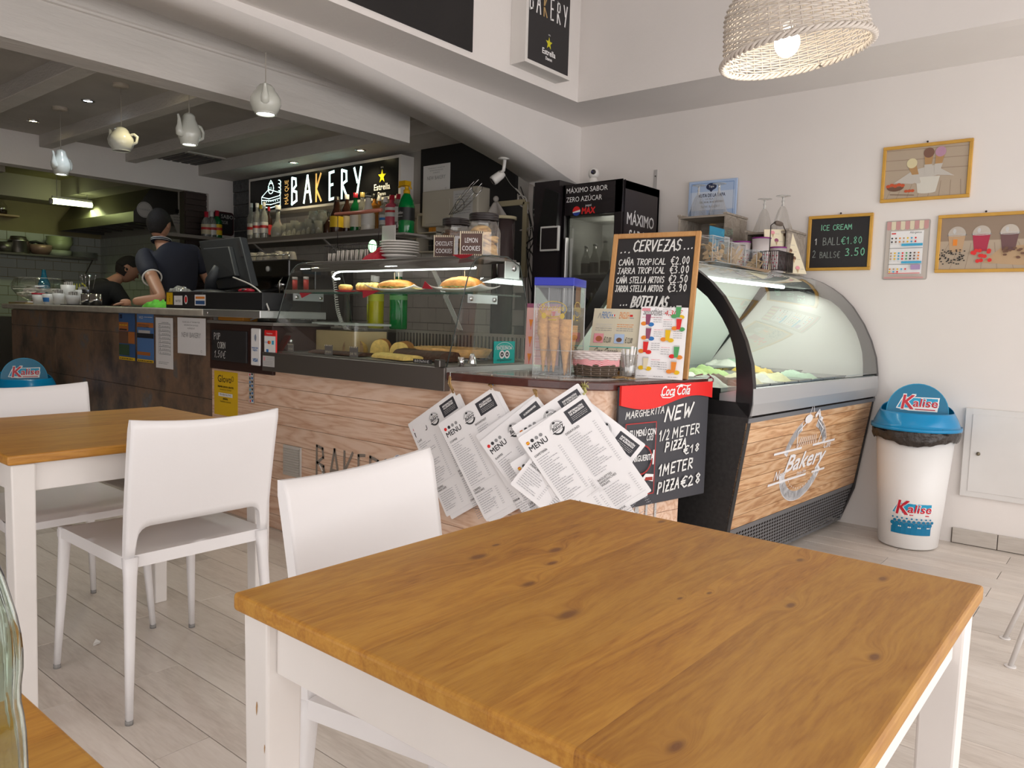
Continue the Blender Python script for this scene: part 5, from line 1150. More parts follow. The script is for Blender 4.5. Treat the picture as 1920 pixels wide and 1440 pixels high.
door = MB().box(FX0,FX0+.03,FY0,FY0+.055,.12,FZ).box(FX0,FX0+.03,FY1-.015,FY1,.12,FZ).box(FX0,FX0+.03,FY0,FY1,1.80,FZ).box(FX0,FX0+.03,FY0,FY1,.12,.3).build('door',FB,fr,bevel=.004,seg=1)
MB().box(FX0+.008,FX0+.014,FY0+.05,FY1-.01,.28,1.81).build('glass_pane',glassm('fridge_glass',(.45,.46,.45),.08),door)
MB().box(FX0-.03,FX0,FY1-.052,FY1-.04,1.0,1.66).build('door_handle',ALU,door,bevel=.003,seg=1)
for z in (1.05,1.40): MB().box(FX0+.05,FX1-.04,FY0+.03,FY1-.03,z,z+.006).box(FX0+.045,FX0+.052,FY0+.03,FY1-.03,z,z+.022).build('shelf',mat('shelf_wire_white',(.6,.6,.6),.4),fr)
S = Surf((FX0,FY1,1.80),(0,-1,0),ZU);S.text('MÁXIMO SABOR',.022,.145,.033,WP,width=.315);S.text('ZERO AZÚCAR',.022,.088,.033,WP,width=.275)
S.ell(.105,.028,.030,.030,WP,22);S.ell(.105,.028,.030,.030,RED,16,radians(15),radians(190));S.ell(.105,.026,.030,.028,mat('globe_blue',(.02,.06,.35),.3),16,radians(200),radians(350));S.text('pepsi',.175,.053,.016,WP);S.text('MAX',.145,.006,.040,RED,width=.10,bold=.003,shear=.1);lab(S.build('lettering',fr),'white and red front lettering')
S = Surf((FX0+.02,FY0,1.60),(1,0,0),ZU);S.text('MÁXIMO',.045,.135,.075,WP,width=.335,bold=.002);S.text('SABOR',.075,.030,.075,WP,width=.265,bold=.002);S.line([(.02,-.02),(.37,-.02)],.005,RED);S.text('ZERO',.13,-.115,.075,WP,width=.2,bold=.002);lab(S.build('lettering',fr),'white side lettering with a red rule')
BG = glassm('bottle_clear',(.80,.80,.78),.12);BGM = mat('bottle_cap_white',(.7,.7,.68),.4)
for k,(dv_,hh) in enumerate(((.12,.23),(.2,.24),(.28,.22),(.35,.21))):
    t = thing('fridge_bottle',('first','second','third','fourth')[3-k]+' clear bottle from the left inside the drinks fridge','bottle',(FX0+.14,FY0+dv_,1.406),0,'bottles inside the drinks fridge')
    MB().lathe([(0,0),(.03,0),(.031,.01),(.031,hh*.55),(.014,hh*.78),(.013,hh*.95),(0,hh*.95)],14,0,TR((FX0+.14,FY0+dv_,1.407))).build('glass_body',BG,t);MB().cyl(FX0+.14,FY0+dv_,1.407+hh*.95,1.407+hh,.014,12).build('cap',BGM,t);MB().lathe([(.0315,hh*.15),(.0315,hh*.45)],14,0,TR((FX0+.14,FY0+dv_,1.407))).build('label',mat('fridge_label',(.35,.33,.3),.5),t)
# security camera on the fridge
q = Z(1113,333,FZ);scm = thing('security_camera','round white security camera standing on top of the drinks fridge','camera',(FX0+.1,2.79,FZ));q = U(1113,330,FX0+.1);y = q.y;CWH = mat('camera_white',(.78,.76,.73),.35)
MB().lathe([(0,0),(.033,0),(.036,.004),(.034,.02),(.026,.042),(.022,.048),(0,.048)],24,0,TR((FX0+.1,y,FZ))).build('base',CWH,scm);hh_ = MB().ball((FX0+.1,y,FZ+.076),.036,16).build('head',CWH,scm)
MB().ball((FX0+.1-.0215,y-.012,FZ+.080),.018,12).build('lens_face',BLK,hh_);MB().ball((FX0+.079-.018,y-.014,FZ+.080),.006,8).build('lens',mat('lens_blue',(.03,.03,.12),.1),hh_)
q = U(1229,340,UR);br = thing('wall_bracket','small grey metal bracket on the wall behind the fridge','bracket',(UR,q.y,q.z));MB().box(UR-.004,UR,q.y-.013,q.y+.013,q.z-.09,q.z+.075).build('plate',ALU,br);MB().cyl(UR-.006,q.y,q.z+.03,q.z+.036,.004,8).build('screw',GAP,br)
# dark cabinet left of the fridge with monitor back and white tablet frame
dk = thing('dark_partition','matt black partition panel left of the drinks fridge','panel',(4.2,3.15,0));MB().box(4.10,4.62,3.03,3.235,0,2.03).build('panel',FB,dk)
mo = thing('wall_monitor','black screen hung sideways on the dark partition beside the fridge','monitor',(4.09,3.12,1.6));a_,b_ = U(1040,365,4.07),U(1012,465,4.07)
MB().slab(U(1047,362,4.06),U(1022,352,4.09),U(1005,460,4.09),U(1040,470,4.06),(.02,0,0)).build('casing',mat('monitor_black',(.008,.008,.009),.4),mo)
tf = thing('tablet','small tablet in a white frame on the dark partition','tablet',tuple(U(1030,470,4.07)));q0,q1 = U(1013,425,4.06),U(1046,470,4.06);MB().box(4.06,4.08,q1.y,q0.y,q1.z,q0.z).build('frame',BGM,tf,bevel=.003,seg=1);MB().box(4.058,4.062,q1.y+.01,q0.y-.012,q1.z+.012,q0.z-.012).build('screen',FB,tf)
# ================================================================= cervezas chalkboard and the cards before it
OAK = woodmat('light_oak_frame',[(.46,.21,.06),(.60,.31,.11),(.68,.39,.16)],'z',3,rough=.45,rings=3,contrast=.6,bump=.05)
OAKY = mat('golden_frame',(.60,.33,.055),.4,noise_amt=.12,nscale=9)
BRp = Vector((2.835,1.452,.9));TRp = Vector((2.955,1.452,1.505));dd = Vector((-.18,.984,0)); 
TL_ = HIT(1152,440,TRp,(Vector(TRp)-BRp).cross(dd));dd = (TL_-TRp); 
r = -dd;W_ = r.length;r.normalize();u = (TRp-BRp);u = (u-r*u.dot(r));H_ = u.length;u.normalize();n = r.cross(u)
o = TRp-r*W_-u*H_
cb = thing('beer_chalkboard','tall oak framed chalkboard headed CERVEZAS leaning on the counter','sign',tuple(o+r*W_/2))
def fslab(o,r,u,n,x0,x1,y0,y1,z0,z1,name,m,par,bev=0): return MB().slab(o+r*x0+u*y0+n*z1,o+r*x1+u*y0+n*z1,o+r*x1+u*y1+n*z1,o+r*x0+u*y1+n*z1,n*(z0-z1)).build(name,m,par,bevel=bev,seg=1)
fw = .021
fslab(o,r,u,n,.005,W_-.005,.005,H_-.005,-.006,0,'board',BLK,cb)
for bx in ((0,fw,0,H_),(W_-fw,W_,0,H_),(fw,W_-fw,0,fw),(fw,W_-fw,H_-fw,H_)): fslab(o,r,u,n,*bx,-.008,.008,'frame_rail',OAK,cb,.002)
S = Surf(o,r,u);S.hand('CERVEZAS',W_*.24,H_*.872,.047,CHALK,w=.006,width=W_*.56,slant=.15);S.hand('...',W_*.10,H_*.865,.05,CHALK,w=.005);S.hand('...',W_*.82,H_*.88,.05,CHALK,w=.005)
for i,(tx,pr_) in enumerate((('CAÑA TROPICAL','€2.00'),('JARRA TROPICAL','€3.00'),('CAÑA STELLA ARTOIS','€2.50'),('JARRA STELLA ARTOIS','€3.90'))):
    y = H_*(.775,.712,.645,.583)[i];S.hand(tx,W_*.09,y,.026,CHALK,w=.0036,width=W_*.56,slant=.08);S.hand(pr_,W_*.70,y,.031,CHALK,w=.0038,width=W_*.22)
S.hand('BOTELLAS',W_*.30,H_*.475,.045,CHALK,w=.0075,width=W_*.42,slant=.2);S.hand('...',W_*.17,H_*.485,.04,CHALK,w=.005);S.hand('....',W_*.75,H_*.475,.04,CHALK,w=.005)
lab(S.build('lettering',cb),'white chalk beer prices')
def card(name,label,pxTL,pxTR,pxBR,p0,lean,deg,bg,fn,th=.002):
    """card leaning back: vertical plane turned by deg, top tilted back by lean; sized from three corners"""
    a_ = radians(deg);h = Vector((-cos(a_),-sin(a_),0));n = (h*cos(lean)+Vector((0,0,sin(lean)))).normalized();r = Vector((-h.y*1,h.x,0));r = Vector(ZU).cross(n).normalized();u = n.cross(r)
    A,B,D = HIT(*pxTL,p0,n),HIT(*pxTR,p0,n),HIT(*pxBR,p0,n)
    W_ = (B-A).dot(r);H_ = (B-D).dot(u);o = B-r*W_-u*H_
    t = thing(name,label,'menu',tuple(o+r*W_/2));MB().slab(o,o+r*W_,o+r*W_+u*H_,o+u*H_,-n*th).build('card',bg,t)
    S = Surf(o,r,u);S.base = .0003;fn(S,W_,H_);S.build('print',t);return t
def smooth(S,W_,H_):
    S.text('Smoothies',W_*.05,H_*.885,.03,INKG,width=W_*.40,bold=.001);S.text('4,30€',W_*.50,H_*.885,.022,RED,shear=.2);S.rect(W_*.02,H_*.94,W_*.2,H_*.98,PNK);S.words(W_*.04,H_*.845,W_*.4,.005,PNK,1)
    cols = [(0,.72,PURP,ORG,BLU),(0,.52,PURP,ORG,BLU),(0,.33,RED,ORG,RED),(0,.10,CREAM,YEL,YEL),(1,.83,GRNP,GRNP,YEL),(1,.66,RED,ORG,GRNP),(1,.50,YEL,ORG,YEL),(1,.27,GRNP,RED,ORG),(1,.06,ORG,ORG,YEL)]
    for k,(c,y,a_,b_,d_) in enumerate(cols):
        x = W_*(.17 if c == 0 else .80)+(k % 2)*.006;y = H_*y+.012
        if c and k == 6: x = W_*.62
        S.ell(x-.016,y,.012,.009,b_,10);S.ell(x+.014,y-.003,.012,.009,d_,10);S.poly([(x-.008,y-.004),(x+.007,y-.004),(x+.011,y+.040),(x-.011,y+.040)],a_);S.poly([(x-.011,y+.040),(x+.011,y+.040),(x+.010,y+.046),(x-.010,y+.046)],LGRY)
        for q in range(4): S.words(x+.022 if (c == 0 or k == 6) else x-.062,y+.034-.009*q,.035,.0035,(PNK if k % 2 else INKG) if q == 0 else INKG,k*5+q)
    for x in (.05,.4,.7): S.words(W_*x,H_*.02,W_*.2,.004,INKG,int(x*10))
def french(S,W_,H_):
    S.text('FRENCH',W_*.17,H_*.83,.030,BLU,width=W_*.19,shear=.1);S.text('ENGLISH',W_*.54,H_*.83,.030,ORG,width=W_*.20,shear=.1);S.line([(W_*.10,H_*.83),(W_*.135,H_*.92),(W_*.16,H_*.83)],.002,INKG)
    for k,m in enumerate((BLU,WP,RED)): S.rect(W_*(.39+.02*k),H_*.865,W_*(.41+.02*k),H_*.90,m)
    S.rect(W_*.76,H_*.865,W_*.82,H_*.90,RED);S.words(W_*.38,H_*.835,W_*.09,.006,INKG,1);S.words(W_*.76,H_*.835,W_*.09,.006,INKG,2)
    for q in range(4): S.words(W_*.08,H_*(.72-.035*q),W_*.34,.004,INKG if q > 1 else LGRY,q);S.words(W_*.52,H_*(.72-.035*q),W_*.34,.004,INKG if q > 1 else ORG,q+9)
    S.rect(W_*.07,H_*.40,W_*.27,H_*.56,PNK);S.ell(W_*.18,H_*.47,W_*.07,H_*.05,mat('food_brown',(.42,.12,.05),.5),12);S.rect(W_*.50,H_*.40,W_*.70,H_*.56,SKY);S.ell(W_*.60,H_*.46,W_*.06,H_*.04,BRW,12);S.text('€12,00',W_*.28,H_*.41,.024,INK,width=W_*.15,shear=.1);S.text('€12,00',W_*.72,H_*.41,.024,INK,width=W_*.15,shear=.1)
    S.line([(0,H_*.33),(W_,H_*.33)],.003,TEAL);S.text('Gran Canaria',W_*.08,H_*.20,.03,INK,width=W_*.5,shear=.4);S.words(W_*.4,H_*.12,W_*.3,.006,INKG,1);S.line([(W_*.82,H_*.25),(W_*.86,H_*.15),(W_*.80,H_*.05)],.006,INK)
card('smoothie_menu','white smoothie menu card with drink pictures leaning on the chalkboard',(1203,575),(1291,577),(1267,712),Vector((2.745,1.50,.905)),.30,20,PAPER,smooth)
card('breakfast_menu','cream menu card for French and English breakfast behind the little basket',(1115,577),(1205,580),(1187,690),Vector((2.70,1.70,.905)),.28,14,mat('card_cream',(.66,.61,.47),.35),french)
# ================================================================= cone dispenser
cx0,cx1,cy0,cy1 = None,None,None,None
PT = {k: Z(px,py,.9) for k,(px,py) in dict(l=(1003,694),f=(1068,706),r=(1123,691)).items()}
l_,f_,r_ = Vector((PT['l'].x,PT['l'].y,.905)),Vector((PT['f'].x,PT['f'].y,.905)),None
f_ = Vector((2.46,1.735,.905));ex = Vector((.93,.36,0)).normalized();ey = Vector((-ex.y,ex.x,0))
# footprint: front edge f->left along ey, f->right along ex
fl_ = .155
cd = thing('cone_dispenser','clear acrylic ice cream cone box with a blue lid on the counter','dispenser',tuple(f_))
M = Matrix(((ex.x,ey.x,0,f_.x),(ex.y,ey.y,0,f_.y),(0,0,1,.9045),(0,0,0,1)))
BW,BD,BH = .205,.155,.385
bp = MB()
for q in (((0,0),(BW,0)),((BW,0),(BW,BD)),((BW,BD),(0,BD)),((0,BD),(0,0))):
    bp.add([(*q[0],.0),(*q[1],.0),(*q[1],BH-.03),(*q[0],BH-.03)],[(0,1,2,3)],0,False,M)
bp.build('acrylic_walls',ACR,cd)
e = MB(); 
for c in ((0,0),(BW,0),(BW,BD),(0,BD)): e.tube([(*c,0),(*c,BH-.03)],.0022,4,M=M)
e.tube([(0,0,.001),(BW,0,.001),(BW,BD,.001),(0,BD,.001)],.0018,4,M=M,closed=True).tube([(0,0,.10),(BW,0,.10),(BW,BD,.10),(0,BD,.10)],.001,4,M=M,closed=True);e.build('edges',ACE,cd)
MB().box(-.003,BW+.003,-.003,BD+.003,BH-.032,BH,0,M).build('lid',mat('royal_blue_lid',(.008,.02,.42),.3),cd,bevel=.002,seg=1);MB().box(.004,BW-.004,.004,BD-.004,.10,.1012,0,M).build('cone_plate',ACR,cd)
S = Surf(M @ Vector((0,BD,0)),-ey,ZU);S.text('Prestige',.032,.255,.026,GOLD,width=.09);S.ring(.077,.262,.055,.030,.003,GOLD,20);S.ell(.04,.235,.010,.012,GOLD,8);S.ell(.115,.235,.010,.012,GOLD,8);S.line([(.06,.22),(.09,.22)],.004,GOLD);lab(S.build('print',cd),'gold Prestige print')
S = Surf(M @ Vector((0,0,0)),ex,ZU);S.text('Prestige',.032,.255,.026,GOLD,width=.09);S.ring(.077,.262,.055,.030,.003,GOLD,20);S.ell(.02,.23,.010,.012,GOLD,8);S.line([(.06,.22),(.09,.22)],.004,GOLD);lab(S.build('print',cd),'gold Prestige print')
WAF = mat('waffle_cone',(.62,.32,.10),.6,noise_amt=.15,nscale=60,bump=.4,bscale=220)
def cone_stack(label,x,y,n,zt):
    t = thing('cone_stack',label,'cones',tuple(M @ Vector((x,y,zt))),0,'stacked waffle cones in the dispenser')
    for k in range(n):
        c = M @ Vector((x,y,zt-.012+.024*k));m = MB()
        m.lathe([(.002,-.11),(.022,.028),(.0225,.030),(.0265,.032),(.028,.062),(.026,.062),(.021,.03),(.001,-.105)],18,0,TR(c)); 
        for w__ in range(5): m.tube([(c.x+(.0025+.0178*i/6)*cos(w__*1.256+i*.35),c.y+(.0025+.0178*i/6)*sin(w__*1.256+i*.35),c.z-.108+.132*i/6) for i in range(7)],.0008,3)
        m.build('cone',WAF,t)
for (x,y,nn,zt,lb_) in ((.035,.122,4,.135,'stack of waffle cones at the far left of the dispenser'),(.030,.078,3,.135,'second stack of waffle cones from the left'),(.030,.032,3,.125,'third stack of waffle cones, nearest the corner edge'),(.095,.04,2,.125,'stack of waffle cones right of the corner edge, half hidden'),(.165,.045,2,.125,'rightmost stack of waffle cones in the dispenser'),(.095,.115,3,.13,'rear stack of waffle cones behind the left ones')):
    cone_stack(lb_,x,y,nn,zt)
# cocktail card left of the dispenser
def cocktail(S,W_,H_):
    S.rect(0,H_*.93,W_,H_,PURP);S.text('Cocktails',W_*.5,H_*.945,.016,WP,align='c',width=W_*.34);S.text('4,50€',W_*.5,H_*.885,.010,PURP,align='c')
    for k in range(6):
        y = H_*(.76-.14*k);x = W_*(.14 if k % 2 else .80);S.poly([(x-.009,y+.03),(x+.009,y+.03),(x+.002,y),(x-.002,y)],RED if k % 2 == 0 else ORG);S.line([(x,y),(x,y-.012)],.002,RED);S.words(W_*.3,y+.02,W_*.4,.004,PURP,k);S.words(W_*.3,y+.008,W_*.35,.003,RED,k+3)
card('cocktail_menu','pink cocktail menu card standing between display glass and cone box',(989,565),(1052,570),(1050,686),Vector((2.60,1.92,.905)),.06,18,mat('card_pink',(.70,.40,.36),.35),cocktail)
# wicker basket with white rim and gingham band
bc = Z(1116,699,.905);bk = thing('bread_basket','small oval wicker basket, white rim and red gingham band, on the counter','basket',(2.575,1.67,.905))
BKW = mat('dark_wicker',(.12,.085,.06),.7);BKL = mat('white_wicker',(.74,.66,.64),.7)
def weave(mb,cx,cy,z0,z1,rx0,rx1,ry0,ry1,rings,stakes,r,ang=0,amp=.003,mi=0):
    for k in range(rings):
        f = (k+.5)/rings;z = z0+(z1-z0)*f;rx = rx0+(rx1-rx0)*f;ry = ry0+(ry1-ry0)*f;pts = []
        N = stakes*4
        for i in range(N):
            a_ = 2*pi*i/N;q = amp*cos(stakes*a_/1+(pi if k % 2 else 0)*1)*1 if 0 else amp*cos(stakes/2*a_+(pi if k % 2 else 0))
            x,y = (rx+q)*cos(a_),(ry+q)*sin(a_);pts.append((cx+x*cos(ang)-y*sin(ang),cy+x*sin(ang)+y*cos(ang),z))
        mb.tube(pts,r,5,mi,closed=True,flat=1)
bx,by = 2.575,U(1117,700,2.575).y-.0;ang = -1.0
m1 = MB();weave(m1,bx,by,.907,.955,.080,.086,.055,.062,6,28,.0042,ang);stuff(m1.build('dark_weave',BKW,bk))
m2 = MB();weave(m2,bx,by,.972,1.004,.088,.094,.063,.068,4,28,.0046,ang);stuff(m2.build('white_weave',BKL,bk))
mb = MB()
for i in range(14):
    a_ = 2*pi*i/14;mb.tube([(bx+rx*cos(a_)*cos(ang)-ry*sin(a_)*sin(ang),by+rx*cos(a_)*sin(ang)+ry*sin(a_)*cos(ang),z) for rx,ry,z in ((.079,.054,.906),(.085,.061,.955),(.093,.068,1.004))],.002,4)
stuff(mb.build('stakes',BKL,bk))
GH = wovenmat('red_gingham',(.62,.05,.08),(.80,.62,.62),260,260)
gb = MB();gb.grid(lambda i,j: (bx+(.090+.003*sin(i*40))*cos(2*pi*i)*cos(ang)-(.066+.003*sin(i*40))*sin(2*pi*i)*sin(ang),by+(.090+.003*sin(i*40))*cos(2*pi*i)*sin(ang)+(.066+.003*sin(i*40))*sin(2*pi*i)*cos(ang),.950+.026*j+.003*sin(i*2*pi*5)*(1-j)),60,3);gb.build('gingham_band',GH,bk)
MB().lathe([(0,.908),(.05,.908)],20,0,TR((bx,by,0))).build('base',BKW,bk)
# glass of paper wrapped sticks
gp_ = Z(1178,706,.905);gx,gy = 2.66,U(1177,706,2.66).y;t = thing('napkin_glass','small tumbler holding white paper wrapped sticks beside the basket','glass',(gx,gy,.905))
MB().lathe([(0,0),(.030,0),(.032,.004),(.038,.09),(.037,.09),(.030,.008),(0,.006)],22,0,TR((gx,gy,.9045))).build('tumbler',WG,t);MB().tube([(gx+.038*cos(a_*pi/10),gy+.038*sin(a_*pi/10),.905+.09) for a_ in range(20)],.001,4,closed=True).build('rim',WGR,t)
rn = random.Random(4)
for k in range(9): a_ = k*.7;c0 = Vector((gx+.012*cos(a_),gy+.012*sin(a_),.911));c1_ = c0+Vector((.016*cos(a_),.016*sin(a_),.108+rn.uniform(-.012,.012)));MB().tube([c0,c1_],.0065,6,flat=.35).build('wrapped_stick',WP,t)
mb = MB();q = Z(1170,710,.905)
for k in range(14): a_ = rn.uniform(0,6.28);mb.tube([q+Vector((.03*cos(a_),.05*sin(a_),.001)),q+Vector((rn.uniform(-.03,.03),rn.uniform(-.04,.04),.006)),q+Vector((.035*cos(a_+2.5),.05*sin(a_+2.5),.001))],.0012,4)
tag(stuff(mb.build('raffia_strands',RAF,None)),'loose strands of raffia on the counter before the basket','raffia')
# ================================================================= glass display case with food
dc = thing('display_case','countertop glass display case with steel base holding cakes and sandwiches','display case',(2.5,2.85,.82))
VR,VL = 2.19,3.50
MB().box(2.222,2.86,VR,VL,.822,.918).build('steel_base',STEELD,dc,bevel=.002,seg=1)
MB().box(2.2215,2.223,VR-.0006,VR+.05,.845,.918).build('corner_trim',ALU,dc) if 0 else None
MB().box(2.235,2.86,VR-.001,VR+.001,.868,.918).build('side_trim',ALU,dc)
DG = glassm('display_glass',(.95,.965,.955),.03)
prof = [(2.245,.92),(2.343,1.24),(2.368,1.315),(2.385,1.345),(2.41,1.370),(2.445,1.385),(2.50,1.390)]
g = MB();VG1,VG0 = 3.475,VR+.01
def gp2(i,j):
    k = j*(len(prof)-1);a_ = min(int(k),len(prof)-2);f = k-a_;return (prof[a_][0]*(1-f)+prof[a_+1][0]*f,VG0+(VG1-VG0)*i,prof[a_][1]*(1-f)+prof[a_+1][1]*f)
g.grid(gp2,1,12,0,True);g.build('front_glass',DG,dc)
sp = prof+[(2.61,1.393),(2.646,1.36),(2.749,1.188),(2.80,1.02),(2.80,.92)]
sp2 = [(2.245,.92),(2.343,1.24),(2.368,1.315),(2.385,1.345),(2.41,1.370),(2.445,1.385),(2.50,1.390),(2.61,1.393),(2.70,1.36),(2.76,1.18),(2.80,.92)]
EDG = mat('glass_edge_green',(.10,.20,.16),.1,trans=.5);DEG = mat('glass_edge_dark',(.05,.06,.055),.2)
for v,nm in ((VG0,'right side glass'),(VG1,'left side glass')):
    s_ = MB().add([(u,v,z) for u,z in sp2],[tuple(range(len(sp2)))]).build('side_glass',DG,dc)
    MB().tube([(u,v,z) for u,z in sp2],.0028,5).build('glass_edge',DEG,s_)
# steel canopy, lamp, shelf, rear frame and slotted grille
CAN = mat('canopy_grey',(.20,.185,.17),.3,.6)
MB().box(2.42,2.70,VG0+.02,3.40,1.372,1.386).build('canopy',CAN,dc,bevel=.002,seg=1)
MB().add([(2.42,v,z) for v,z in ((VG0+.02,1.372),(3.36,1.372),(3.36,1.335),(VG0+.02,1.335))],[(0,1,2,3)]).build('canopy_lip',CAN,dc)
LT = mat('display_tube',(1,1,1),.4,emit=(.92,1,.92),es=4);MB().tube([(2.47,2.26,1.338),(2.47,3.18,1.338)],.006,8).build('lamp_tube',LT,dc)
MB().tube([(2.47,3.18,1.338),(2.46,3.215,1.328),(2.46,3.235,1.31),(2.46,3.215,1.298),(2.46,3.18,1.30)],.005,6).build('lamp_loop',LT,dc)
area('display_light',(2.50,2.75,1.33),(0,0,0),.05,1.0,.7,(1,1,.93))
MB().box(2.40,2.72,VG0+.005,3.44,1.222,1.229).build('glass_shelf',glassm('shelf_glass',(.80,.93,.87),.10),dc)
MB().box(2.398,2.402,VG0+.005,3.44,1.221,1.230).build('shelf_edge',EDG,dc)
for v in (VG0+.008,3.445):
    b_ = MB().box(2.37,2.56,v,v+.004,1.185,1.222).build('shelf_bracket',SILV,dc)
    for u in (2.39,2.54): MB().lathe([(.010,0),(.010,.004),(0,.005)],12,0,TR((u,v-.001,1.203)) @ Matrix.Rotation(pi/2,4,'X')).build('bolt',CHROME,b_)
MB().box(2.60,2.70,VG0+.002,VG0+.007,1.30,1.375).build('corner_plate',ALU,dc,bevel=.001,seg=1);MB().lathe([(.012,0),(.012,.004),(0,.005)],12,0,TR((2.66,VG0+.001,1.345)) @ Matrix.Rotation(pi/2,4,'X')).build('bolt',CHROME,dc)
gr = MB();gz0,gz1 = .935,1.035;v = VG0+.02;gr.box(2.792,2.80,VG0+.01,3.12,gz1,1.05).box(2.792,2.80,VG0+.01,3.12,.92,gz0)
k = 0
while v < 3.12: gr.box(2.792,2.80,v,v+.012,gz0,gz1);v += .024
stuff(gr.build('slotted_grille',mat('grille_steel',(.36,.34,.31),.4,.7),dc))
MB().box(2.84,2.85,VG0,3.12,.92,1.05).build('grille_back',GAP,dc)
MB().box(2.25,2.79,VG0+.01,3.46,.9185,.924).build('display_floor',mat('display_floor_steel',(.30,.28,.25),.35,.6),dc)
for a_,b_ in (((2.74,2.55,1.22),(2.70,2.50,1.385)),((2.76,2.55,.94),(2.74,2.55,1.22))): pass
MB().slab((2.78,2.62,1.06),(2.78,2.65,1.06),(2.70,2.78,1.37),(2.70,2.75,1.37),(.004,0,0)).build('sliding_glass_edge',WGR,dc)
MB().box(2.20,2.236,VG0-.004,VG0+.028,.918,.950).build('front_clamp',mat('clamp_dark',(.12,.11,.10),.3,.8),dc,bevel=.004); 
for vv in (2.30,): MB().lathe([(0,0),(.018,0),(.020,.012),(.014,.038),(.008,.052),(0,.054)],14,0,TR((2.42,VR+.03,.918))).build('glass_foot',CHROME,dc);MB().cyl(2.34,VR+.02,.918,.958,.013,14).build('glass_foot',CHROME,dc)
TEA = mat('sticker_teal',(.0,.42,.38),.4)
q0,q1 = V(926,640,VG0-.002),V(964,680,VG0-.002);ts = thing('excellence_sticker','turquoise certificate of excellence sticker with owl face on the display glass','sign',((q0.x+q1.x)/2,VG0-.002,q1.z))
MB().box(q0.x,q1.x,VG0-.003,VG0-.002,q1.z,q0.z).build('sticker',TEA,ts);S = Surf((q0.x,VG0-.003,q1.z),(1,0,0),ZU);w_,h_ = q1.x-q0.x,q0.z-q1.z
S.ring(w_/2,h_*.62,w_*.42,h_*.33,.002,WP,20,0,pi);S.text('CERTIFICADO de',w_/2,h_*.76,.007,WP,align='c',width=w_*.5);S.text('EXCELENCIA',w_/2,h_*.62,.014,WP,align='c',width=w_*.7,bold=.0008)
for x in (-.12,.12): S.ell(w_*(.5+x),h_*.40,w_*.13,w_*.13,WP,14);S.ell(w_*(.5+x),h_*.40,w_*.075,w_*.075,INK,12);S.ell(w_*(.5+x),h_*.40,w_*.03,w_*.03,WP,8)
S.text('tripadvisor',w_/2,h_*.10,.012,INK,align='c',width=w_*.7);S.build('print',ts)
q = U(495,672,2.2215);S = Surf((2.2215,q.y+.01,q.z-.01),(0,-1,0),ZU);S.rect(0,-.03,.105,.025,LGRY);S.rect(.008,.0,.022,.018,PNK);[S.words(.03 if z > 0 else .008,z,.07 if z > 0 else .085,.003,INKG,3) for z in (.014,.006,-.004,-.012,-.02)];S.text('',0,0,.01,INK);lab(S.build('rating_label',dc),'small grey rating label')
q = V(0,0,1);S = Surf((2.43,3.40,1.388),(0,-1,0),(1,0,0));S.ell(.02,.035,.05,.018,PNK,16);S.ell(.02,.035,.044,.014,WP,16);S.text('OFERTA',.02,.03,.01,RED,align='c');S.build('oval_sticker',dc)
# --- food
def SH(px,u=2.53): return Vector((u,U(px,540,u).y,1.232))
BREAD = mat('baked_crust',(.55,.23,.045),.6,noise_amt=.25,nscale=25,bump=.3,bscale=60);CRUMB = mat('crumb_yellow',(.78,.55,.16),.8,noise_amt=.15,nscale=60,bump=.4,bscale=120)
LETT = mat('lettuce',(.12,.25,.03),.6,noise_amt=.3,nscale=40);CHEE = mat('sliced_cheese',(.75,.60,.22),.5);CHO = mat('chocolate_sponge',(.07,.028,.014),.7,noise_amt=.3,nscale=40,bump=.6,bscale=70)
PORC = mat('white_porcelain',(.80,.77,.73),.15,coat=.4);REDC = mat('red_dish',(.50,.015,.03),.2,coat=.3);PASTRY = mat('puff_pastry',(.66,.38,.13),.6,noise_amt=.3,nscale=30,bump=.5,bscale=50)
def bump_dome(x0,x1,y0,y1,z0,h,seed=0,n=18,p=.5,rough=.1):
    g = MB(); 
    def fn(i,j):
        s_ = max(0,(1-(2*i-1)**2))*max(0,(1-(2*j-1)**2));return (x0+(x1-x0)*i,y0+(y1-y0)*j,z0+h*s_**p*(1+rough*noise.noise(Vector((i*7+seed,j*7,seed)))))
    return g.grid(fn,n,n)
def rotm(o,cx,cy,a_): 
    M_ = TR((cx,cy,0)) @ Matrix.Rotation(a_,4,'Z') @ TR((-cx,-cy,0));o.v = [M_ @ p for p in o.v];return o
def boat_plate(t,cx,cy,z,L_,W_,ang):
    g = MB();g.grid(lambda i,j: (cx+(2*i-1)*W_/2,cy+(2*j-1)*L_/2,z+.004+.022*abs(2*j-1)**3+.012*abs(2*i-1)**2),12,16);o = rotm(g,cx,cy,ang).build('plate',PORC,t,solid=.004);return o
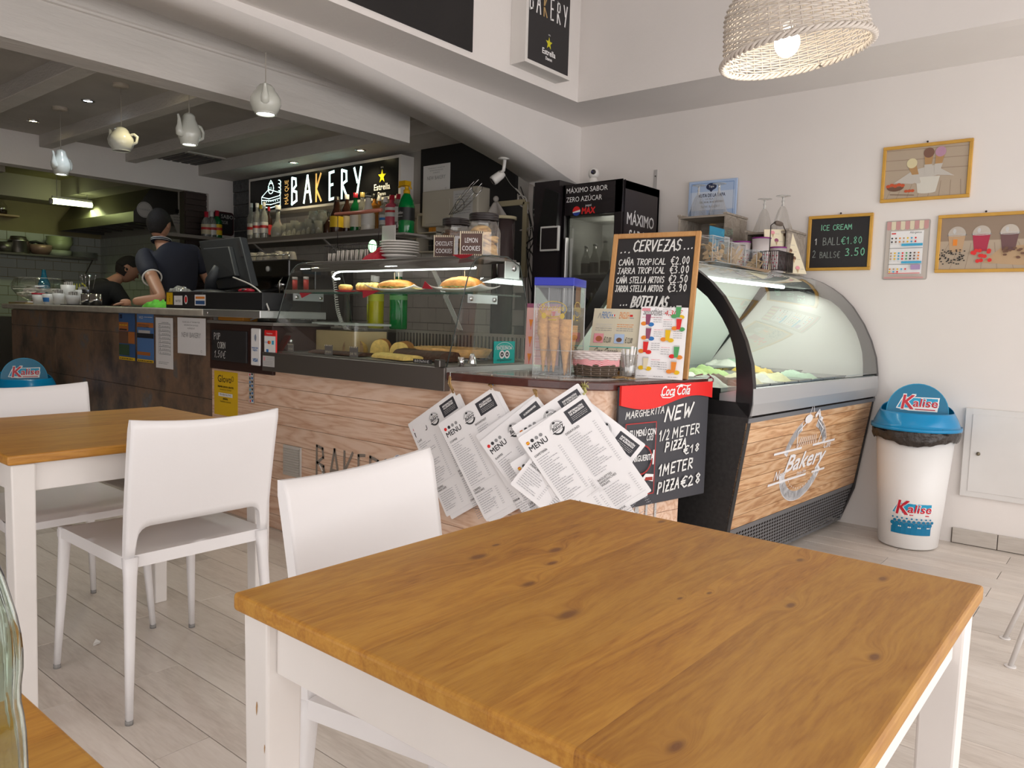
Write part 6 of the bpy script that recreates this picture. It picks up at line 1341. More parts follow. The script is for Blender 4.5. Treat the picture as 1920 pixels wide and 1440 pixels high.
def bocadillo(label,px,py,L_,W_,h,ang,green=True,group='filled rolls on the glass shelf',plate=True,picks=1):
    c = SH(px);t = thing('sandwich_roll',label,'sandwich',(c.x,c.y,1.23),0,group)
    if plate: 
        pl = thing('boat_plate','white boat shaped plate under the '+' '.join(label.split(',')[0].split()[:7]),'plate',(c.x,c.y,1.23),0,'white plates on the glass shelf');boat_plate(pl,c.x,c.y,1.229,L_*1.5,W_*1.7,ang)
    z = 1.243
    rotm(bump_dome(c.x-W_/2,c.x+W_/2,c.y-L_/2,c.y+L_/2,z+.018,h,px,20,.35),c.x,c.y,ang).build('top_bread',BREAD,t)
    b = MB();b.rbox(c.x-W_/2,c.x+W_/2,c.y-L_/2,c.y+L_/2,z,z+.012,W_*.4,seg=5);rotm(b,c.x,c.y,ang).build('bottom_bread',BREAD,t)
    f = MB();rn_ = random.Random(px)
    for k in range(26):
        a_ = 2*pi*k/26;x,y = c.x+cos(a_)*W_*.52,c.y+sin(a_)*L_*.52;f.add([(x-.012,y-.01,z+.010+rn_.uniform(0,.01)),(x+.012,y-.008,z+.016),(x+.010,y+.012,z+.012+rn_.uniform(0,.008)),(x-.01,y+.01,z+.018)],[(0,1,2,3)])
    stuff(rotm(f,c.x,c.y,ang).build('lettuce',LETT if green else CHEE,t));q = MB().rbox(c.x-W_*.42,c.x+W_*.42,c.y-L_*.46,c.y+L_*.46,z+.012,z+.019,.01);rotm(q,c.x,c.y,ang).build('cheese',CHEE,t)
    for k in range(picks): MB().tube([(c.x,c.y+.03*k-.01,z+h),(c.x-.002,c.y+.03*k-.01,z+h+.055)],.0012,5).build('cocktail_stick',SPN,t)
bocadillo('long filled roll with lettuce, two cocktail sticks, in the middle of the glass shelf',745,545,.19,.085,.034,.25,picks=2)
bocadillo('shiny golden filled roll at the right end of the glass shelf',868,540,.20,.09,.044,.15)
c = SH(778);t = thing('cheese_slices','pale yellow cheese slices beside the long filled roll','food',tuple(c));[MB().slab((c.x-.03,c.y-.03+.012*k,1.250+.004*k),(c.x+.03,c.y-.02+.012*k,1.250+.004*k),(c.x+.03,c.y+.02+.012*k,1.254+.004*k),(c.x-.03,c.y+.02+.012*k,1.256+.004*k),(0,0,.003)).build('slice',CHEE,t) for k in range(3)]
for k,(px,py,lb_,n_r) in enumerate(((648,545,'small cream topped pastry on a red dish, left on the glass shelf',1),(690,543,'row of sliced filled rolls on a red dish next to the long roll',5))):
    c = SH(px,2.50);t = thing('red_dish','red dish under the '+lb_.split(' on')[0],'dish',tuple(c),0,'red dishes on the glass shelf');L_ = .10 if k == 0 else .17
    MB().lathe([(0,.003),(.035,.003),(.055,.012),(.052,.012),(.034,.006),(0,.006)],24,0,TR((c.x,c.y,1.2295)),sx=1,sy=L_/.1).build('dish_body',REDC,t)
    t2 = thing('pastry_pieces',lb_,'pastry',(c.x,c.y,1.24),0)
    for q in range(n_r):
        y = c.y+(.058-.030*q if n_r > 1 else 0);r_ = .026 if n_r > 1 else .036;zc = 1.256
        MB().lathe([(0,-.012),(r_*.8,-.012),(r_,-.004),(r_,.008),(r_*.75,.016),(0,.018)],18,0,TR((c.x,y,zc)) @ Matrix.Rotation(.9 if n_r > 1 else 0,4,'X')).build('piece',CRUMB,t2)
        if n_r > 1: MB().lathe([(r_*.55,-.0125),(r_*.62,-.014),(r_*.3,-.0145),(0,-.0135)],12,0,TR((c.x,y,zc)) @ Matrix.Rotation(.9,4,'X')).build('filling',CHO,t2)
# bunting, red pennants hanging off the shelf and standing on it
BUN = mat('red_felt',(.45,.01,.03),.8)
def DK(px,py,z,a=2.36,b=2.66):
    c = Z(px,py,z);x = min(max(c.x,a),b) if c.x > 0 else b;c = U(px,py,x);return Vector((c.x,c.y,z))
def pennant(label,p3,group='red felt pennants in and on the display case'):
    o = MB().add([Vector(p) for p in p3],[(0,1,2)]).build('pennant',BUN,None,solid=.0015);tag(o,label,'pennant',group)
pennant('red felt pennant under the left end of the glass shelf',(U(562,549,2.39),U(585,549,2.39),U(566,559,2.39)))
pennant('largest red felt pennant hanging below the middle of the glass shelf',(U(680,545,2.39),U(712,545,2.39),U(681,559,2.39)))
pennant('red felt pennant standing up on the shelf between the two rolls',(U(792,541,2.41),U(797,527,2.41),U(812,542,2.41)))
pennant('red felt pennant on top of the case under the cookie jars',(Z(848,478,1.388),Z(888,477,1.388),U(868,487,2.43)))
# lower deck
FD = .925
def cake_plate(label,px,py,r_=.13,sy=1.2):
    c = DK(px,py,FD,2.5,2.56);t = thing('glass_plate',label,'plate',tuple(c),0,'clear plates in the display case');MB().lathe([(0,.003),(r_*.7,.003),(r_,.012),(r_*.98,.014),(r_*.7,.006),(0,.006)],28,0,TR((c.x,c.y,FD)),sy=sy).build('plate_body',WGR,t);return c
c = cake_plate('clear cake stand plate under the apple pie, right of the lower deck',848,672,.15,1.3);cz = FD+.04
t = thing('apple_pie','flat golden apple pie with ragged crust, right end of the lower deck','pie',(c.x,c.y,cz));N = 60
MB().lathe([(0,0),(.135,0),(.152,.036),(.14,.038),(.12,.028),(0,.03)],N,0,TR((c.x,c.y,cz-.02)),sy=1.35).build('crust',PASTRY,t)
g = MB();rn_ = random.Random(8)
for k in range(40): a_ = rn_.uniform(0,6.28);q = rn_.uniform(.02,.145);x,y = c.x+q*cos(a_),c.y+1.35*q*sin(a_);w_ = rn_.uniform(.01,.022);z = cz+.012;g.add([(x-w_,y-w_,z),(x+w_,y-w_*.6,z+rn_.uniform(.002,.014)),(x+w_*.7,y+w_,z+.003),(x-w_,y+w_*.8,z+rn_.uniform(.004,.016))],[(0,1,2,3)])
stuff(g.build('flakes',PASTRY,t))
def loaf(label,px,py,L_,W_,h,ang,crust,inner,cat='cake',z=FD+.004):
    c = DK(px,py,z,2.34,2.56);L_ *= 1.15;W_ *= 1.15;h *= 1.25;t = thing('loaf_cake',label,cat,tuple(c));g = MB()
    def fn(i,j): a_ = pi*i;return (c.x-W_/2*cos(a_)*(1 if abs(cos(a_)) < .8 else .97),c.y-L_/2+L_*j,z+h*sin(a_)**.7*(1+.05*noise.noise(Vector((i*6,j*6,px)))))
    g.grid(fn,16,12);rotm(g,c.x,c.y,ang).build('crust',crust,t)
    f = MB();pts = [fn(i/16,0) for i in range(17)];f.add(pts,[tuple(range(17))]);rotm(f,c.x,c.y,ang).build('cut_face',inner,t)
    f = MB();pts = [fn(i/16,1) for i in range(17)];f.add(pts,[tuple(range(17))]);rotm(f,c.x,c.y,ang).build('cut_face',inner,t)
    return t
loaf('yellow sponge roll with browned crust, right one of the pair',755,663,.17,.085,.055,-.9,BREAD,CRUMB)
loaf('yellow sponge roll with browned crust, left one of the pair',715,662,.15,.085,.06,-.8,BREAD,CRUMB)
loaf('round beige sponge slice, leftmost cake on the lower deck',668,660,.06,.11,.06,-1.2,CRUMB,mat('rolled_sponge',(.42,.27,.14),.8,noise_amt=.4,nscale=50))
loaf('flat yellow almond slice at the front of the lower deck',745,676,.24,.10,.018,-.2,CRUMB,CRUMB)
loaf('dark chocolate cake behind the paper tags',800,674,.30,.12,.035,-.1,CHO,CHO);loaf('low dark brownie slab at the left of the lower deck',640,668,.30,.10,.012,.1,CHO,CHO)
TAGM = mat('tag_grey',(.16,.145,.14),.6)
def ptag(label,px,py,w_,h_,txt,clipb=False):
    c = U(px,py,2.262);t = thing('price_tag',label,'tag',(2.262,c.y,FD),0,'little dark price tags in the display case');MB().box(2.262,2.2635,c.y-w_/2,c.y+w_/2,FD+.002,FD+h_).build('tag_card',TAGM,t)
    S = Surf((2.262,c.y+w_/2,FD),(0,-1,0),ZU);n_c = int(w_/.006)
    for k in range(n_c):
        if k % 2 == 0: S.rect(k*.006,h_-.006,k*.006+.005,h_,CREAM)
    S.text(txt,w_/2,.012,.010,CREAM,align='c',width=w_*.75);S.build('print',t)
    if clipb: MB().ball((2.27,c.y+.01,FD+h_+.012),.010,10).build('clip',CHROME,t)
ptag('dark price tag with a chrome clip, leftmost in the display case',545,655,.05,.042,'CHOCOLATE',True);ptag('dark scalloped price tag before the beige sponge slice',616,662,.06,.05,'ESPONJOSO');ptag('dark scalloped price tag beneath the sponge rolls',663,667,.06,.05,'DE TÉ'); 
c = U(793,680,2.255);t = thing('price_tag','long black chalk tag lying before the chocolate cake','tag',(2.255,c.y,FD));MB().box(2.25,2.253,c.y-.055,c.y+.055,FD,FD+.018).build('tag_card',BLK,t);S = Surf((2.25,c.y+.055,FD),(0,-1,0),ZU);S.hand('BROWNIE',.01,.004,.010,CHALK,w=.0012,width=.09);S.build('lettering',t)
# plastic tub with beige food at the left of the case, bottles and sauces behind the glass
t = thing('food_container','clear plastic tub full of pale yellow rice behind the left display glass','container',(2.62,3.28,FD));MB().rbox(2.50,2.72,3.10,3.44,FD,FD+.11,.02).build('contents',mat('pale_food',(.62,.50,.26),.7,noise_amt=.08),t);MB().rbox(2.495,2.725,3.095,3.445,FD+.0005,FD+.155,.02).build('tub_wall',CLR,t);MB().box(2.49,2.73,3.09,3.45,FD+.14,FD+.150).build('rim',mat('tub_rim_pale',(.55,.60,.55),.3),t)
PETG = mat('green_pet',(.0,.30,.06),.1,trans=.6);YELQ = mat('yellow_liquid',(.62,.58,.0),.2,trans=.2)
def simple_bottle(label,u,v,z,h,r_,body,cap,caph=.03,lbl=None,cat='bottle',group=None,shape='wine',lz=(.15,.45),liquid=None,name='bottle'):
    t = thing(name,label,cat,(u,v,z),0,group);M_ = TR((u,v,z))
    if shape == 'wine': pr = [(0,0),(r_*.95,0),(r_,.01),(r_,h*.58),(r_*.85,h*.66),(r_*.38,h*.78),(r_*.34,h*.90),(r_*.38,h*.93),(0,h*.93)]
    elif shape == 'square': pr = [(0,0),(r_*.98,0),(r_,.008),(r_,h*.66),(r_*.9,h*.72),(r_*.36,h*.77),(r_*.34,h*.9),(0,h*.9)]
    elif shape == 'bulb': pr = [(0,0),(r_*.9,0),(r_,h*.05),(r_*1.02,h*.2),(r_*.8,h*.38),(r_*.4,h*.5),(r_*.3,h*.62),(r_*.28,h*.9),(0,h*.9)]
    elif shape == 'siphon': pr = [(0,0),(r_*.95,0),(r_,.01),(r_*1.0,h*.25),(r_*.97,h*.3),(r_,h*.35),(r_,h*.6),(r_*.85,h*.72),(r_*.5,h*.84),(r_*.4,h*.88),(0,h*.88)]
    elif shape == 'jug': pr = [(0,0),(r_*.95,0),(r_,.01),(r_*1.0,h*.4),(r_*.9,h*.5),(r_*.5,h*.68),(r_*.4,h*.88),(r_*.45,h*.93),(0,h*.93)]
    MB().lathe(pr,20,0,M_).build('glass_body',body,t)
    if liquid: MB().lathe([(0,.004),(r_*.9,.004),(r_*.92,h*.45),(0,h*.45)],16,0,M_).build('liquid',liquid,t)
    if shape != 'siphon': MB().lathe([(r_*.42,h-caph-.005),(r_*.42,h-.001),(0,h)],14,0,M_).build('cap',cap,t)
    if lbl:
        mats_ = lbl if isinstance(lbl,(list,tuple)) else [lbl];MB().lathe([(r_+.0008,h*lz[0]),(r_+.0008,h*lz[1])],24,0,M_,a0=0,a1=2*pi).build('label',mats_[0],t)
        if len(mats_) > 1: MB().lathe([(r_+.0014,h*(lz[0]*.55+lz[1]*.45)),(r_+.0014,h*(lz[0]*.3+lz[1]*.7))],24,0,M_).build('label_band',mats_[1],t)
    return t
simple_bottle('big green plastic water bottle seen through the left display glass',2.95,3.28,1.045,.33,.05,PETG,BGM,lbl=mat('bottle_label_green',(.1,.3,.1),.5),lz=(.5,.7)); 
simple_bottle('square bottle of yellow dish liquid behind the left display glass',2.93,3.45,1.045,.30,.045,YELQ,BGM,shape='square',lbl=mat('lime_label',(.55,.60,.05),.5),lz=(.52,.66)); 
simple_bottle('tall pale bottle beside the yellow liquid bottle',3.0,3.56,1.045,.31,.035,mat('pale_plastic',(.55,.55,.35),.3),BGM,lbl=mat('lime_label',(0,0,0)))
q = U(560,540,2.80); 
sh = tag(MB().box(2.80,3.10,3.10,4.2,1.03,1.045).build('back_counter_ledge',STEELD,None,bevel=.002,seg=1),'low steel ledge behind the left part of the display case','ledge')
t = thing('jar_rack','grey rack plate holding red topped spice jars behind the glass','rack',(2.83,3.55,1.045));MB().box(2.80,2.88,3.40,4.17,1.235,1.262).build('plate',mat('rack_grey',(.18,.17,.15),.4),t);MB().box(2.84,2.86,3.60,3.63,1.045,1.235).build('post',STEELD,t)
for k,px in enumerate((553,574)):
    q = U(px,520,2.84);t = thing('spice_jar',('spice jar with red contents, left of two behind the glass','spice jar with red contents, right of two behind the glass')[k],'jar',(2.84,q.y,1.2625),0,'red spice jars');MB().cyl(2.84,q.y,1.2625,1.325,.016,14).build('contents',mat('red_spice',(.50,.04,.03),.5),t);MB().cyl(2.84,q.y,1.325,1.342,.017,14).build('lid',mat('jar_lid_pale',(.55,.48,.45),.5),t)
t = thing('password_sign','little grey framed PASSWORD slate behind the display glass','sign',(2.86,3.60,1.045));q0,q1 = U(541,560,2.86),U(592,597,2.86);MB().box(2.86,2.868,q1.y,q0.y,1.046,q0.z).build('board',mat('slate_frame',(.20,.18,.16),.6),t);S = Surf((2.86,q0.y,1.046),(0,-1,0),ZU);w_,h_ = q0.y-q1.y,q0.z-1.046;S.rect(w_*.08,h_*.08,w_*.92,h_*.5,BLK);S.text('PASSWORD',w_/2,h_*.68,.022,BRW,align='c',width=w_*.85);S.text('MYFI22456',w_/2,h_*.2,.02,CHALK,align='c',width=w_*.7);S.build('print',t)
# coiled white telephone cord
pts = [];P0,P1,P2,P3 = U(624,500,2.86),U(636,565,2.74),U(650,615,2.72),U(684,622,2.70)
ctrl = [U(622,498,2.78),U(628,535,2.78),U(633,580,2.76),U(645,612,2.74),U(664,624,2.73),U(686,618,2.73)]
def cr(ctrl,n):
    out = [];c_ = [ctrl[0]]+list(ctrl)+[ctrl[-1]]
    for k in range(1,len(c_)-2):
        for i in range(n): t_ = i/n;a,b,c,d = c_[k-1],c_[k],c_[k+1],c_[k+2];out.append(.5*((2*b)+(c-a)*t_+(2*a-5*b+4*c-d)*t_*t_+(3*b-a-3*c+d)*t_**3))
    out.append(c_[-2]);return out
base_ = cr(ctrl,110)
for i,p in enumerate(base_):
    d = (base_[min(i+1,len(base_)-1)]-base_[max(0,i-1)]).normalized();x = d.cross(Vector((1,0,0))).normalized();y = d.cross(x);a_ = i*2*pi/11;pts.append(p+x*.009*cos(a_)+y*.009*sin(a_))
tag(MB().tube(pts,.0028,5).build('coiled_cord',mat('cord_white',(.72,.70,.66),.5),None),'coiled white telephone cord hanging inside the display case','cord')
# --- on top of the case
TZ = 1.387
for k in range(6):
    c = Z(731,470,TZ+.01);t = thing('dinner_plate',('lowest, deepest plate of the white stack on the display case','second plate from the bottom of the white stack','third plate from the bottom of the white stack','third plate from the top of the white stack','second plate from the top of the white stack','topmost plate of the white stack on the display case')[k],'plate',(2.56,2.845,TZ),0,'white plates stacked on the display case')
    z = TZ+(0 if k == 0 else .024+.0125*(k-1)+.004);pr = [(0,0),(.045,0),(.075,.018),(.088,.024),(.087,.027),(.073,.021),(.044,.004),(0,.004)] if k == 0 else [(0,0),(.055,0),(.085,.010),(.096,.012),(.095,.015),(.083,.013),(.054,.004),(0,.004)]
    MB().lathe(pr,36,0,TR((2.56,2.845,z))).build('plate_body',PORC,t)
PV = 2.845
# cookie jars
JG = glassm('jar_glass',(.94,.94,.93),.09);LIDM = mat('black_lid',(.02,.015,.015),.35);LABB = mat('label_brown',(.10,.055,.045),.6)
COOK1 = mat('chocolate_cookie',(.16,.07,.03),.8,noise_amt=.4,nscale=40,bump=.5,bscale=60);COOK2 = mat('lemon_cookie',(.66,.42,.17),.8,noise_amt=.15,nscale=40,bump=.4,bscale=60)
def jar(label,u,v,h,r_,cookm,txt,lean=0):
    z = TZ;t = thing('cookie_jar',label,'jar',(u,v,z),0,'labelled cookie jars on the display case');M_ = TR((u,v,z))
    pr = [(0,.002),(r_*.95,.002),(r_,.008),(r_,h*.55),(r_*.97,h*.62),(r_*.78,h*.76),(r_*.75,h*.84)]
    MB().lathe(pr,8,0,M_ @ Matrix.Rotation(pi/8,4,'Z'),smooth=False).build('jar_glass',JG,t);MB().lathe([(0,.0015),(r_*.97,.0015),(r_,.006),(r_*.96,.010),(0,.006)],8,0,M_ @ Matrix.Rotation(pi/8,4,'Z')).build('jar_foot',WGR,t)
    lo = MB().lathe([(r_*.80,h*.83),(r_*.84,h*.84),(r_*.84,h*.875),(r_*.80,h*.88),(r_*.84,h*.89),(r_*.84,h*.93),(r_*.80,h*.935),(r_*.84,h*.945),(r_*.84,h*.985),(r_*.78,h),(0,h)],28,0,M_).build('lid',LIDM,t)
    rn_ = random.Random(int(v*100));k = 0;zc = .010
    while zc < h*.62:
        for q in range(2):
            a_ = rn_.uniform(0,6.28);d = r_*.32;c = Vector((u+d*cos(a_+q*pi),v+d*sin(a_+q*pi),z+zc+.006));m_ = MB().lathe([(0,-.006),(r_*.50,-.006),(r_*.56,0),(r_*.46,.007),(0,.010)],14,0,TR(c) @ Matrix.Rotation(rn_.uniform(-.35,.35),4,'X') @ Matrix.Rotation(rn_.uniform(-.35,.35),4,'Y'));m_.build('cookie',cookm,t)
        zc += .013
    # label card facing the room on the left half
    dirn = Vector((-.86,-.5,0)).normalized();rr_ = Vector((-dirn.y,dirn.x,0))*1;rr_ = Vector(ZU).cross(dirn).normalized();o = Vector((u,v,z))+dirn*(r_*1.0)-rr_*(r_*1.12);LW,LH = r_*1.30,h*.56
    MB().slab(o,o+rr_*LW,o+rr_*LW+Vector((0,0,LH)),o+Vector((0,0,LH)),-dirn*.0015).build('label_card',CREAM,t);S = Surf(o,rr_,ZU);S.base = .0002;S.step = .0001;S.rect(.004,LH*.09,LW-.003,LH*.91,LABB)
    nb_ = 11
    for k in range(nb_):
        for yy in (0,LH*.915): S.rect(LW*(k+.5)/nb_,yy,LW*(k+.95)/nb_,yy+LH*.085,LABB)
    a_,b_ = txt.split()
    for s_,yy,ww in ((a_,.54,.82 if len(a_) > 5 else .55),(b_,.22,.78)): S.text(s_,LW/2,LH*yy,LH*.20,WP,align='c',width=LW*ww)
    S.build('label_print',t)
qa = U(838,440,2.58);qb = U(897,440,2.52)
jar('cookie jar labelled CHOCOLATE COOKIES, left of two',2.585,2.493,.185,.074,COOK1,'CHOCOLATE COOKIES');jar('cookie jar labelled LEMON COOKIES, right of two',2.545,2.285,.190,.078,COOK2,'LEMON COOKIES')
# wire cutlery basket and red cloth
wx0,wx1 = 2.50,2.66;wy0,wy1 = 3.02,3.36
wt = thing('cutlery_basket','dark wire basket with cloth rolls on the left of the display case','basket',(2.58,3.19,TZ));e = MB()
for z in (TZ+.003,TZ+.085): e.tube([(wx0,wy0,z),(wx1,wy0,z),(wx1,wy1,z),(wx0,wy1,z)],.0028,5,closed=True)
k = 0
while wy0+k*.0155 < wy1: e.tube([(wx0,wy0+k*.0155,TZ+.003),(wx0-.006,wy0+k*.0155,TZ+.085)],.0014,4).tube([(wx1,wy0+k*.0155,TZ+.003),(wx1,wy0+k*.0155,TZ+.085)],.0014,4);k += 1
for k in range(10): e.tube([(wx0+k*.0175,wy0,TZ+.003),(wx0+k*.0175,wy0,TZ+.085)],.0014,4).tube([(wx0+k*.0175,wy1,TZ+.003),(wx0+k*.0175,wy1,TZ+.085)],.0014,4)
stuff(e.build('wire_mesh',WIRE,wt))
for y in (wy0+.005,wy1-.005): MB().tube([((wx0+wx1)/2+(-.0),y,TZ+.085),((wx0+wx1)/2,y,TZ+.26)],.002,5).build('handle_rod',WIRE,wt)
MB().tube([((wx0+wx1)/2,wy0-.01,TZ+.26),((wx0+wx1)/2,(wy0+wy1)/2,TZ+.258),((wx0+wx1)/2,wy1+.01,TZ+.26)],.014,10,flat=.7).build('wood_grip',mat('grip_reddish',(.25,.08,.05),.4),wt)
NAPK = mat('napkin_roll',(.74,.68,.62),.8)
for k in range(17): MB().tube([(wx0+.012+.012*(k % 2),wy0+.02+k*.0185,TZ+.008),(wx0+.018+.012*(k % 2),wy0+.02+k*.0185,TZ+.060-.012*(k > 13))],.0085,8).build('napkin_roll',NAPK,wt)
EGG = mat('lit_sign_green',(.5,.8,.5),.4,emit=(.45,1,.5),es=1.6);t = thing('small_lit_sign','small glowing green oval tag in the wire basket','sign',(2.60,3.08,TZ+.05));MB().ball((2.60,3.095,TZ+.085),.028,12,sz=1.15,sx=.5).build('oval',EGG,t)
t = thing('acrylic_sign','small clear upright sign standing in the wire basket','sign',(2.66,3.02,TZ));MB().box(2.640,2.644,2.97,3.07,TZ+.09,TZ+.19).build('panel',mat('milky_acrylic',(.45,.44,.42),.2),t);MB().box(2.639,2.645,2.97,2.975,TZ,TZ+.09).build('stem',ACE,t)
c = Vector((2.56,2.955,TZ));t = thing('red_cloth','crumpled red cloth heap between basket and plate stack','cloth',tuple(c));bump_dome(2.47,2.65,2.90,3.03,TZ+.001,.052,5,18,.45,.5).build('cloth',BUN,t)
# ================================================================= framed pictures and boards on the right wall
def wframe(label,pxTL,pxBR,cat='picture',W_=None,H_=None,name='picture_frame',fwid=.017,mat_=None):
    a_,b_ = U(*pxTL,UR-.012),U(*pxBR,UR-.012);W_ = W_ or a_.y-b_.y;H_ = H_ or a_.z-b_.z;y1 = a_.y;z1 = a_.z;y0,z0 = y1-W_,z1-H_
    t = thing(name,label,cat,(UR,(y0+y1)/2,z0))
    MB().box(UR-.008,UR-.002,y0+.004,y1-.004,z0+.004,z1-.004).build('backing',BLK,t)
    for bx in ((y0,y1,z0,z0+fwid),(y0,y1,z1-fwid,z1),(y0,y0+fwid,z0+fwid,z1-fwid),(y1-fwid,y1,z0+fwid,z1-fwid)): MB().box(UR-.018,UR-.001,*bx).build('frame_rail',mat_ or OAKY,t,bevel=.002,seg=1)
    MB().ball((UR-.008,(y0+y1)/2,z1+.008),.005,8).build('nail',GAP,t)
    return t,Surf((UR-.008,y1-fwid,z0+fwid),(0,-1,0),ZU),W_-2*fwid,H_-2*fwid
t,S,W_,H_ = wframe('small chalkboard in a golden frame listing ICE CREAM prices',(1517,406),(1631,506),'sign',name='ice_cream_chalkboard')
S.hand('ICE CREAM',W_*.16,H_*.76,.030,CHALKG,w=.0036,width=W_*.56);S.hand('1',W_*.07,H_*.47,.036,CHALK,w=.003);S.hand('BALL',W_*.22,H_*.46,.042,CHALKD,w=.0036,width=W_*.32);S.hand('€1.80',W_*.54,H_*.47,.038,CHALKG,w=.0034,width=W_*.38)
S.hand('2',W_*.05,H_*.21,.04,CHALKD,w=.0034);S.hand('BALLS€',W_*.18,H_*.20,.034,CHALKD,w=.0032,width=W_*.36);S.hand('3.50',W_*.62,H_*.23,.042,CHALKG,w=.005,width=W_*.36);S.build('lettering',t)
PW1 = mat('photo_board_light',(.45,.36,.27),.5);PW2 = mat('photo_board_dark',(.30,.22,.16),.5);NAP = mat('photo_linen',(.55,.51,.46),.5);CON = mat('photo_cone',(.45,.26,.11),.5)
t,S,W_,H_ = wframe('golden framed photo of three ice cream cones in a white bucket, the higher picture',(1657,277),(1815,377),W_=.432,H_=.30)
S.rect(0,0,W_,H_,PW1)
for k in range(3): S.line([(0,H_*(.98-.2*k)),(W_,H_*(.94-.2*k))],.003,PW2)
S.rect(0,0,W_,H_*.30,PW1)
for k in range(8): S.line([(W_*(.03+.13*k),0),(W_*(.12+.115*k),H_*.3)],.002,PW2)
S.poly([(W_*.12,H_*.32),(W_*.35,H_*.55),(W_*.60,H_*.62),(W_*.85,H_*.38),(W_*.65,H_*.42),(W_*.5,H_*.36),(W_*.35,H_*.28)],NAP);S.poly([(W_*.42,H_*.10),(W_*.64,H_*.10),(W_*.68,H_*.40),(W_*.39,H_*.40)],mat('photo_bucket',(.66,.63,.56),.5));S.ell(W_*.53,H_*.10,W_*.11,H_*.03,MATS['photo_bucket'])
for (x,y,dx,m_) in ((.33,.66,.09,mat('scoop_vanilla',(.70,.62,.38),.6)),(.53,.84,.0,mat('scoop_choc',(.20,.10,.07),.6)),(.67,.84,-.03,mat('scoop_berry',(.48,.27,.38),.6))): S.poly([(W_*(x-.055),H_*y),(W_*(x+.055),H_*y),(W_*(x+dx+.03),H_*(y-.36)),(W_*(x+dx-.03),H_*(y-.36))],CON);S.poly([(W_*(x+dx*.5-.05),H_*(y-.2)),(W_*(x+dx*.5+.05),H_*(y-.2)),(W_*(x+dx+.03),H_*(y-.38)),(W_*(x+dx-.03),H_*(y-.38))],NAP);S.ell(W_*x,H_*(y+.03),W_*.065,H_*.10,m_,16)
STR = mat('photo_strawberry',(.55,.09,.03),.5);S.ell(W_*.14,H_*.24,W_*.11,H_*.09,BRW,14,pi,2*pi);[S.ell(W_*(.05+.045*k),H_*(.26+.02*(k % 2)),W_*.03,H_*.035,STR,8) for k in range(5)];[S.ell(W_*(.28+.04*k),H_*.14,W_*.025,H_*.03,STR,8) for k in range(3)];S.line([(W_*.08,H_*.09),(W_*.38,H_*.05)],.003,BRW);S.build('print',t)
t,S,W_,H_ = wframe('golden framed photo of three domed smoothie cups, cut by the right edge',(1760,404),(1756,512),W_=.432,H_=.302)
S.rect(0,0,W_,H_,PW1);S.rect(0,H_*.55,W_,H_,PW2)
for k in range(7): S.line([(W_*(-.05+.18*k),0),(W_*(.10+.13*k),H_*.5)],.002,PW2)
S.poly([(W_*.5,H_*.12),(W_,H_*.05),(W_,H_*.45),(W_*.7,H_*.4)],TAN)
for x,m_,m2 in ((.19,mat('smoothie_tan',(.52,.34,.20),.5),0),(.47,mat('smoothie_red',(.42,.03,.07),.5),0),(.78,mat('smoothie_plum',(.16,.08,.08),.5),0)): S.poly([(W_*(x-.07),H_*.34),(W_*(x+.07),H_*.34),(W_*(x+.10),H_*.66),(W_*(x-.10),H_*.66)],m_);S.ell(W_*x,H_*.66,W_*.105,H_*.17,mat('photo_dome',(.50,.44,.38),.2),16,0,pi);S.ring(W_*x,H_*.665,W_*.11,H_*.02,.003,LGRY,16);S.ell(W_*(x-.03),H_*.74,W_*.02,H_*.05,LGRY,8)
S.rect(W_*.15,H_*.46,W_*.20,H_*.58,ORG)
rn_ = random.Random(6)
for k in range(60): x,y = rn_.uniform(0,.3),rn_.uniform(.1,.38);S.ell(W_*x,H_*y,.005,.0035,INK,5)
for k in range(12): S.ell(W_*rn_.uniform(.38,.62),H_*rn_.uniform(.15,.36),.010,.010,RED,8)
for k in range(18): S.ell(W_*rn_.uniform(.72,1),H_*rn_.uniform(.18,.4),.010,.006,BRW,6)
S.build('print',t)
a_,b_ = U(1662,415,UR),U(1738,521,UR);y0,y1,z0,z1 = b_.y,a_.y,b_.z-.01,a_.z;t = thing('allergen_chart','beige allergen chart board with a pink awning pattern, unframed, on the wall','sign',(UR,(y0+y1)/2,z0));W_,H_ = y1-y0,z1-z0
MB().rbox(0,W_,0,H_,0,.004,.012,0,Matrix(((0,0,-1,UR),(-1,0,0,y1),(0,1,0,z0),(0,0,0,1)))).build('board',mat('chart_beige',(.56,.50,.45),.5),t)
S = Surf((UR-.004,y1,z0),(0,-1,0),ZU);PK = mat('awning_pink',(.60,.32,.31),.5)
S.line([(.004,.004),(W_-.004,.004),(W_-.004,H_-.004),(.004,H_-.004)],.002,INKG,True)
for k in range(9): x = W_*(.03+.104*k);m_ = PK if k % 2 == 0 else CREAM;S.rect(x,H_*.87,x+W_*.1,H_*.985,m_);S.ell(x+W_*.05,H_*.87,W_*.05,H_*.03,m_,10,pi,2*pi)
S.rect(W_*.13,H_*.10,W_*.87,H_*.82,WP);S.text('Alérgenos',W_*.56,H_*.775,.012,INK,width=W_*.26);S.rect(W_*.15,H_*.77,W_*.25,H_*.79,RED)
for (yb,cnt) in ((.70,7),(.64,7),(.45,8),(.40,8),(.35,8),(.18,5),(.135,3)):
    for k in range(cnt): x = W_*(.17+.088*k);S.ell(x,H_*yb,.005,.005,(TAN,RED,BRW,YEL,GRNP,ORG,CYN,INK)[(k*3+cnt) % 8],7);S.words(x-.006,H_*yb-.011,.012,.002,INKG,k)
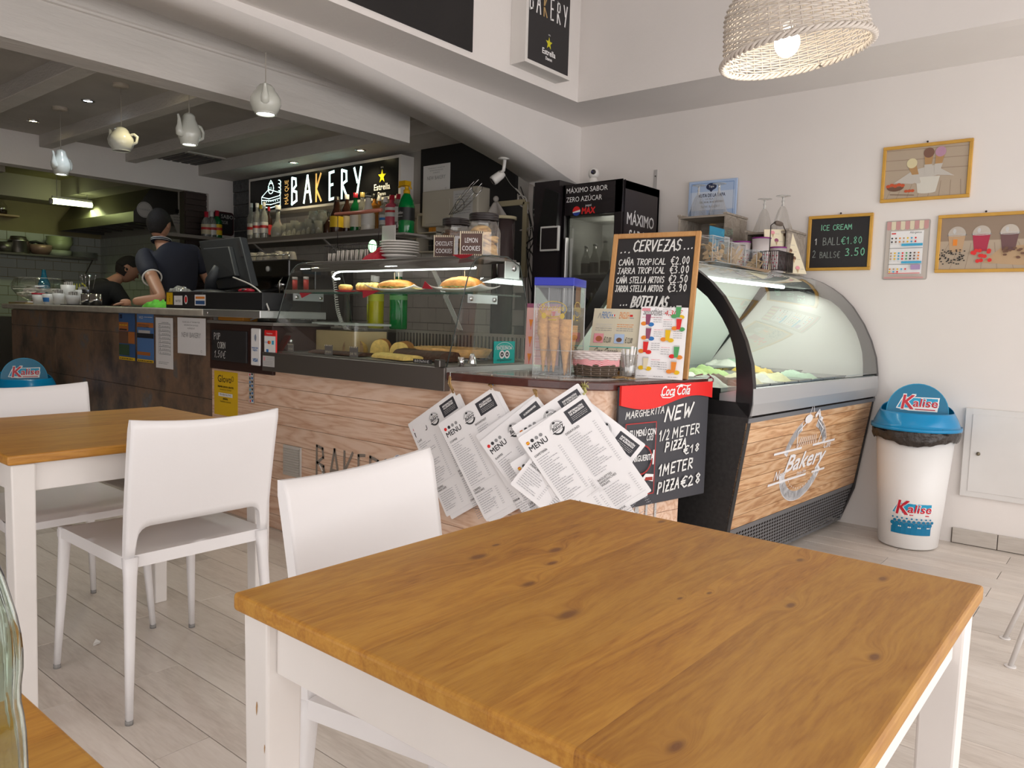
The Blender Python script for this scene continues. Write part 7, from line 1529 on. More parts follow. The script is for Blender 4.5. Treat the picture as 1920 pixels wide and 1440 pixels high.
S.rect(W_*.40,H_*.565,W_*.87,H_*.605,CYN);S.rect(W_*.42,H_*.275,W_*.87,H_*.31,CYN);S.line([(W_*.13,H_*.53),(W_*.87,H_*.53)],.002,INK);S.line([(W_*.13,H_*.26),(W_*.87,H_*.26)],.002,INK);S.rect(W_*.64,H_*.17,W_*.85,H_*.25,mat('chart_violet',(.42,.30,.52),.5));S.rect(W_*.14,H_*.105,W_*.85,H_*.115,RED);S.rect(W_*.05,H_*.02,W_*.93,H_*.05,PK);S.build('print',t)
# electrical cupboard door on the wall
CUPB = mat('cupboard_white',(.72,.70,.68),.5,noise_amt=.02);z0,z1,y1 = .262,.728,.715;y0 = .20
t = thing('meter_cupboard','white painted metal meter cupboard set on the right wall','cupboard',(UR,(y0+y1)/2,z0));MB().box(UR-.022,UR,y0,y1,z0,z1).build('frame',CUPB,t,bevel=.003);d_ = MB().box(UR-.026,UR-.021,y0+.03,y1-.035,z0+.03,z1-.03).build('door',CUPB,t,bevel=.001,seg=1)
q = U(1834,851,UR-.03);MB().ball((UR-.030,q.y,q.z),.010,12).build('knob',mat('old_brass',(.20,.17,.12),.4,.7),d_)
# ================================================================= bins
BWH = mat('bin_white',(.78,.765,.75),.35);BCY = mat('bin_blue',(.0,.235,.50),.25,coat=.2);BCYD = mat('bin_blue_flap',(.0,.16,.30),.3);BAG = mat('black_bag',(.035,.028,.024),.25,bump=1,bscale=40,noise_amt=.3,nscale=30)
KRED = mat('brand_red',(.55,.01,.03),.3);KBL = mat('brand_blue',(.01,.32,.55),.35)
def bin_(label,cx,cy,ang,r0=.142,r1=.185,H_=.60,flap=True,k=1.0):
    t = thing('litter_bin',label,'bin',(cx,cy,0),0);M_ = TR((cx,cy,0))
    MB().lathe([(0,.004),(r0-.01,.004),(r0,.012),(r1,H_),(r1-.004,H_),(r0-.006,.016),(0,.014)],48,0,M_).build('bin_body',BWH,t)
    g = MB();rn_ = random.Random(3)
    def bagf(i,j): a_ = 2*pi*i;nz = noise.noise(Vector((cos(a_)*5,sin(a_)*5,j*3)))*.014;return (cx+(r1+.006+.020*j*(1-j)*4*.6+nz*.6+.004)*cos(a_),cy+(r1+.006+.020*j*(1-j)*4*.6+nz*.6+.004)*sin(a_),H_-.045+.075*j+nz+.012*sin(a_*3+1)*(1-j))
    g.grid(bagf,90,8);g.build('bin_bag',BAG,t)
    # sloped blue hood
    fx,fy = cos(ang),sin(ang);hd = MB()
    def hf(i,j):
        a_ = 2*pi*i;f = cos(a_-ang);r_ = r1+.018-.035*j**1.5;zt = .085+.05*max(0,-f)**1.0+.015*f*0
        return (cx+r_*cos(a_),cy+r_*sin(a_),H_+.022+(0 if j == 0 else (zt)*j+.0))
    prof_ = [0,.04,.08,.3,.6,.9,1.0]
    g = MB();n_ = 64;vs = []
    for j in prof_:
        for i in range(n_): vs.append(hf(i/n_,j) if j > .05 else (cx+(r1+.026)*cos(2*pi*i/n_),cy+(r1+.026)*sin(2*pi*i/n_),H_+.018+j*.4))
    g.add(vs,[(j*n_+i,j*n_+(i+1) % n_,(j+1)*n_+(i+1) % n_,(j+1)*n_+i) for j in range(len(prof_)-1) for i in range(n_)],0,True);g.build('bin_lid',BCY,t,solid=-.003)
    # upright swing flap disc with its brand
    n3 = Vector((fx*cos(.12),fy*cos(.12),sin(.12))).normalized();rr = Vector(ZU).cross(n3).normalized();uu = n3.cross(rr);c = Vector((cx,cy,H_+.105))+Vector((fx,fy,0))*.01;R_ = .145
    pts = [(R_*cos(a_*2*pi/36),R_*sin(a_*2*pi/36)) for a_ in range(36)]
    fo = MB().add([c+rr*x+uu*y for x,y in pts]+[c+rr*x+uu*y-n3*.006 for x,y in pts],[tuple(range(36)),tuple(range(71,35,-1))]+[(i,36+i,36+(i+1) % 36,(i+1) % 36) for i in range(36)]).build('swing_flap',BCYD,t)
    S = Surf(c,rr,uu);S.ring(0,0,R_-.002,R_-.002,.003,KBL,36);kal(S,.0,.038,.20);S.build('brand_print',fo)
    if flap:
        def wp(x,y,l,a0=ang): z = y;r_ = r0+(r1-r0)*(z-.012)/(H_-.012)+l;return Vector((cx+r_*cos(a0+x/r_),cy+r_*sin(a0+x/r_),z))
        S = Surf((0,0,0),(1,0,0),(0,0,1),warp=wp);S.base = .0012
        kal(S,.0,.215,.20,True)
        m_ = mat('brand_blue_deep',(.0,.17,.34),.35)
        for i in range(8): S.rect(-.095+.024*i,.085-.0*i,-.071+.024*i,.135,m_)
        for i in range(9):
            for j in range(3): S.ell(-.09+.0225*i+(.011 if j % 2 else 0),.138+.0155*j,.0115-.0032*j,.0105-.003*j,m_,10)
            S.ell(-.09+.0225*i+(.01 if i % 2 else -.004),.125,.004,.004,BWH,6)
        S.build('brand_print',t)
    return t
def kal(S,x,y,w_,big=False):
    h = w_*.36;S.poly([(x-w_*.50,y-h*.35),(x-w_*.36,y+h*.48),(x+w_*.50,y+h*.52),(x+w_*.46,y-h*.50),(x-w_*.2,y-h*.50)],WP);S.poly([(x-w_*.47,y-h*.30),(x-w_*.34,y+h*.42),(x-w_*.2,y+h*.42),(x-w_*.2,y-h*.30)],KBL)
    for a_,b_ in ((-.2,.0),(0,.16),(.16,.32),(.32,.46)): S.poly([(x+w_*a_,y-h*.1),(x+w_*b_,y-h*.1),(x+w_*b_,y+h*.44),(x+w_*a_,y+h*.43)],KBL)
    S.text('K',x-w_*.40,y-h*.46,h*1.15,WP,width=w_*.32,shear=.15,bold=.006);S.text('K',x-w_*.385,y-h*.40,h*1.05,KRED,width=w_*.28,shear=.15,bold=.003)
    S.text('alise',x-w_*.12,y-h*.22,h*.62,WP,width=w_*.58,shear=.15,bold=.0045);S.text('alise',x-w_*.115,y-h*.20,h*.60,KRED,width=w_*.56,shear=.15,bold=.0018);S.line([(x-w_*.05,y-h*.38),(x+w_*.40,y-h*.38)],h*.07,KRED)
bin_('white litter bin with blue hood and Kalise print by the right wall',4.415,.905,atan2(-.80,-4.4)+.10)
bin_('blue hooded Kalise bin standing by the left end of the tiled bar',1.98,6.10,atan2(-6.2,-2.06)+.22,H_=.50,k=1)
# ================================================================= wicker lamp above the table
LW_ = mat('bleached_wicker',(.62,.56,.50),.7,noise_amt=.08,nscale=30);LC = DIST(1493,100,2.6)
wl = thing('wicker_pendant','large whitewashed wicker basket lamp hanging top right with glowing bulb','pendant lamp',tuple(LC),0);T_ = TR(LC) @ Matrix.Rotation(radians(-9),4,Vector((.77,.64,0)))
LR = .205
def lr(h): return LR*(1-.10*(h/.17)-.35*max(0,(h-.12)/.10)**2)
mb = MB();ST = 44;h = .008;k = 0
while h < .215:
    r_ = lr(h);pts = [((r_+.0040*cos(ST/2*a_+(pi if k % 2 else 0)))*cos(a_),(r_+.0040*cos(ST/2*a_+(pi if k % 2 else 0)))*sin(a_),h+.0012*sin(a_*5+k)) for a_ in [2*pi*i/(ST*3) for i in range(ST*3)]]
    mb.tube(pts,.0029,5,M=T_,closed=True);h += .0068;k += 1
stuff(mb.build('weave',LW_,wl));mb = MB()
for i in range(ST): a_ = 2*pi*i/ST;mb.tube([(lr(h_)*cos(a_),lr(h_)*sin(a_),h_) for h_ in (0,.04,.08,.12,.15,.18,.215)],.0022,4,M=T_)
stuff(mb.build('stakes',LW_,wl));mb = MB()
for q in range(3): mb.tube([((LR+.006+.006*cos(ST/2*a_+q*2.09))*cos(a_),(LR+.006+.006*cos(ST/2*a_+q*2.09))*sin(a_),.006*sin(ST/2*a_+q*2.09)) for a_ in [2*pi*i/(ST*4) for i in range(ST*4)]],.0048,5,M=T_,closed=True)
stuff(mb.build('rim_braid',LW_,wl));MB().lathe([(0,.222),(.10,.222),(lr(.215),.215)],30,0,T_).build('crown',LW_,wl)
BU = mat('bulb_glow',(1,.97,.88),.4,emit=(1,.93,.78),es=9);bc_ = T_ @ Vector((-.01,.02,.035));MB().ball(bc_,.036,16,sz=1.15).build('bulb',BU,wl);MB().cyl(bc_.x,bc_.y,bc_.z+.035,bc_.z+.09,.014,14).build('socket',CWH,wl);MB().tube([(bc_.x,bc_.y,bc_.z+.08),(bc_.x,bc_.y,3.3)],.003,6).build('cord',CWH,wl)
point('wicker_bulb',(bc_.x,bc_.y,bc_.z-.045),1.3,(1,.9,.72),.03)
# ================================================================= teapot lamps over the bar
POT = mat('glazed_ceramic',(.62,.63,.57),.12,coat=.5);POTB = mat('pot_light_inner',(1,1,1),.4,emit=(.95,1,.93),es=9);CRD = mat('cord_beige',(.42,.38,.33),.6)
def teapot(label,px,pyb,u,tall_,spout,lit=True,ceilz=ZB,spang=None):
    p = U(px,pyb,u);h = .18 if tall_ else .135;z0 = p.z
    t = thing('teapot_lamp',label,'pendant lamp',(p.x,p.y,z0),0,'upturned teapot pendant lamps over the bar');M_ = TR((p.x,p.y,z0))
    pr = [(.040,0),(.046,.004),(.052,.02),(.064,.05),(.062,.08),(.048,.115),(.036,.14),(.034,.158),(.028,.168),(.012,.178),(0,.18)] if tall_ else [(.048,0),(.056,.006),(.066,.022),(.078,.05),(.076,.078),(.060,.105),(.048,.118),(.044,.13),(.030,.145),(.012,.152),(0,.154)]
    MB().lathe(pr,32,0,M_).build('pot_body',POT,t);MB().lathe([(0,.003),(pr[0][0]-.003,.003)],24,0,M_).build('light_disc',POTB if lit else mat('pot_dark',(.25,.24,.22),.5),t);MB().lathe([(pr[0][0]-.004,.002),(pr[0][0],-.004),(pr[0][0]+.006,-.002),(pr[0][0]+.006,.006)],28,0,M_).build('foot_ring',POT,t)
    a_ = spang;c_,s_ = cos(a_),sin(a_);zz_ = .035
    MB().tube([(p.x+c_*q*1.0,p.y+s_*q*1.0,z0+w_) for q,w_ in ((.045,.05),(.068,.055),(.072,.075),(.070,.10),(.072,.13),(.080,.155 if tall_ else .135))],.02,10,rads=[.022,.024,.020,.013,.009,.006]).build('spout',POT,t)
    MB().tube([(p.x-c_*q,p.y-s_*q,z0+w_) for q,w_ in ((.050,.12 if tall_ else .10),(.085,.118 if tall_ else .105),(.105,.09),(.100,.055),(.060,.035))],.007,8,flat=1.4).build('handle',POT,t)
    MB().tube([(p.x,p.y,z0+.15),(p.x,p.y,ceilz-.01)],.0025,6).build('cord',CRD,t);MB().lathe([(.05,0),(.05,-.012),(.045,-.02),(0,-.022)],24,0,TR((p.x,p.y,ceilz))).build('ceiling_rose',mat('rose_cream',(.50,.44,.37),.4),t)
    if lit: point('teapot_glow',(p.x,p.y,z0-.02),5,(.95,1,.9),.03,spot=radians(140))
vd = atan2(-.77,.64)*1
teapot('tall teapot lamp, farthest left of the four',115,327,2.3,True,0,True,spang=radians(-150));teapot('round unlit teapot lamp with handle to the right, second from the left',228,283,2.3,False,0,False,spang=radians(128));teapot('tall teapot lamp with spout to the left, third from the left',355,271,2.3,True,0,True,spang=radians(195));teapot('round teapot lamp, nearest, hanging before the plaster beam',498,214,2.3,False,0,True,spang=radians(-125))
# ================================================================= black sign panel and light box on the tray ceiling wall
a_,b_ = V(640,-40,TV),V(886,98,TV);t = thing('ceiling_blackboard','large plain black board on the upper wall, cut by the top of the photo','sign',(2.4,TV,2.6))
zb_ = V(886,98,TV-.006).z;xr = V(886,98,TV-.006).x;MB().box(xr-1.55,xr,TV-.006,TV,zb_,zb_+.62).build('board',mat('dull_blackboard',(.016,.014,.014),.75,noise_amt=.2,nscale=3),t)
xl,xr_ = V(952,122,TV).x,V(1066,150,TV-.10).x;zl = V(1066,152,TV-.10).z;xl = V(985,100,TV-.10).x
t = thing('light_box_sign','white boxed BAKERY sign with yellow beer star high on the left tray wall','sign',((xl+xr_)/2,TV,zl));MB().box(xl-.012,xr_,TV-.11,TV,zl,zl+.72).build('case',mat('box_white',(.74,.71,.68),.5),t,bevel=.002,seg=1)
W_ = xr_-xl-.012;S = Surf((xl+.008,TV-.11,zl+.02),(1,0,0),ZU);W_ -= .02;S.rect(0,0,W_,.68,BLK)
def beer(S,cx,y,s,k=1):
    pts = []
    for q in range(10): r_ = s*.16 if q % 2 == 0 else s*.065;an = pi/2+q*pi/5;pts.append((cx+r_*cos(an),y+s*.42+r_*1.15*sin(an)))
    S.poly(pts,mat('star_yellow',(.62,.58,.01),.4));S.text('Estrella',cx,y+s*.08,s*.16,WP,align='c',width=s*.62,bold=s*.008);S.text('Damm',cx,y-s*.06,s*.09,WP,align='c',width=s*.3,bold=s*.006);S.text('1876',cx,y+s*.63,s*.04,WP,align='c')
beer(S,W_*.5,.05,.20)
def signword(S,x,y,w_,h,lw,glow,gold):
    n = 6;cw2 = w_/n
    for i,c in enumerate('BAKERY'):
        for st in SF[c]: S.line([(x+i*cw2+px*cw2*.62,y+py*h) for px,py in st],lw,gold if c == 'K' else glow)
signword(S,.005,.27,W_-.005,.115,.010,WP,mat('sign_gold_dull',(.45,.30,.13),.5));S.ring(W_*.62,.46,.05,.05,.004,WP,14);S.rect(W_*.45,.41,W_*.8,.455,BLK);[S.line([(W_*(.47+.07*k),.415),(W_*(.47+.07*k),.45)],.004,WP) for k in range(5)];lab(S.build('print',t),'BAKERY lettering and beer star')
# ================================================================= bakery signboard over the bottles
SU = 4.24;a_,b_ = U(444,331,SU),U(752,293,SU);c_ = U(745,367,SU);SG_ = mat('sign_glow_white',(.85,1,.97),.4,emit=(.70,1,.93),es=1.1);SGO = mat('sign_glow_gold',(.6,.35,.1),.4,emit=(.62,.36,.10),es=.7)
y1,y0,z1,z0 = U(470,333,SU).y+.03,b_.y,2.405,U(745,371,SU).z
t = thing('bakery_signboard','long black box sign glowing BAKERY with cake drawing above the bottles','sign',(SU,(y0+y1)/2,z0));MB().box(SU,UB,y0,y1,z0,z1).build('case',mat('box_white',(0,0,0)),t)
W_ = y1-y0-.05;H_ = z1-z0-.045;S = Surf((SU,y1-.025,z0+.022),(0,-1,0),ZU);S.rect(0,0,W_,H_,mat('sign_black',(.008,.008,.009),.25))
sx = lambda px: y1-.025-U(px,350,SU).y
x0_,x1_ = sx(547),sx(686);lw = .024
xs_ = [sx(v) for v in (547,570,592,617,640,664)];ws_ = [.105,.12,.10,.09,.105,.11]
for i,c in enumerate('BAKERY'):
    for st in SF[c]: S.line([(xs_[i]+px*ws_[i],H_*.10+py*H_*.80) for px,py in st],lw if c != 'K' else .022,SGO if c == 'K' else SG_)
S.rot(sx(541),H_*.12,90);S.text('MÁS QUE',0,0,.060,SGO,width=H_*.74);S.unrot()
bx_ = sx(533);k = .0016;cakex,cw3 = sx(491),sx(526)-sx(491)
LN = .007
S.line([(cakex,H_*.02),(cakex,H_*.44),(cakex+cw3*.38,H_*.66),(cakex+cw3,H_*.5),(cakex+cw3,H_*.02)],LN,SG_);S.line([(cakex,H_*.44),(cakex+cw3*.4,H_*.36),(cakex+cw3,H_*.42)],LN,SG_);[S.line([(cakex,H_*y),(cakex+cw3*.5,H_*(y-.05)),(cakex+cw3,H_*y)],LN,SG_) for y in (.12,.22,.34)]
S.ring(cakex+cw3*.5,H_*.68,.045,.05,LN,SG_,14);S.line([(cakex+cw3*.4,H_*.83),(cakex+cw3*.5,H_*.93),(cakex+cw3*.6,H_*.83)],LN,SG_);[S.ring(cakex+cw3*.92,H_*(.5+.11*q),.030,.022,LN*.8,SG_,8,-1.2,1.8) for q in range(4)];[S.ell(cakex+cw3*(.15+.12*q),H_*.27,.006,.006,SG_,6) for q in range(7)];[S.ell(cakex+cw3*(.42+.06*(q % 3)),H_*(.62+.045*(q//3)),.004,.004,SG_,5) for q in range(9)]
beer(S,sx(717),.03,.32);lab(S.build('print',t),'glowing lettering and cake outline')
# ================================================================= back bar: shelf, bottles, glasses, machine
SHU = 3.95;SHZ = 1.785;LAM = mat('shelf_grey',(.20,.175,.155),.5);LAMW = mat('shelf_edge_pale',(.42,.39,.36),.5)
sh = thing('bottle_shelf','long grey wall shelf full of bottles under the bakery signboard','shelf',(4.16,5.8,SHZ));MB().box(SHU,UB,4.60,7.32,SHZ-.035,SHZ).build('board',LAM,sh);MB().box(SHU-.002,SHU+.006,4.598,7.32,SHZ-.05,SHZ-.035).box(SHU,UB,4.598,4.606,SHZ-.05,SHZ-.035).build('edge_strip',LAMW,sh)
for v in (6.45,5.4): MB().slab((SHU+.05,v,SHZ-.04),(SHU+.07,v,SHZ-.04),(UB,v,SHZ-.27),(UB,v,SHZ-.29),(0,.02,0)).build('bracket',LAMW,sh)
GCL = mat('bottle_clear_glass',(.62,.63,.60),.08,trans=.75);GDK = mat('bottle_dark',(.03,.012,.008),.1);GGR = mat('bottle_green',(.005,.11,.03),.1);GAM = mat('bottle_amber',(.33,.13,.02),.1);GPK = mat('bottle_pink',(.50,.08,.12),.12);JUGW = mat('bottle_milky',(.60,.57,.52),.25)
LBW = mat('label_white',(.62,.60,.57),.5);LBR = mat('label_red',(.48,.03,.03),.5);LBY = mat('label_yellow',(.72,.48,.02),.5);LBC = mat('label_cream',(.55,.48,.33),.5);CAPW = mat('cap_white',(.66,.65,.62),.4);CAPR = mat('cap_red',(.42,.01,.03),.4);CAPG = mat('cap_gold',(.45,.34,.10),.4);CAPK = mat('cap_black',(.02,.02,.02),.4)
def btl(label,px,top,base,u,r_,body,cap,lbl,shape='wine',lz=(.15,.45),z=SHZ,group='bottles on the back bar shelf',sc=1):
    v = U(px,base,u).y;h = U(px,top,u).z-z;return simple_bottle(label,u,v,z+.0005,h,r_,body,cap,.035,lbl,'bottle',group,shape,lz)
for a_ in (
 ('clear bottle, white cap, leftmost on the long shelf',471,381,442,4.08,.036,GCL,CAPW,[LBW,LBR]),('clear white capped rum bottle with round red label mark, second on the long shelf',482,381,442,3.99,.038,GCL,CAPW,[LBW,LBR]),
 ('yellow capped clear bottle on the long shelf',489,384,442,4.20,.036,GCL,LBY,LBW),('tallest white capped clear bottle in the left group',495,379,442,4.02,.036,GCL,CAPW,[LBW,LBR]),('slim dark red capped bottle ending the left group',504,388,443,4.10,.030,GDK,CAPR,LBR)):
    btl(*a_)
btl('round bellied clear carafe with white stopper',521,385,442,4.06,.062,GCL,CAPW,None,'bulb')
for a_ in (('dark bottle left of the brandy bottle',615,398,433,4.15,.040,GDK,CAPK,None),('brandy bottle with yellow bull label',631,369,430,4.02,.055,GDK,CAPK,[LBY,LBY],'jug'),('dark liqueur bottle with silver neck',650,365,428,4.12,.045,GDK,BGM,LBC),('green bottle with red cap',666,362,426,4.10,.045,GGR,CAPR,LBW),
 ('clear bottle with gold cap',679,361,424,4.14,.045,GCL,CAPG,LBC),('milky white jug shaped bottle with dark stopper',690,362,424,4.04,.055,JUGW,CAPK,LBW,'jug'),('amber rum bottle beside the milky bottle',702,364,424,4.14,.045,GAM,CAPK,None,'square'),('second amber bottle, slimmer',711,368,424,4.20,.038,GAM,CAPW,None),
 ('square clear gin bottle',722,370,426,4.05,.045,GCL,BGM,[LBW,BLU],'square'),('pink gin bottle with pink cap',734,366,427,4.03,.050,GPK,CAPR,[LBW,LBR],'square',(.35,.62)),('clear bottle with tall red cap',746,364,429,4.06,.042,GCL,CAPR,LBW,'wine',(.2,.62))):
    btl(*a_)
# three bottles on the ledge by the pier
pz = V(398,448,7.30);lg = tag(MB().box(3.50,4.13,7.10,7.395,pz.z-.03,pz.z).build('pier_ledge',LAM,None),'short grey ledge at the kitchen opening carrying three bottles','shelf')
for lb_,px,top,bd,cp,ll in (('whisky bottle with red cap and cream label by the kitchen opening, left of three',387,397,GCL,CAPR,[LBC,LBR]),('white capped clear bottle by the kitchen opening, middle of three',397,396,GCL,CAPW,[LBW,LBR]),('green bottle with yellow label by the kitchen opening, right of three',407,395,GGR,CAPR,[LBY,LBR])):
    q = V(px,448,7.22);simple_bottle(lb_,q.x,7.22,pz.z+.0005,V(px,top,7.22).z-pz.z,.048,bd,cp,.05,ll,'bottle','bottles by the kitchen opening','wine',(.12,.5))
# green soda siphon
v = U(767,435,4.16).y;sz = 1.735;v = 4.42
q = U(766,434,3.98);t = simple_bottle('big green soda siphon with yellow head, right end of the bottle shelf',3.99,4.655-.29+.0,SHZ-.05,.34,.062,mat('siphon_green',(.0,.22,.045),.08,coat=.5),CAPK,lbl=[CAPK],shape='siphon',lz=(.28,.56),name='soda_siphon')
hd = MB().cyl(3.99,4.365,SHZ-.05+.295,SHZ-.05+.325,.026,14).cyl(3.99,4.365,SHZ-.05+.325,SHZ-.05+.375,.016,12).box(3.94,4.0,4.33,4.40,SHZ-.05+.35,SHZ-.05+.385);hd.tube([(3.99,4.365,SHZ+.30),(3.97,4.40,SHZ+.305),(3.96,4.425,SHZ+.295)],.007,6).tube([(3.99,4.36,SHZ+.33),(3.98,4.32,SHZ+.30),(3.98,4.305,SHZ+.275)],.006,6);hd.build('yellow_head',mat('siphon_yellow',(.75,.42,.01),.35),t)
S = Surf((3.925,4.41,SHZ+.06),(0,-1,0),ZU);S.text('Golden',.045,.03,.022,WP,align='c',width=.065);S.words(.015,.012,.06,.006,WP,3);S.build('lettering',t)
tag(MB().box(3.90,4.12,4.28,4.46,SHZ-.065,SHZ-.05).build('siphon_stand',LAMW,None),'small pale wooden stand under the green siphon','stand');sd = [o for o in bpy.data.objects if o.name == 'siphon_stand'][0]
MB().box(4.12,UB,4.36,4.38,SHZ-.065,SHZ-.052).build('arm',LAMW,sd)
# drinking glasses
k = 0
for row,u in enumerate((4.05,4.16)):
    for px in range(534,606,9):
        q = U(px+row*4,440,u);t = thing('tumbler',('front','rear')[row]+' row tumbler on the long shelf, '+('nearest the carafe','second from the carafe','third from the carafe','fourth from the carafe','fourth from the dark bottle','third from the dark bottle','second from the dark bottle','nearest the dark bottle')[(px-534)//9],'glass',(u,q.y,SHZ),0,'identical glasses on the back bar shelf');h_ = .10+.02*((k*7) % 3)
        MB().lathe([(0,.001),(.030,.001),(.036,h_),(.034,h_),(.028,.008),(0,.008)],14,0,TR((u,q.y,SHZ))).build('glass_body',GCL,t);k += 1
for px in (588,604): q = U(px,440,4.1);t = thing('wine_glass',('left','right')[px > 600]+' tall stemmed glass among the tumblers on the long shelf','glass',(4.1,q.y,SHZ),0,'stemmed glasses on the back bar shelf');MB().lathe([(0,0),(.035,.001),(.006,.006),(.005,.09),(.03,.11),(.045,.15),(.038,.215),(.036,.215),(.043,.15),(.028,.113),(0,.095)],16,0,TR((4.1,q.y,SHZ))).build('glass_body',GCL,t)
# back counter with coffee machine and cups
tag(MB().box(3.72,UB,3.62,7.35,.1,1.0).box(3.72,4.06,3.26,3.62,.1,1.0).build('back_counter',mat('back_counter_dark',(.03,.028,.027),.5),None,bevel=.003,seg=1),'dark back counter along the tiled bar wall','counter')
cm = thing('coffee_machine','black two group coffee machine with cups on its top','machine',(3.95,5.85,1.0));y0,y1 = 5.30,6.42;CMB = mat('machine_black',(.018,.017,.017),.2,coat=.3)
MB().box(3.85,4.25,y0,y1,1.06,1.535).build('body',CMB,cm,bevel=.01);MB().box(3.60,3.86,y0,y1,1.40,1.545).build('head_panel',CMB,cm,bevel=.012);MB().box(3.58,3.86,y0,y1,1.03,1.08).build('drip_tray',STEELD,cm,bevel=.004);[MB().cyl(u,v,1.0,1.06,.02,10).build('foot',CMB,cm) for u in (3.68,4.18) for v in (y0+.08,y1-.08)]
for v in (5.58,6.05):
    gh = MB().cyl(3.73,v,1.30,1.40,.036,16).build('group_head',CHROME,cm);MB().tube([(3.73,v,1.315),(3.58,v+.02,1.29),(3.52,v+.03,1.28)],.014,8).build('portafilter',CAPK,gh);MB().tube([(3.70,v,1.30),(3.70,v,1.25),(3.69,v-.02,1.24)],.007,6).build('spout',CHROME,gh);MB().lathe([(0,0),(.022,0),(.022,.012),(0,.014)],12,0,TR((3.60,v,1.47)) @ Matrix.Rotation(-pi/2,4,'Y')).build('gauge',BGM,cm)
for v in (5.38,6.34): MB().tube([(3.62,v,1.42),(3.57,v,1.36),(3.58,v,1.20)],.006,6).build('steam_wand',CHROME,cm)
MB().tube([(3.62,y0+.02,1.55),(3.62,y0+.02,1.58),(3.62,y1-.02,1.58),(3.62,y1-.02,1.55)],.005,6).build('cup_rail',CHROME,cm)
CUPM = mat('cup_cream',(.50,.47,.42),.25);k = 0
for px,u,z,sc in ((473,3.70,0,1.15),(489,3.70,0,1.15),(499,3.68,0,.85),(513,3.70,0,.95),(523,3.72,0,1.2),(537,3.70,0,1),(548,3.70,0,1),(505,3.80,0,1.1),(516,3.82,0,1.1),(533,3.82,0,1.25),(542,3.84,0,1.3),(481,3.80,0,1.3)):
    q = U(px,485,u);h_ = .065*sc;t = thing('coffee_cup','cream coffee cup upside down, number %s on the coffee machine' % ('one two three four five six seven eight nine ten eleven twelve'.split()[k]),'cup',(u,q.y,1.546),0,'coffee cups on the coffee machine');k += 1;t['label'] = ('large cup nearest the till monitor','large cup second from the till monitor','smallest cup','middling cup left of the tall one','tall cup in the middle of the front row','second cup from the right end','cup at the right end','back row cup behind the smallest one','back row cup in the middle','back row cup second from the right','back row cup at the right end','back row cup at the left end')[k-1]+' on the coffee machine'
    MB().lathe([(.038*sc,0),(.036*sc,.02*sc),(.025*sc,h_-.004),(.020*sc,h_),(0,h_)],16,0,TR((u,q.y,1.546))).build('cup_body',CUPM,t);MB().tube([(u-.030*sc,q.y-.018*sc,1.546+h_*.7),(u-.050*sc,q.y-.028*sc,1.546+h_*.6),(u-.048*sc,q.y-.027*sc,1.546+h_*.3),(u-.033*sc,q.y-.02*sc,1.546+h_*.25)],.004,5).build('handle',CUPM,t)
# things on the dark wall right of the signboard
a_,b_ = U(794,312,UB-.034),U(843,357,UB-.034);t = thing('wall_notice','white notice reading NEW BAKERY on the black upper wall','sign',(UB-.034,(a_.y+b_.y)/2,b_.z));MB().box(UB-.034,UB-.031,b_.y,a_.y,b_.z,a_.z).build('sheet',PAPERW,t);S = Surf((UB-.034,a_.y,b_.z),(0,-1,0),ZU);notice(S,a_.y-b_.y,a_.z-b_.z);S.build('print',t)
q0,q1 = U(802,362,UB-.10),U(905,420,UB-.10);WBX = mat('aged_white_box',(.50,.46,.38),.5);t = thing('water_heater_box','aged white appliance casing on the tiles under the NEW BAKERY notice','appliance',(UB-.05,4.1,q1.z));MB().box(UB-.16,UB-.006,q1.y,q0.y,q1.z,q0.z).build('casing',WBX,t,bevel=.01);MB().box(UB-.163,UB-.159,q0.y-.30,q0.y-.04,q1.z+.02,q0.z-.07).build('hatch',WBX,t,bevel=.002,seg=1)
S = Surf((UB-.162,q0.y-.34,q1.z+.03),(0,-1,0),ZU);S.rect(0,0,.20,.22,LGRY);[S.words(.02,.19-.02*i,.16,.008,INKG,i) for i in range(8)];S.build('taped_papers',t)
q0,q1 = U(784,403,UB-.12),U(806,473,UB-.12);t = thing('drawer_organiser','narrow white shelf unit with orange and grey boxes above the display case','shelf',(UB-.06,q0.y,q1.z));yy1,yy0,za,zb = q0.y,q1.y-.08,q1.z,q0.z;MB().box(UB-.13,UB-.006,yy1-.008,yy1,za,zb).box(UB-.13,UB-.006,yy0,yy0+.008,za,zb).box(UB-.13,UB-.006,yy0,yy1,zb-.008,zb).box(UB-.13,UB-.006,yy0,yy1,(za+zb)/2,(za+zb)/2+.008).box(UB-.13,UB-.006,yy0,yy1,za,za+.008).build('frame',WBX,t)
for i in range(2):
    for j in range(4): MB().box(UB-.12,UB-.05,yy0+.014+.045*(j % 2)*1.0,yy0+.052+.045*(j % 2),(za+zb)/2*(1-i)+za*i+.01+.045*(j//2),(za+zb)/2*(1-i)+za*i+.05+.045*(j//2)).build('carton',MATS['orange_card'] if i == 0 else CAPK,t)
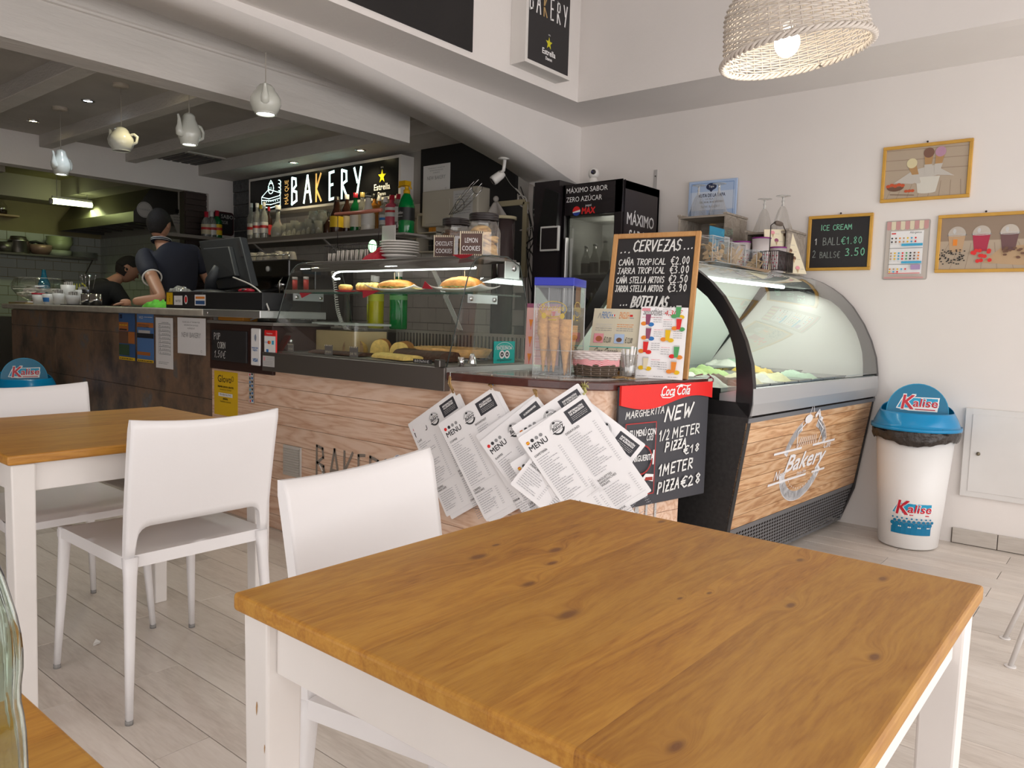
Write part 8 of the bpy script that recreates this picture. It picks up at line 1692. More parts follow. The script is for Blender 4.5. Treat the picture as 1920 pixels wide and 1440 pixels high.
# whisk, hanging cloth, electric panel, camera, cables
t = thing('wire_whisk_rack','bundle of curved steel wires hooked above the cookie jars','utensil',(4.1,3.9,1.9));e = MB();c1_ = U(895,350,4.1);c2_ = U(862,385,4.1)
for k in range(7): a_ = k*.9;e.tube([c1_+Vector((0,.05*cos(a_),.05*sin(a_))),(c1_+c2_)/2+Vector((0,.055*cos(a_),.055*sin(a_))),c2_+Vector((0,.045*cos(a_),.045*sin(a_))),U(845,405,4.1)+Vector((0,.02*cos(a_),.01))],.0022,5)
stuff(e.build('wires',CHROME,t));MB().tube([c1_+Vector((0,.05*cos(i*.4),.05*sin(i*.4))) for i in range(16)],.002,5,closed=True).tube([c2_+Vector((0,.045*cos(i*.4),.045*sin(i*.4))) for i in range(16)],.002,5,closed=True).build('hoops',WIRE,t);MB().tube([U(845,405,4.1),U(843,425,4.2),Vector((4.25,U(843,425,4.25).y,1.72))],.003,5).build('hook',CHROME,t)
q = U(925,372,4.30);t = thing('hanging_cloth','pale grey bag cloth knotted on a hook left of the electric panel','cloth',tuple(q));g = MB();g.grid(lambda i,j: (4.33-.03*sin(i*9)*j,q.y+(.02+.13*j)*(1-2*i),q.z-.02-.16*j+.02*sin(i*7)*j),16,10);g.build('cloth',mat('cloth_grey',(.48,.45,.42),.8),t,solid=.002);MB().ball((4.33,q.y,q.z),.022,10).build('knot',MATS['cloth_grey'],t)
a_,b_ = U(930,383,UB-.04),U(979,520,UB-.04);FRC = mat('panel_frame_cream',(.42,.37,.24),.6);t = thing('electric_panel','dark wall recess in a cream frame with taps and cables','panel',(UB,(a_.y+b_.y)/2,b_.z));MB().box(UB-.02,UB-.006,b_.y,a_.y,b_.z,a_.z).build('panel',mat('panel_dark',(.035,.035,.036),.4),t)
for bx in ((a_.y-.02,a_.y+.02,b_.z,a_.z),(b_.y-.02,b_.y+.02,b_.z,a_.z),(b_.y,a_.y,a_.z-.02,a_.z+.02)): MB().box(UB-.035,UB-.005,*bx).build('frame_rail',FRC,t,bevel=.002,seg=1)
t = thing('dispenser_tower','dark glass canister with chrome strip right of the cookie jars','dispenser',(3.9,3.6,1.0));q0,q1 = U(918,412,3.9),U(952,470,3.9);MB().cyl(3.95,(q0.y+q1.y)/2,1.0,q0.z,.075,20).build('body',mat('smoked_plastic',(.05,.035,.035),.15),t);MB().tube([(3.87,(q0.y+q1.y)/2-.02,1.25),(3.87,(q0.y+q1.y)/2-.02,q0.z)],.008,6).build('strip',CHROME,t);MB().cyl(3.95,(q0.y+q1.y)/2,q0.z,q0.z+.02,.085,20).build('lid',FRC,t)
q = U(938,315,4.1);t = thing('security_camera','white bracket mounted security camera under the arch with white cable','camera',tuple(q));dcam = Vector((-.5,.45,-.55)).normalized();MB().tube([q+Vector((0,-.04,.05)),q+Vector((0,-.03,-.02)),q+Vector((0,0,-.03))],.012,8).build('arm',CWH,t);MB().lathe([(0,0),(.045,0),(.045,.01),(0,.012)],18,0,TR(q+Vector((.01,-.03,.055)))).build('mount',CWH,t)
qq = q+Vector((0,.02,-.06));MB().tube([qq-dcam*.05,qq-dcam*.03,qq+dcam*.03,qq+dcam*.045],.03,16,rads=[.022,.030,.034,.032]).build('housing',CWH,t);MB().tube([qq+dcam*.045,qq+dcam*.052],.024,16).build('lens',FB,t);MB().tube([q+Vector((.01,-.03,.06)),q+Vector((.2,-.05,.07)),Vector((UB-.03,q.y-.06,q.z+.08))],.008,6).build('wall_stay',CWH,t)
def cable(label,pts,m_,r_=.004,name='cable',u=UB-.025): tag(MB().tube(cr([U(*p,u) if len(p) == 2 else p for p in pts],10),r_,6).build(name,m_,None),label,'cable','cables on the tiled wall')
WCB = mat('cable_white',(.55,.53,.50),.5);BCB = mat('cable_black',(.02,.018,.018),.5)
cable('white cable running down from the camera to the wall',[(944,322),(958,345),(975,362),(984,378),(990,400),(986,372),(972,368),(976,385),(990,390)],WCB,.006)
cable('long black cable loop, leftmost, on the tiled wall',[(960,345),(985,385),(995,430),(988,470),(992,520),(1000,560)],BCB);cable('black cable crossing from the panel to the fridge partition',[(976,350),(992,400),(1000,450),(990,480),(1005,540)],BCB);cable('thick black cable loop in the middle of the tangle',[(1002,350),(1000,400),(1003,440),(985,460),(1000,480),(1012,530)],BCB,.006);cable('white looping cable beside the dark partition',[(1012,388),(1000,395),(1004,420),(990,428),(975,432),(998,430)],WCB);cable('thin black cable hanging straight by the cream frame',[(982,380),(984,420),(994,460),(990,520),(993,600)],BCB,.003)
# ================================================================= till, monitor, bar top objects
BT = 1.1285
dr = thing('cash_drawer','black cash drawer box with stickers on the bar top','cash register',(2.45,4.4,BT));ya,yb = U(380,560,2.235).y,U(512,560,2.235).y;MB().box(2.235,2.60,max(yb,3.52),ya,1.129,1.222).build('drawer',mat('till_black',(.014,.014,.016),.45),dr,bevel=.004)
yc = U(311,560,2.235).y;st = thing('sticker_box','small black box with yellow and white stickers left of the cash drawer','box',(2.4,(ya+yc)/2,BT));MB().box(2.235,2.5,ya+.005,yc,1.129,1.225).build('box',BLK,st,bevel=.003)
wS = yc-ya
for x0_,y0_,x1_,y1_,m_,tx in ((.01,.02,.085,.09,YEL,'i'),(.10,.018,.20,.072,WP,'RATED'),(.215,.02,.265,.08,RED,''),(.34,.018,.46,.078,WP,'')):
    S = Surf((2.235,yc,1.129),(0,-1,0),ZU);S.rect(x0_,y0_,x1_,y1_,m_) if m_ != RED else S.ell(.24,.05,.020,.026,WP,14).ell(.24,.05,.014,.019,RED,12)
    if tx: S.text(tx,(x0_+x1_)/2,.035,.014 if len(tx) > 1 else .04,INK,align='c')
    elif m_ == WP: S.rect(.35,.024,.45,.045,SEA);S.rect(.35,.055,.45,.068,ORG)
    S.build('sticker',st)
sc0,sc1,sc2,sc3 = U(372,452,2.62),U(449,444,2.50),U(471,535,2.42),U(395,545,2.55);po = thing('pos_monitor','black touch screen till seen from behind on its curved stand','monitor',(2.5,4.2,1.222));nrm = (sc1-sc0).cross(sc3-sc0).normalized();nrm = nrm if nrm.x < 0 else -nrm
MB().slab(sc0,sc1,sc2,sc3,-nrm*.045).build('screen_housing',mat('till_charcoal',(.022,.024,.028),.5),po,bevel=.006);cm_ = (sc0+sc1+sc2+sc3)/4;TC = MATS['till_charcoal'];ins = [cm_+(p-cm_)*.62 for p in (sc0,sc1,sc2,sc3)];MB().slab(*ins,nrm*.03).build('rear_cover',TC,po,bevel=.005,seg=1)
bx_ = sc1+(sc2-sc1)*.05;MB().slab(sc1+(sc2-sc1)*.08+nrm*.002-(sc1-sc0)*.06,sc1+(sc2-sc1)*.08+nrm*.002-(sc1-sc0)*.01,sc1+(sc2-sc1)*.42+nrm*.002-(sc1-sc0)*.01,sc1+(sc2-sc1)*.42+nrm*.002-(sc1-sc0)*.06,nrm*.004).build('port_strip',BLK,po)
bs = Vector((2.46,U(395,535,2.46).y,1.223));MB().tube([bs+Vector((.06,.10,.008)),bs+Vector((.02,.03,.03)),bs+Vector((0,0,.08)),cm_+nrm*.03-Vector((0,0,.03))],.03,12,flat=.5,rads=[.045,.04,.032,.03]).build('stand',TC,po);MB().lathe([(0,0),(.11,0),(.11,.008),(.07,.02),(0,.028)],28,0,TR(bs),sy=1.5).build('stand_base',TC,po)
t = thing('red_scanner','red and grey handheld device lying on the cash drawer','device',tuple(U(462,533,2.4)));q = U(462,537,2.38);MB().ball((2.38,q.y,1.236),.035,12,sz=.4,sy=1.9).build('body',CAPR,t);MB().ball((2.365,q.y-.01,1.238),.02,10,sz=.5,sy=1.6).build('grip',TC,t)
tag(MB().tube(cr([U(437,520,2.40),U(468,533,2.34),U(490,550,2.28),U(502,575,2.26),U(503,583,2.27),U(490,592,2.29),U(470,600,2.30)],10),.0045,6).build('cable',WCB,None),'white cable arching from the till down to the ledge','cable')
t = thing('foil_ball','crumpled clear film on the sticker box','wrap',tuple(U(338,536,2.4)));q = U(338,538,2.36);bump_dome(2.31,2.41,q.y-.06,q.y+.06,1.2255,.03,2,16,.4,.9).build('film',mat('crumpled_film',(.30,.30,.29),.15,.3),t)
q = U(295,566,2.30);t = thing('green_cloth','bright green cleaning cloth crumpled on the marble bar top','cloth',(q.x,q.y,BT));bump_dome(2.24,2.36,q.y-.10,q.y+.09,BT+.0005,.038,6,20,.45,.8).build('cloth',mat('lime_cloth',(.13,.55,.05),.8),t)
# glass bowl of paper slips
q = U(74,520,2.40);bc2 = Vector((2.40,q.y,BT));t = thing('slip_bowl','big round glass bowl filled with white paper slips, left on the bar','bowl',tuple(bc2));M_ = TR(bc2+Vector((0,0,.03))) @ Matrix.Diagonal((.84,.84,.9,1))
MB().lathe([(.10,0),(.19,.045),(.235,.10),(.24,.14),(.215,.185),(.195,.20)],36,0,M_).build('glass_bowl',JG,t);MB().tube([(bc2.x+.164*cos(i*.2618),bc2.y+.164*sin(i*.2618),BT+.21) for i in range(24)],.002,5,closed=True).build('rim',WGR,t);MB().lathe([(0,0),(.09,0),(.10,.012),(.05,.03),(.06,.036),(0,.036)],24,0,TR(bc2+Vector((0,0,.001)))).build('foot',CAPR,t)
rn_ = random.Random(9);e = MB()
for k in range(170):
    a_ = rn_.uniform(0,6.28);d = rn_.uniform(.01,.165);z = .035+rn_.uniform(.0,.07)+.3*max(0,d-.1);c = bc2+Vector((d*cos(a_),d*sin(a_),.02+z));M2 = TR(c) @ Matrix.Rotation(rn_.uniform(0,3.1),4,'Z') @ Matrix.Rotation(rn_.uniform(-.6,.6),4,'X');e.add([(-.05,-.008,0),(.0,-.008,.004),(.05,-.008,0),(.05,.008,0),(0,.008,.004),(-.05,.008,0)],[(0,1,4,5),(1,2,3,4)],0,False,M2)
stuff(e.build('paper_slips',WP,t))
for lb_,px,w_,h_,m_,kk in (('small white tub with red lid under the slip bowl',72,.045,.075,CAPW,CAPR),('white tub with blue mark beside the red lidded one',91,.042,.08,CAPW,BLU),('white cup of sugar sachets on the bar',110,.042,.085,CAPW,None),('wide white cup of sachets near the steel pots',137,.052,.072,CAPW,None),('tall white ribbed cup behind the small cups',128,.052,.155,CAPW,None),('plain white bucket shaped cup behind the steel pots',155,.05,.115,CAPW,None)):
    uu = 2.29 if h_ < .1 else 2.42;q = U(px,565,uu);t = thing('bar_cup',lb_,'cup',(uu,q.y,BT),0);MB().lathe([(0,.001),(w_*.75,.001),(w_,h_),(w_*.92,h_),(w_*.7,.01),(0,.01)],20,0,TR((uu,q.y,BT))).build('cup_body',m_,t)
    if kk: MB().lathe([(w_*.84,h_*.25),(w_*.94,h_*.65)],16,0,TR((uu,q.y,BT)),a0=2.5,a1=4.5).build('mark',kk,t) if kk == BLU else MB().cyl(uu,q.y,BT+h_,BT+h_+.012,w_*1.02,18).build('lid',kk,t)
    else: [MB().box(uu-.02+.014*i,uu-.017+.014*i,q.y-.025,q.y+.025,BT+.012,BT+h_+.022+.004*(i % 2)).build('sachet',LBW,t) for i in range(4)]
for k,px in enumerate((164,179)): q = U(px,566,2.29);t = thing('steel_pot',('left','right')[k]+' one of two little stainless pots on the black bar mat','pot',(2.29,q.y,BT+.006));MB().lathe([(0,.0),(.040,0),(.041,.03),(.043,.033),(.041,.036),(.041,.075),(.038,.076),(.037,.01),(0,.008)],20,0,TR((2.29,q.y,BT+.0065))).build('pot_body',CHROME,t)
q0,q1 = U(130,568,2.3),U(258,570,2.3);tag(MB().rbox(2.235,2.40,q1.y,q0.y,BT,BT+.006,.01).build('bar_mat',BLK,None),'flat black rubber mat at the edge of the bar','mat')
q = U(165,540,2.44);t = thing('cutlery_jug','dark metal holder with spoons standing up behind the cups','holder',(2.44,q.y,BT));MB().cyl(2.44,q.y,BT,BT+.12,.042,16).build('holder',mat('holder_dark',(.05,.045,.045),.3,.8),t);[MB().tube([(2.44+.02*cos(k),q.y+.02*sin(k),BT+.05),(2.44+.05*cos(k),q.y+.05*sin(k),BT+.20),(2.44+.055*cos(k),q.y+.055*sin(k),BT+.23)],.004,6,rads=[.002,.002,.012],flat=.4).build('spoon',CHROME,t) for k in range(5)]
q = U(45,566,2.30);t = thing('beige_tray','thin yellowish tray with papers at the left end of the bar','tray',(2.3,q.y,BT));MB().rbox(2.24,2.42,q.y-.22,q.y+.18,BT,BT+.012,.02).build('tray',mat('tray_ochre',(.35,.25,.10),.5),t);MB().box(2.27,2.40,q.y-.17,q.y+.12,BT+.012,BT+.022).build('papers',PAPERW,t)
t = thing('blue_bottle','translucent blue bottle behind the glass bowl','bottle',(2.48,U(82,505,2.48).y,BT));MB().lathe([(0,.0),(.045,0),(.045,.17),(.02,.24),(.015,.28),(.02,.285),(0,.29)],16,0,TR((2.48,U(82,505,2.48).y,BT))).build('bottle_body',mat('blue_pet',(.02,.22,.35),.1,trans=.5),t)
# ================================================================= kitchen
zk = 1.725;t = thing('kitchen_shelf','steel shelf on the kitchen wall holding pans and plates','shelf',(3.6,10.45,zk));MB().box(3.0,4.20,10.30,VE-.01,zk-.02,zk).build('board',STEELD,t);[MB().slab((u,10.33,zk-.02),(u+.01,10.33,zk-.02),(u+.01,VE-.01,zk-.24),(u,VE-.01,zk-.24),(0,.02,0)).build('bracket',STEELD,t) for u in (3.1,4.15)]
KP = 10.42
def KQ(px): return V(px,470,KP).x
x = KQ(35);t = thing('pressure_cooker','steel lidded pot with black handle on the kitchen shelf','pot',(x,KP,zk));MB().lathe([(0,0),(.105,0),(.11,.01),(.11,.14),(.115,.145),(.10,.165),(.05,.175),(0,.178)],24,0,TR((x,KP,zk))).build('pot_body',STEEL,t);MB().tube([(x+.10,KP-.02,zk+.14),(x+.18,KP-.03,zk+.155),(x+.26,KP-.03,zk+.13)],.013,8).build('handle',CAPK,t);MB().lathe([(.09,.165),(.08,.20),(0,.20)],20,0,TR((x,KP,zk))).build('nested_pan',STEELD,t)
x = KQ(8);t = thing('steel_pan','dark saucepan at the left end of the kitchen shelf','pot',(x,KP,zk));MB().lathe([(0,0),(.08,0),(.085,.12),(.08,.12),(.075,.01),(0,.01)],20,0,TR((x,KP,zk))).build('pan_body',STEELD,t)
x = KQ(76);t = thing('copper_pink_bowl','pinkish metal bowl between the pot and the strainers','bowl',(x,KP,zk));MB().lathe([(0,0),(.07,0),(.12,.06),(.125,.12),(.118,.12),(.11,.06),(.06,.01),(0,.01)],24,0,TR((x,KP,zk))).build('bowl_body',mat('pinkish_metal',(.33,.20,.17),.35,.3),t);MB().tube([(x-.12,KP,zk+.115),(x-.06,KP-.02,zk+.145),(x+.02,KP-.02,zk+.12)],.009,6).build('handle',CAPK,t)
x = KQ(112);t = thing('plastic_bowls','stack of translucent greenish bowls on the kitchen shelf','bowl',(x,KP,zk));[MB().lathe([(0,0),(.09,0),(.15,.10),(.145,.10),(.085,.008),(0,.008)],20,0,TR((x,KP,zk+.07+.022*k))).build('bowl',mat('green_plastic',(.30,.32,.20),.3),t) for k in range(4)];MB().cyl(x,KP,zk,zk+.07,.13,20).build('plate_pile',mat('plate_pile_grey',(.30,.31,.27),.4),t)
x = KQ(157);t = thing('plate_pile','low pile of plates at the right end of the kitchen shelf','plate',(x,KP,zk));[MB().lathe([(0,.0),(.10,0),(.16,.012),(0,.006)],20,0,TR((x,KP,zk+.011*k))).build('plate',MATS['plate_pile_grey'],t) for k in range(6)]
HS = mat('hood_steel',(.22,.20,.135),.35,.9,bump=.04,bscale=60);h0,h1 = 8.48,10.5;hz = V(110,433,10.5).z
t = thing('extractor_hood','large stainless kitchen extractor hood with a round white sticker','hood',(4.1,9.5,hz));fu = 3.83
fr_ = [(fu,hz),(fu,hz+.11),(fu+.33,2.62),(UB-.012,2.62),(UB-.012,hz)]
MB().add([(u,v,z) for v in (h0,h1) for u,z in fr_],[(0,1,6,5),(1,2,7,6),(2,3,8,7)]).build('front_shell',HS,t);[MB().add([(u,h_,z) for u,z in fr_],[(0,1,2,3,4)]).build('end_panel',mat('hood_end_steel',(.16,.15,.14),.4,.8),t) for h_ in (h0,h1)]
MB().add([(fu,h0,hz),(fu,h1,hz),(UB-.012,h1,hz+.10),(UB-.012,h0,hz+.10)],[(0,1,2,3)]).build('filter_bank',mat('filter_dark',(.02,.018,.016),.5),t);[MB().box(fu+.06,UB-.06,h0+.2+.3*k,h0+.215+.3*k,hz+.01,hz+.03).build('filter_rail',STEELD,t) for k in range(6)]
S = Surf((fu+.12,h0-.001,hz+.05),(1,0,0),ZU);S.ell(.0,.09,.085,.085,LBW,22);S.text('O HORNOS',0,.08,.022,INKG,align='c',width=.12);S.ring(0,.09,.075,.075,.004,INKG,20);S.build('sticker',t)
q = V(150,380,9.6);t = thing('tube_light','glowing greenish fluorescent tube on the kitchen ceiling','ceiling light',tuple(q));FL = mat('fluorescent',(1,1,.8),.4,emit=(.85,1,.50),es=5);a_,b_ = V(98,377,9.7),V(172,385,9.7);MB().tube([a_,b_],.03,10).build('tube',FL,t);MB().tube([a_-(b_-a_)*.06,a_],.032,10).build('end_cap',LBW,t);MB().box(a_.x,b_.x,9.68,9.72,a_.z+.035,a_.z+.06).build('batten',LBW,t);[MB().tube([(x_,9.7,a_.z+.06),(x_,9.7,2.62)],.004,5).build('hanger',LBW,t) for x_ in (a_.x+.05,b_.x-.05)]
area('kitchen_tube',((a_.x+b_.x)/2,9.7,a_.z-.05),(0,0,0),.7,.08,1.8,(.80,1,.45))
q = V(8,400,10.55);t = thing('small_wall_shelf','tiny wooden shelf with an oil jar on the cream kitchen wall','shelf',tuple(q));q = V(6,403,10.55);MB().box(q.x-.35,q.x+.13,10.42,VE,q.z-.02,q.z).build('board',TAN,t);oj = thing('oil_jar','little jar with dark contents on the tiny wooden kitchen shelf','jar',(q.x-.03,10.5,q.z));MB().lathe([(0,0),(.06,0),(.06,.10),(.03,.14),(.03,.19),(0,.19)],14,0,TR((q.x-.03,10.5,q.z+.0005))).build('jar_body',JG,oj);MB().cyl(q.x-.03,10.5,q.z+.002,q.z+.05,.055,14).build('contents',GDK,oj)
a_,b_ = V(323,403,8.3),V(353,440,8.3);t = thing('pinned_papers','bunch of printed kitchen order papers hanging beside the head of the man in the polo','paper',(a_.x,8.3,b_.z));MB().slab((a_.x-.02,8.3,a_.z),(b_.x-.03,8.3,a_.z+.02),(b_.x,8.28,b_.z),(a_.x+.06,8.28,b_.z-.02),(0,.01,0)).build('papers',LBW,t);S = Surf((a_.x,8.292,b_.z+.02),(1,0,0),ZU);[S.words(.01,.03+.03*i,.12,.012,INKG,i) for i in range(6)];S.rect(.03,.20,.07,.24,INK);S.build('print',t)
MB().tube([(a_.x+.08,8.305,a_.z),(a_.x+.08,8.31,2.5),(a_.x+.02,8.34,2.60)],.01,6).build('hanging_tube',LBW,t)
tag(MB().box(1.2,3.55,VE-.65,VE-.01,.1,.98).build('kitchen_bench',STEELD,None),'steel kitchen work bench behind the bar','counter')
# dark tray sign on the pier
q0,q1 = V(400,395,VK-.001),V(437,443,VK-.001);t = thing('tray_sign','dark red rounded tray sign with faint chalk words SABOR and AZUCAR on the pier','sign',((q0.x+q1.x)/2,VK,q1.z));W_,H_ = q1.x-q0.x,q0.z-q1.z;MB().rbox(0,W_,0,H_,0,.012,.03,0,Matrix(((1,0,0,q0.x),(0,0,-1,VK-.001),(0,1,0,q1.z),(0,0,0,1)))).build('tray',mat('tray_maroon',(.05,.008,.012),.3),t);S = Surf((q0.x,VK-.014,q1.z),(1,0,0),ZU);S.rrect(.015,.015,W_-.015,H_-.015,.02,BLK);S.text('SABOR',W_*.35,H_*.72,.04,LGRY);S.text('AZUCAR',W_*.3,H_*.48,.035,LGRY,width=W_*.4);S.build('lettering',t)
# ================================================================= two people behind the bar
SKIN = mat('skin',(.45,.235,.15),.5);HAIR = mat('dark_hair',(.012,.009,.008),.7,bump=.6,bscale=160);NAVY = mat('navy_polo',(.008,.010,.022),.8);BTEE = mat('black_tshirt',(.008,.008,.008),.85);TROU = mat('dark_trousers',(.012,.012,.014),.9);WTR = mat('white_trim',(.7,.7,.7),.7);SHOE = mat('black_shoe',(.01,.01,.01),.5)
def skin_mesh(name,chains,mat_,parent,root=0,sub=2):
    """chains: list of [(point, radius), ...]; points that coincide are merged"""
    verts,rad,edges = [],[],[];idx = {}
    def vid(p,r):
        k = tuple(round(c,4) for c in p)
        if k not in idx: idx[k] = len(verts);verts.append(Vector(p));rad.append(r)
        return idx[k]
    for ch in chains:
        ids = [vid(p,r) for p,r in ch];edges += [(a,b) for a,b in zip(ids,ids[1:]) if a != b]
    wm = WM[parent.name];inv = wm.inverted();me = bpy.data.meshes.new(name);me.from_pydata([inv @ v for v in verts],edges,[]);me.materials.append(mat_)
    o = bpy.data.objects.new(name,me);C.objects.link(o);o.parent = parent;WM[o.name] = wm
    m = o.modifiers.new('skin','SKIN');m.use_smooth_shade = True;sv = me.skin_vertices[0].data if me.skin_vertices else None
    if sv is None:
        bm = bmesh.new();bm.from_mesh(me);bm.verts.layers.skin.verify();bm.to_mesh(me);bm.free();sv = me.skin_vertices[0].data
    for i,r in enumerate(rad): sv[i].radius = r if isinstance(r,tuple) else (r,r);sv[i].use_root = (i == root)
    s = o.modifiers.new('sub','SUBSURF');s.levels = sub;s.render_levels = sub
    dg = bpy.context.evaluated_depsgraph_get();dg.update();m2 = bpy.data.meshes.new_from_object(o.evaluated_get(dg));o.modifiers.clear();o.data = m2
    for p in m2.polygons: p.use_smooth = True
    if not m2.materials: m2.materials.append(mat_)
    return o
def hand(name,wrist,d,palm_n,par,curl=.5,side=1,s=1.0):
    """palm and five separate bent fingers growing from the wrist"""
    d = Vector(d).normalized();n = Vector(palm_n).normalized();n = (n-d*n.dot(d)).normalized();x = d.cross(n)*side;ch = [];w = Vector(wrist);pm = w+d*.045*s
    ch.append([(tuple(w),.022*s),(tuple(pm),(.030*s)),(tuple(w+d*.075*s),.028*s)])
    o = [skin_mesh(name,ch,SKIN,par,0,1)]
    for k,(off,L_) in enumerate(((-.027,.062),(-.009,.072),(.009,.067),(.026,.052))):
        b = w+d*.072*s+x*off*s;d1 = (d-n*0+n*.2*curl).normalized();p1 = b+d1*L_*.45*s;d2 = (d*(1-curl)+n*curl*1.1).normalized();p2 = p1+d2*L_*.33*s;p3 = p2+(d*(1-curl*1.6)+n*curl*1.6).normalized()*L_*.28*s
        ch.append([(tuple(b-d*.03*s),.009*s),(tuple(b),.0090*s),(tuple(p1),.0085*s),(tuple(p2),.0078*s),(tuple(p3),.0065*s)])
    tb = w+d*.022*s-x*.024*s;t1 = tb+(d*.6-x*.75+n*.2).normalized()*.032*s;t2 = t1+(d*.85-x*.25+n*.5*curl).normalized()*.028*s
    for c in ch[1:]: skin_mesh('finger',[c],SKIN,o[0],0,1)
    skin_mesh('thumb',[[(tuple(w+d*.012*s-x*.01*s),.013*s),(tuple(tb),.012*s),(tuple(t1),.0105*s),(tuple(t2),.008*s)]],SKIN,o[0],0,1)
    return o[0]
def head(t,c,face,R=.098,cap=False,tilt=0,beard=False):
    """head with face, ears and hair; c = centre, face = direction looked at"""
    f = Vector(face).normalized();r = f.cross(Vector(ZU)).normalized();u = r.cross(f)
    M_ = Matrix(((r.x,f.x,u.x,c[0]),(r.y,f.y,u.y,c[1]),(r.z,f.z,u.z,c[2]),(0,0,0,1)))
    def sh(i,j,g=0,lim=None):
        a_ = 2*pi*i;b_ = -pi/2+pi*j;x = cos(b_)*cos(a_);y = cos(b_)*sin(a_);z = sin(b_)
        sx,sy,sz = .081,.101,.120;k = 1+g
        p = Vector((x*sx*k,y*sy*k,z*sz*k)); 
        if z < 0: p.x *= 1-.30*(-z)**1.3;p.y = p.y*(1-.22*(-z))+(.016*(-z) if y > 0 else .012*(-z))
        if y > .5 and -.1 < z < .5: p.y -= .004*(1-abs(z-.15)*2)*max(0,.4-abs(x))*4
        return p
    hd = MB().grid(lambda i,j: sh(i,j),32,22,0,True,M_);h_ = hd.build('head',SKIN,t)
    MB().add([(0,.092,.02),(-.013,.094,-.022),(.013,.094,-.022),(0,.116,-.018),(-.006,.096,.0),(.006,.096,.0)],[(0,4,3),(0,3,5),(4,1,3),(5,3,2),(1,2,3)],0,True,M_).build('nose',SKIN,h_)
    for s in (-1,1):
        MB().ball((s*.030,.086,.012),.011,10,0,M_,sz=.75).build('eye',mat('eye_white',(.6,.58,.55),.3),h_);MB().ball((s*.030,.0955,.012),.0048,8,0,M_).build('iris',HAIR,h_);MB().tube([(s*.016,.096,.030),(s*.03,.096,.034),(s*.045,.088,.030)],.0035,5,0,M_).build('eyebrow',HAIR,h_)
        MB().lathe([(0,0),(.012,.002),(.021,.006),(.024,.002),(.018,-.004),(0,-.005)],14,0,M_ @ TR((s*.077,-.008,.0)) @ Matrix.Rotation(s*pi/2,4,'Y') @ Matrix.Rotation(.0,4,'Z'),sx=1.35,sy=.85).build('ear',SKIN,h_)
    MB().tube([(-.022,.090,-.052),(0,.096,-.050),(.022,.090,-.052)],.0048,6,0,M_,flat=.8).build('mouth',mat('lips',(.33,.12,.10),.5),h_)
    hm = MB()
    def hair(i,j):
        p = sh(i,.22+.78*j,.075+.02*noise.noise(Vector((i*20,j*9,1))))
        a_ = 2*pi*i;fr = sin(a_)
        zmin = .062 if fr > .45 else (.062-(.45-fr)*.10 if fr > .12 else (.02 if fr > -.12 else (.02-(-.12-fr)*.20 if fr > -.6 else -.080)))
        if cap: zmin = max(zmin,.035) if fr > -.5 else -.01
        if p.z < zmin: p.z = zmin+(p.z-zmin)*.04
        return p
    hm.grid(hair,36,16,0,True,M_);hm.build('hair' if not cap else 'cap',HAIR if not cap else BTEE,h_)
    if cap: MB().add([(-.06,.085,.045),(-.035,.13,.04),(0,.145,.04),(.035,.13,.04),(.06,.085,.045),(0,.08,.055)],[(0,1,2,3,4,5)],0,True,M_).build('cap_peak',BTEE,h_,solid=.004);MB().grid(lambda i,j: sh(.5+.5*i,.30+.20*j,.05),14,6,0,True,M_).build('hair',HAIR,h_)
    return h_
def V3(*a): return tuple(Vector(a))
# man in the polo shirt, back to us, left hand resting on the bar
bu,bv = 2.90,5.42;T0 = .10;fd = Vector((.56,.83,0)).normalized();rt = Vector((fd.y,-fd.x,0));B_ = Vector((bu,bv,T0))
def at(x,y,z): return tuple(B_+rt*x+fd*y+Vector((0,0,z)))
hc = U(298,421,2.93); 
B_ = Vector((hc.x-fd.x*.06,hc.y-fd.y*.06,T0))+rt*.10;hz_ = hc.z-T0
man = thing('person','man in navy polo with white trimmed collar and sleeves, back turned, leaning on the bar','person',tuple(B_))
sh_ = hz_-.20;hip = .93
bt_hand = Vector(U(222,562,2.42));bt_hand.z = BT+.028
elb = Vector(U(304,550,2.66));elb.z = BT+.06; 
Ls = Vector(at(-.215,-.01,sh_-.05));Rs = Vector(at(.175,-.01,sh_-.02));elbR = Vector(at(.30,.08,sh_-.30));wrR = Vector(at(.20,.28,sh_-.42))
wr = bt_hand+(elb-bt_hand).normalized()*.085
pel = at(0,0,hip);ches = at(0,-.02,sh_-.16);nk = at(-.07,-.0,sh_+.045);hb = at(-.095,.03,sh_+.11)
legs = []
for s in (-1,1): legs.append([(pel,.135),(at(s*.09,0,hip-.08),.095),(at(s*.10,.01,.50),.062),(at(s*.10,-.02,.10),.045),(at(s*.10,.02,.045),.04),(at(s*.10,.13,.035),.034)])
arms = [[(ches,.13),(tuple(Ls),.062),(tuple(Ls+(elb-Ls)*.5),.050),(tuple(elb),.041),(tuple(elb+(wr-elb)*.4),.041),(tuple(wr),.026)],[(ches,.13),(tuple(Rs),.062),(tuple(Rs+(elbR-Rs)*.5),.050),(tuple(elbR),.041),(tuple(elbR+(wrR-elbR)*.4),.038),(tuple(wrR),.026)]]
skin_mesh('body',[[(pel,.135),(at(0,0,hip+.15),.12),(ches,.13),(at(-.03,-.01,sh_),.09),(nk,.056),(hb,.055)]]+arms+legs,SKIN,man)
sm = .016
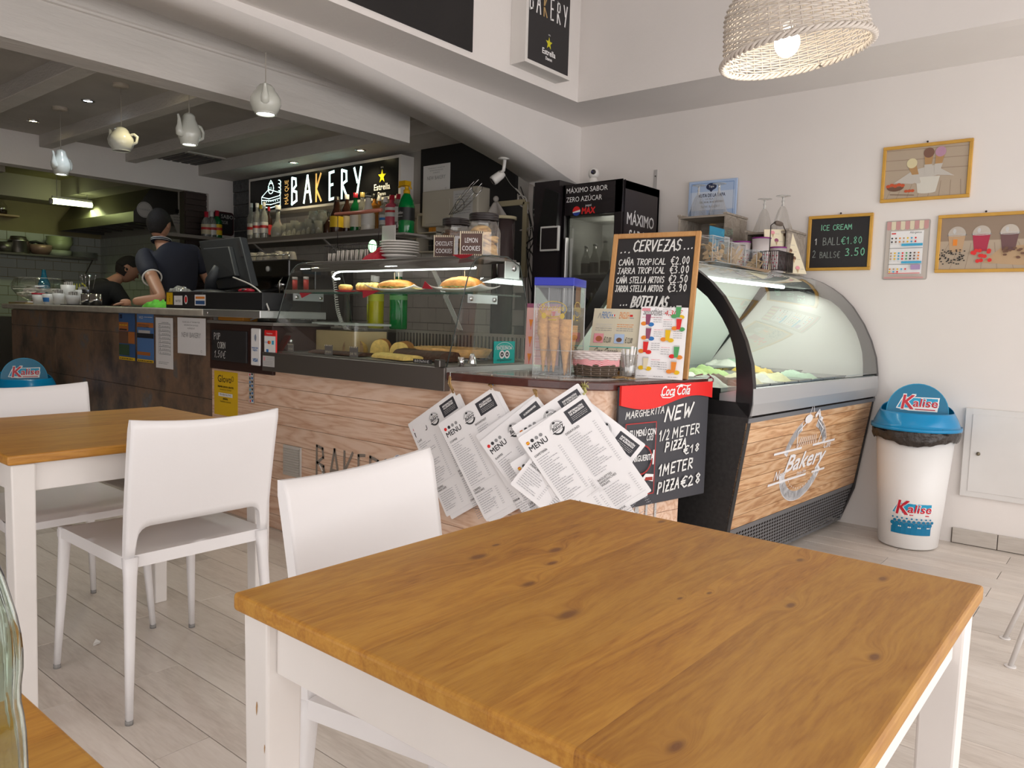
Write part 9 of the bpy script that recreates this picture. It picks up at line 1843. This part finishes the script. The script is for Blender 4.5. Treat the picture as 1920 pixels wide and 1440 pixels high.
skin_mesh('polo_shirt',[[(at(0,0,hip-.10),.155),(at(0,0,hip+.14),.150),(ches,.160),(at(-.03,-.015,sh_),.118),(at(-.06,-.005,sh_+.035),.078)],[(ches,.160),(tuple(Ls+Vector((0,0,.008))),.083),(tuple(Ls+(elb-Ls)*.36),.074),(tuple(Ls+(elb-Ls)*.52),.072)],[(ches,.160),(tuple(Rs+Vector((0,0,.008))),.083),(tuple(Rs+(elbR-Rs)*.36),.074),(tuple(Rs+(elbR-Rs)*.52),.072)]],NAVY,man)
def ring(c,ax,r_,th,m_,nm,sx=1,sy=1,par=man):
    ax = Vector(ax).normalized();a = ax.cross(Vector((0,0,1))).normalized() if abs(ax.z) < .9 else rt;b = ax.cross(a);MB().tube([Vector(c)+a*cos(i*pi/12)*r_*sx+b*sin(i*pi/12)*r_*sy for i in range(24)],th,6,closed=True).build(nm,m_,par)
ring(Ls+(elb-Ls)*.53,elb-Ls,.066,.006,WTR,'sleeve_trim'); 
cb_ = Vector(at(-.078,.006,sh_+.052));MB().tube([cb_+rt*cos(i*pi/12)*.060+fd*sin(i*pi/12)*.064+Vector((0,0,.018-.018*sin(i*pi/12))) for i in range(24)],.016,8,closed=True).build('collar',NAVY,man)
for dz in (.018,.006): MB().tube([cb_+rt*cos(i*pi/12)*.072+fd*sin(i*pi/12)*.076+Vector((0,0,dz+.012-.012*sin(i*pi/12))) for i in range(24)],.0030,5,closed=True).build('collar_trim',WTR,man)
skin_mesh('trousers',[[(at(0,0,hip+.04),.150),(pel,.150)]]+[[(pel,.150),(at(s*.09,0,hip-.08),.110),(at(s*.10,.01,.50),.078),(at(s*.10,-.02,.12),.064)] for s in (-1,1)],TROU,man)
[skin_mesh('shoe',[[(at(s*.10,-.05,.04),.042),(at(s*.10,.05,.045),.045),(at(s*.10,.17,.035),.036)]],SHOE,man,0,1) for s in (-1,1)]
head(man,hc,Vector((.80,.60,-.16)),R=0)
hand('left_hand',wr,bt_hand-wr+Vector((0,0,-.01)),(0,0,-1),man,.35,1,1.05);hand('right_hand',wrR,(-.2,.9,-.3),(0,0,-1),man,.5,-1)
# cook bent over in the kitchen, black shirt with a round yellow emblem
c2 = U(239,505,3.15);f2 = Vector((.80,-.05,0)).normalized();r2 = Vector((f2.y,-f2.x,0));B2 = Vector((c2.x-f2.x*.33,c2.y-f2.y*.33,T0)); 
def a2(x,y,z): return tuple(B2+r2*x+f2*y+Vector((0,0,z)))
cook = thing('person','cook in black cap and black T-shirt with yellow emblem, bent over his work','person',tuple(B2));hz2 = c2.z-T0
hip2 = .86;sh2 = hz2-.15;pel2 = a2(0,-.12,hip2);ch2 = a2(0,.10,sh2-.13);sc2_ = a2(0,.16,sh2-.01);nk2 = a2(0,.22,sh2+.04)
L2 = Vector(a2(-.18,.16,sh2-.06));R2 = Vector(a2(.18,.16,sh2-.06));eL,eR = Vector(a2(-.24,.28,sh2-.30)),Vector(a2(.22,.30,sh2-.28));wL,wR2 = Vector(a2(-.12,.50,sh2-.36)),Vector(a2(.10,.52,sh2-.36))
arm2 = [[(ch2,.125),(tuple(a),.06),(tuple((a+b)/2),.048),(tuple(b),.04),(tuple(b+(c-b)*.4),.038),(tuple(c),.026)] for a,b,c in ((L2,eL,wL),(R2,eR,wR2))]
leg2 = [[(pel2,.13),(a2(s*.09,-.10,hip2-.08),.095),(a2(s*.10,0,.46),.062),(a2(s*.10,-.05,.10),.045),(a2(s*.10,0,.045),.04),(a2(s*.10,.12,.035),.034)] for s in (-1,1)]
skin_mesh('body',[[(pel2,.13),(a2(0,-.02,hip2+.18),.12),(ch2,.125),(sc2_,.085),(nk2,.055),(a2(0,.28,sh2+.09),.052)]]+arm2+leg2,SKIN,cook)
skin_mesh('t_shirt',[[(a2(0,-.13,hip2-.06),.152),(a2(0,-.02,hip2+.18),.150),(ch2,.158),(sc2_,.112),(a2(0,.20,sh2+.02),.072)]]+[[(ch2,.158),(tuple(a+Vector((0,0,.008))),.082),(tuple(a+(b-a)*.35),.074),(tuple(a+(b-a)*.55),.070)] for a,b in ((L2,eL),(R2,eR))],BTEE,cook)
skin_mesh('trousers',[[(a2(0,-.12,hip2+.03),.146),(pel2,.146)]]+[[(pel2,.146),(a2(s*.09,-.10,hip2-.08),.108),(a2(s*.10,0,.46),.076),(a2(s*.10,-.05,.12),.062)] for s in (-1,1)],TROU,cook);[skin_mesh('shoe',[[(a2(s*.10,-.05,.04),.042),(a2(s*.10,.04,.045),.045),(a2(s*.10,.16,.035),.036)]],SHOE,cook,0,1) for s in (-1,1)]
hdir = Vector((.75,-.25,-.50)).normalized();head(cook,c2,hdir,cap=True);hand('left_hand',wL,f2-Vector((0,0,.4)),(0,0,-1),cook,.5,1);hand('right_hand',wR2,f2-Vector((0,0,.4)),(0,0,-1),cook,.5,-1)
ey = mat('emblem_yellow',(.45,.42,.02),.6);ec = U(185,528,2.5);dn_ = (CAM-Vector(ch2)).normalized();ecn = Vector(ch2)+Vector((-.10,.0,.06)); 
rr2 = Vector(ZU).cross(dn_).normalized();uu2 = dn_.cross(rr2);S = Surf(ecn+dn_*.20-rr2*.08,rr2,uu2);S.ring(0,0,.078,.082,.012,ey,20,radians(150),radians(420));S.text('Bakery',0,-.015,.045,ey,align='c',width=.15,shear=.3);[S.line([(-.02+.02*k,.03),(-.02+.02*k,.065)],.006,ey) for k in range(3)];S.build('shirt_emblem',cook)
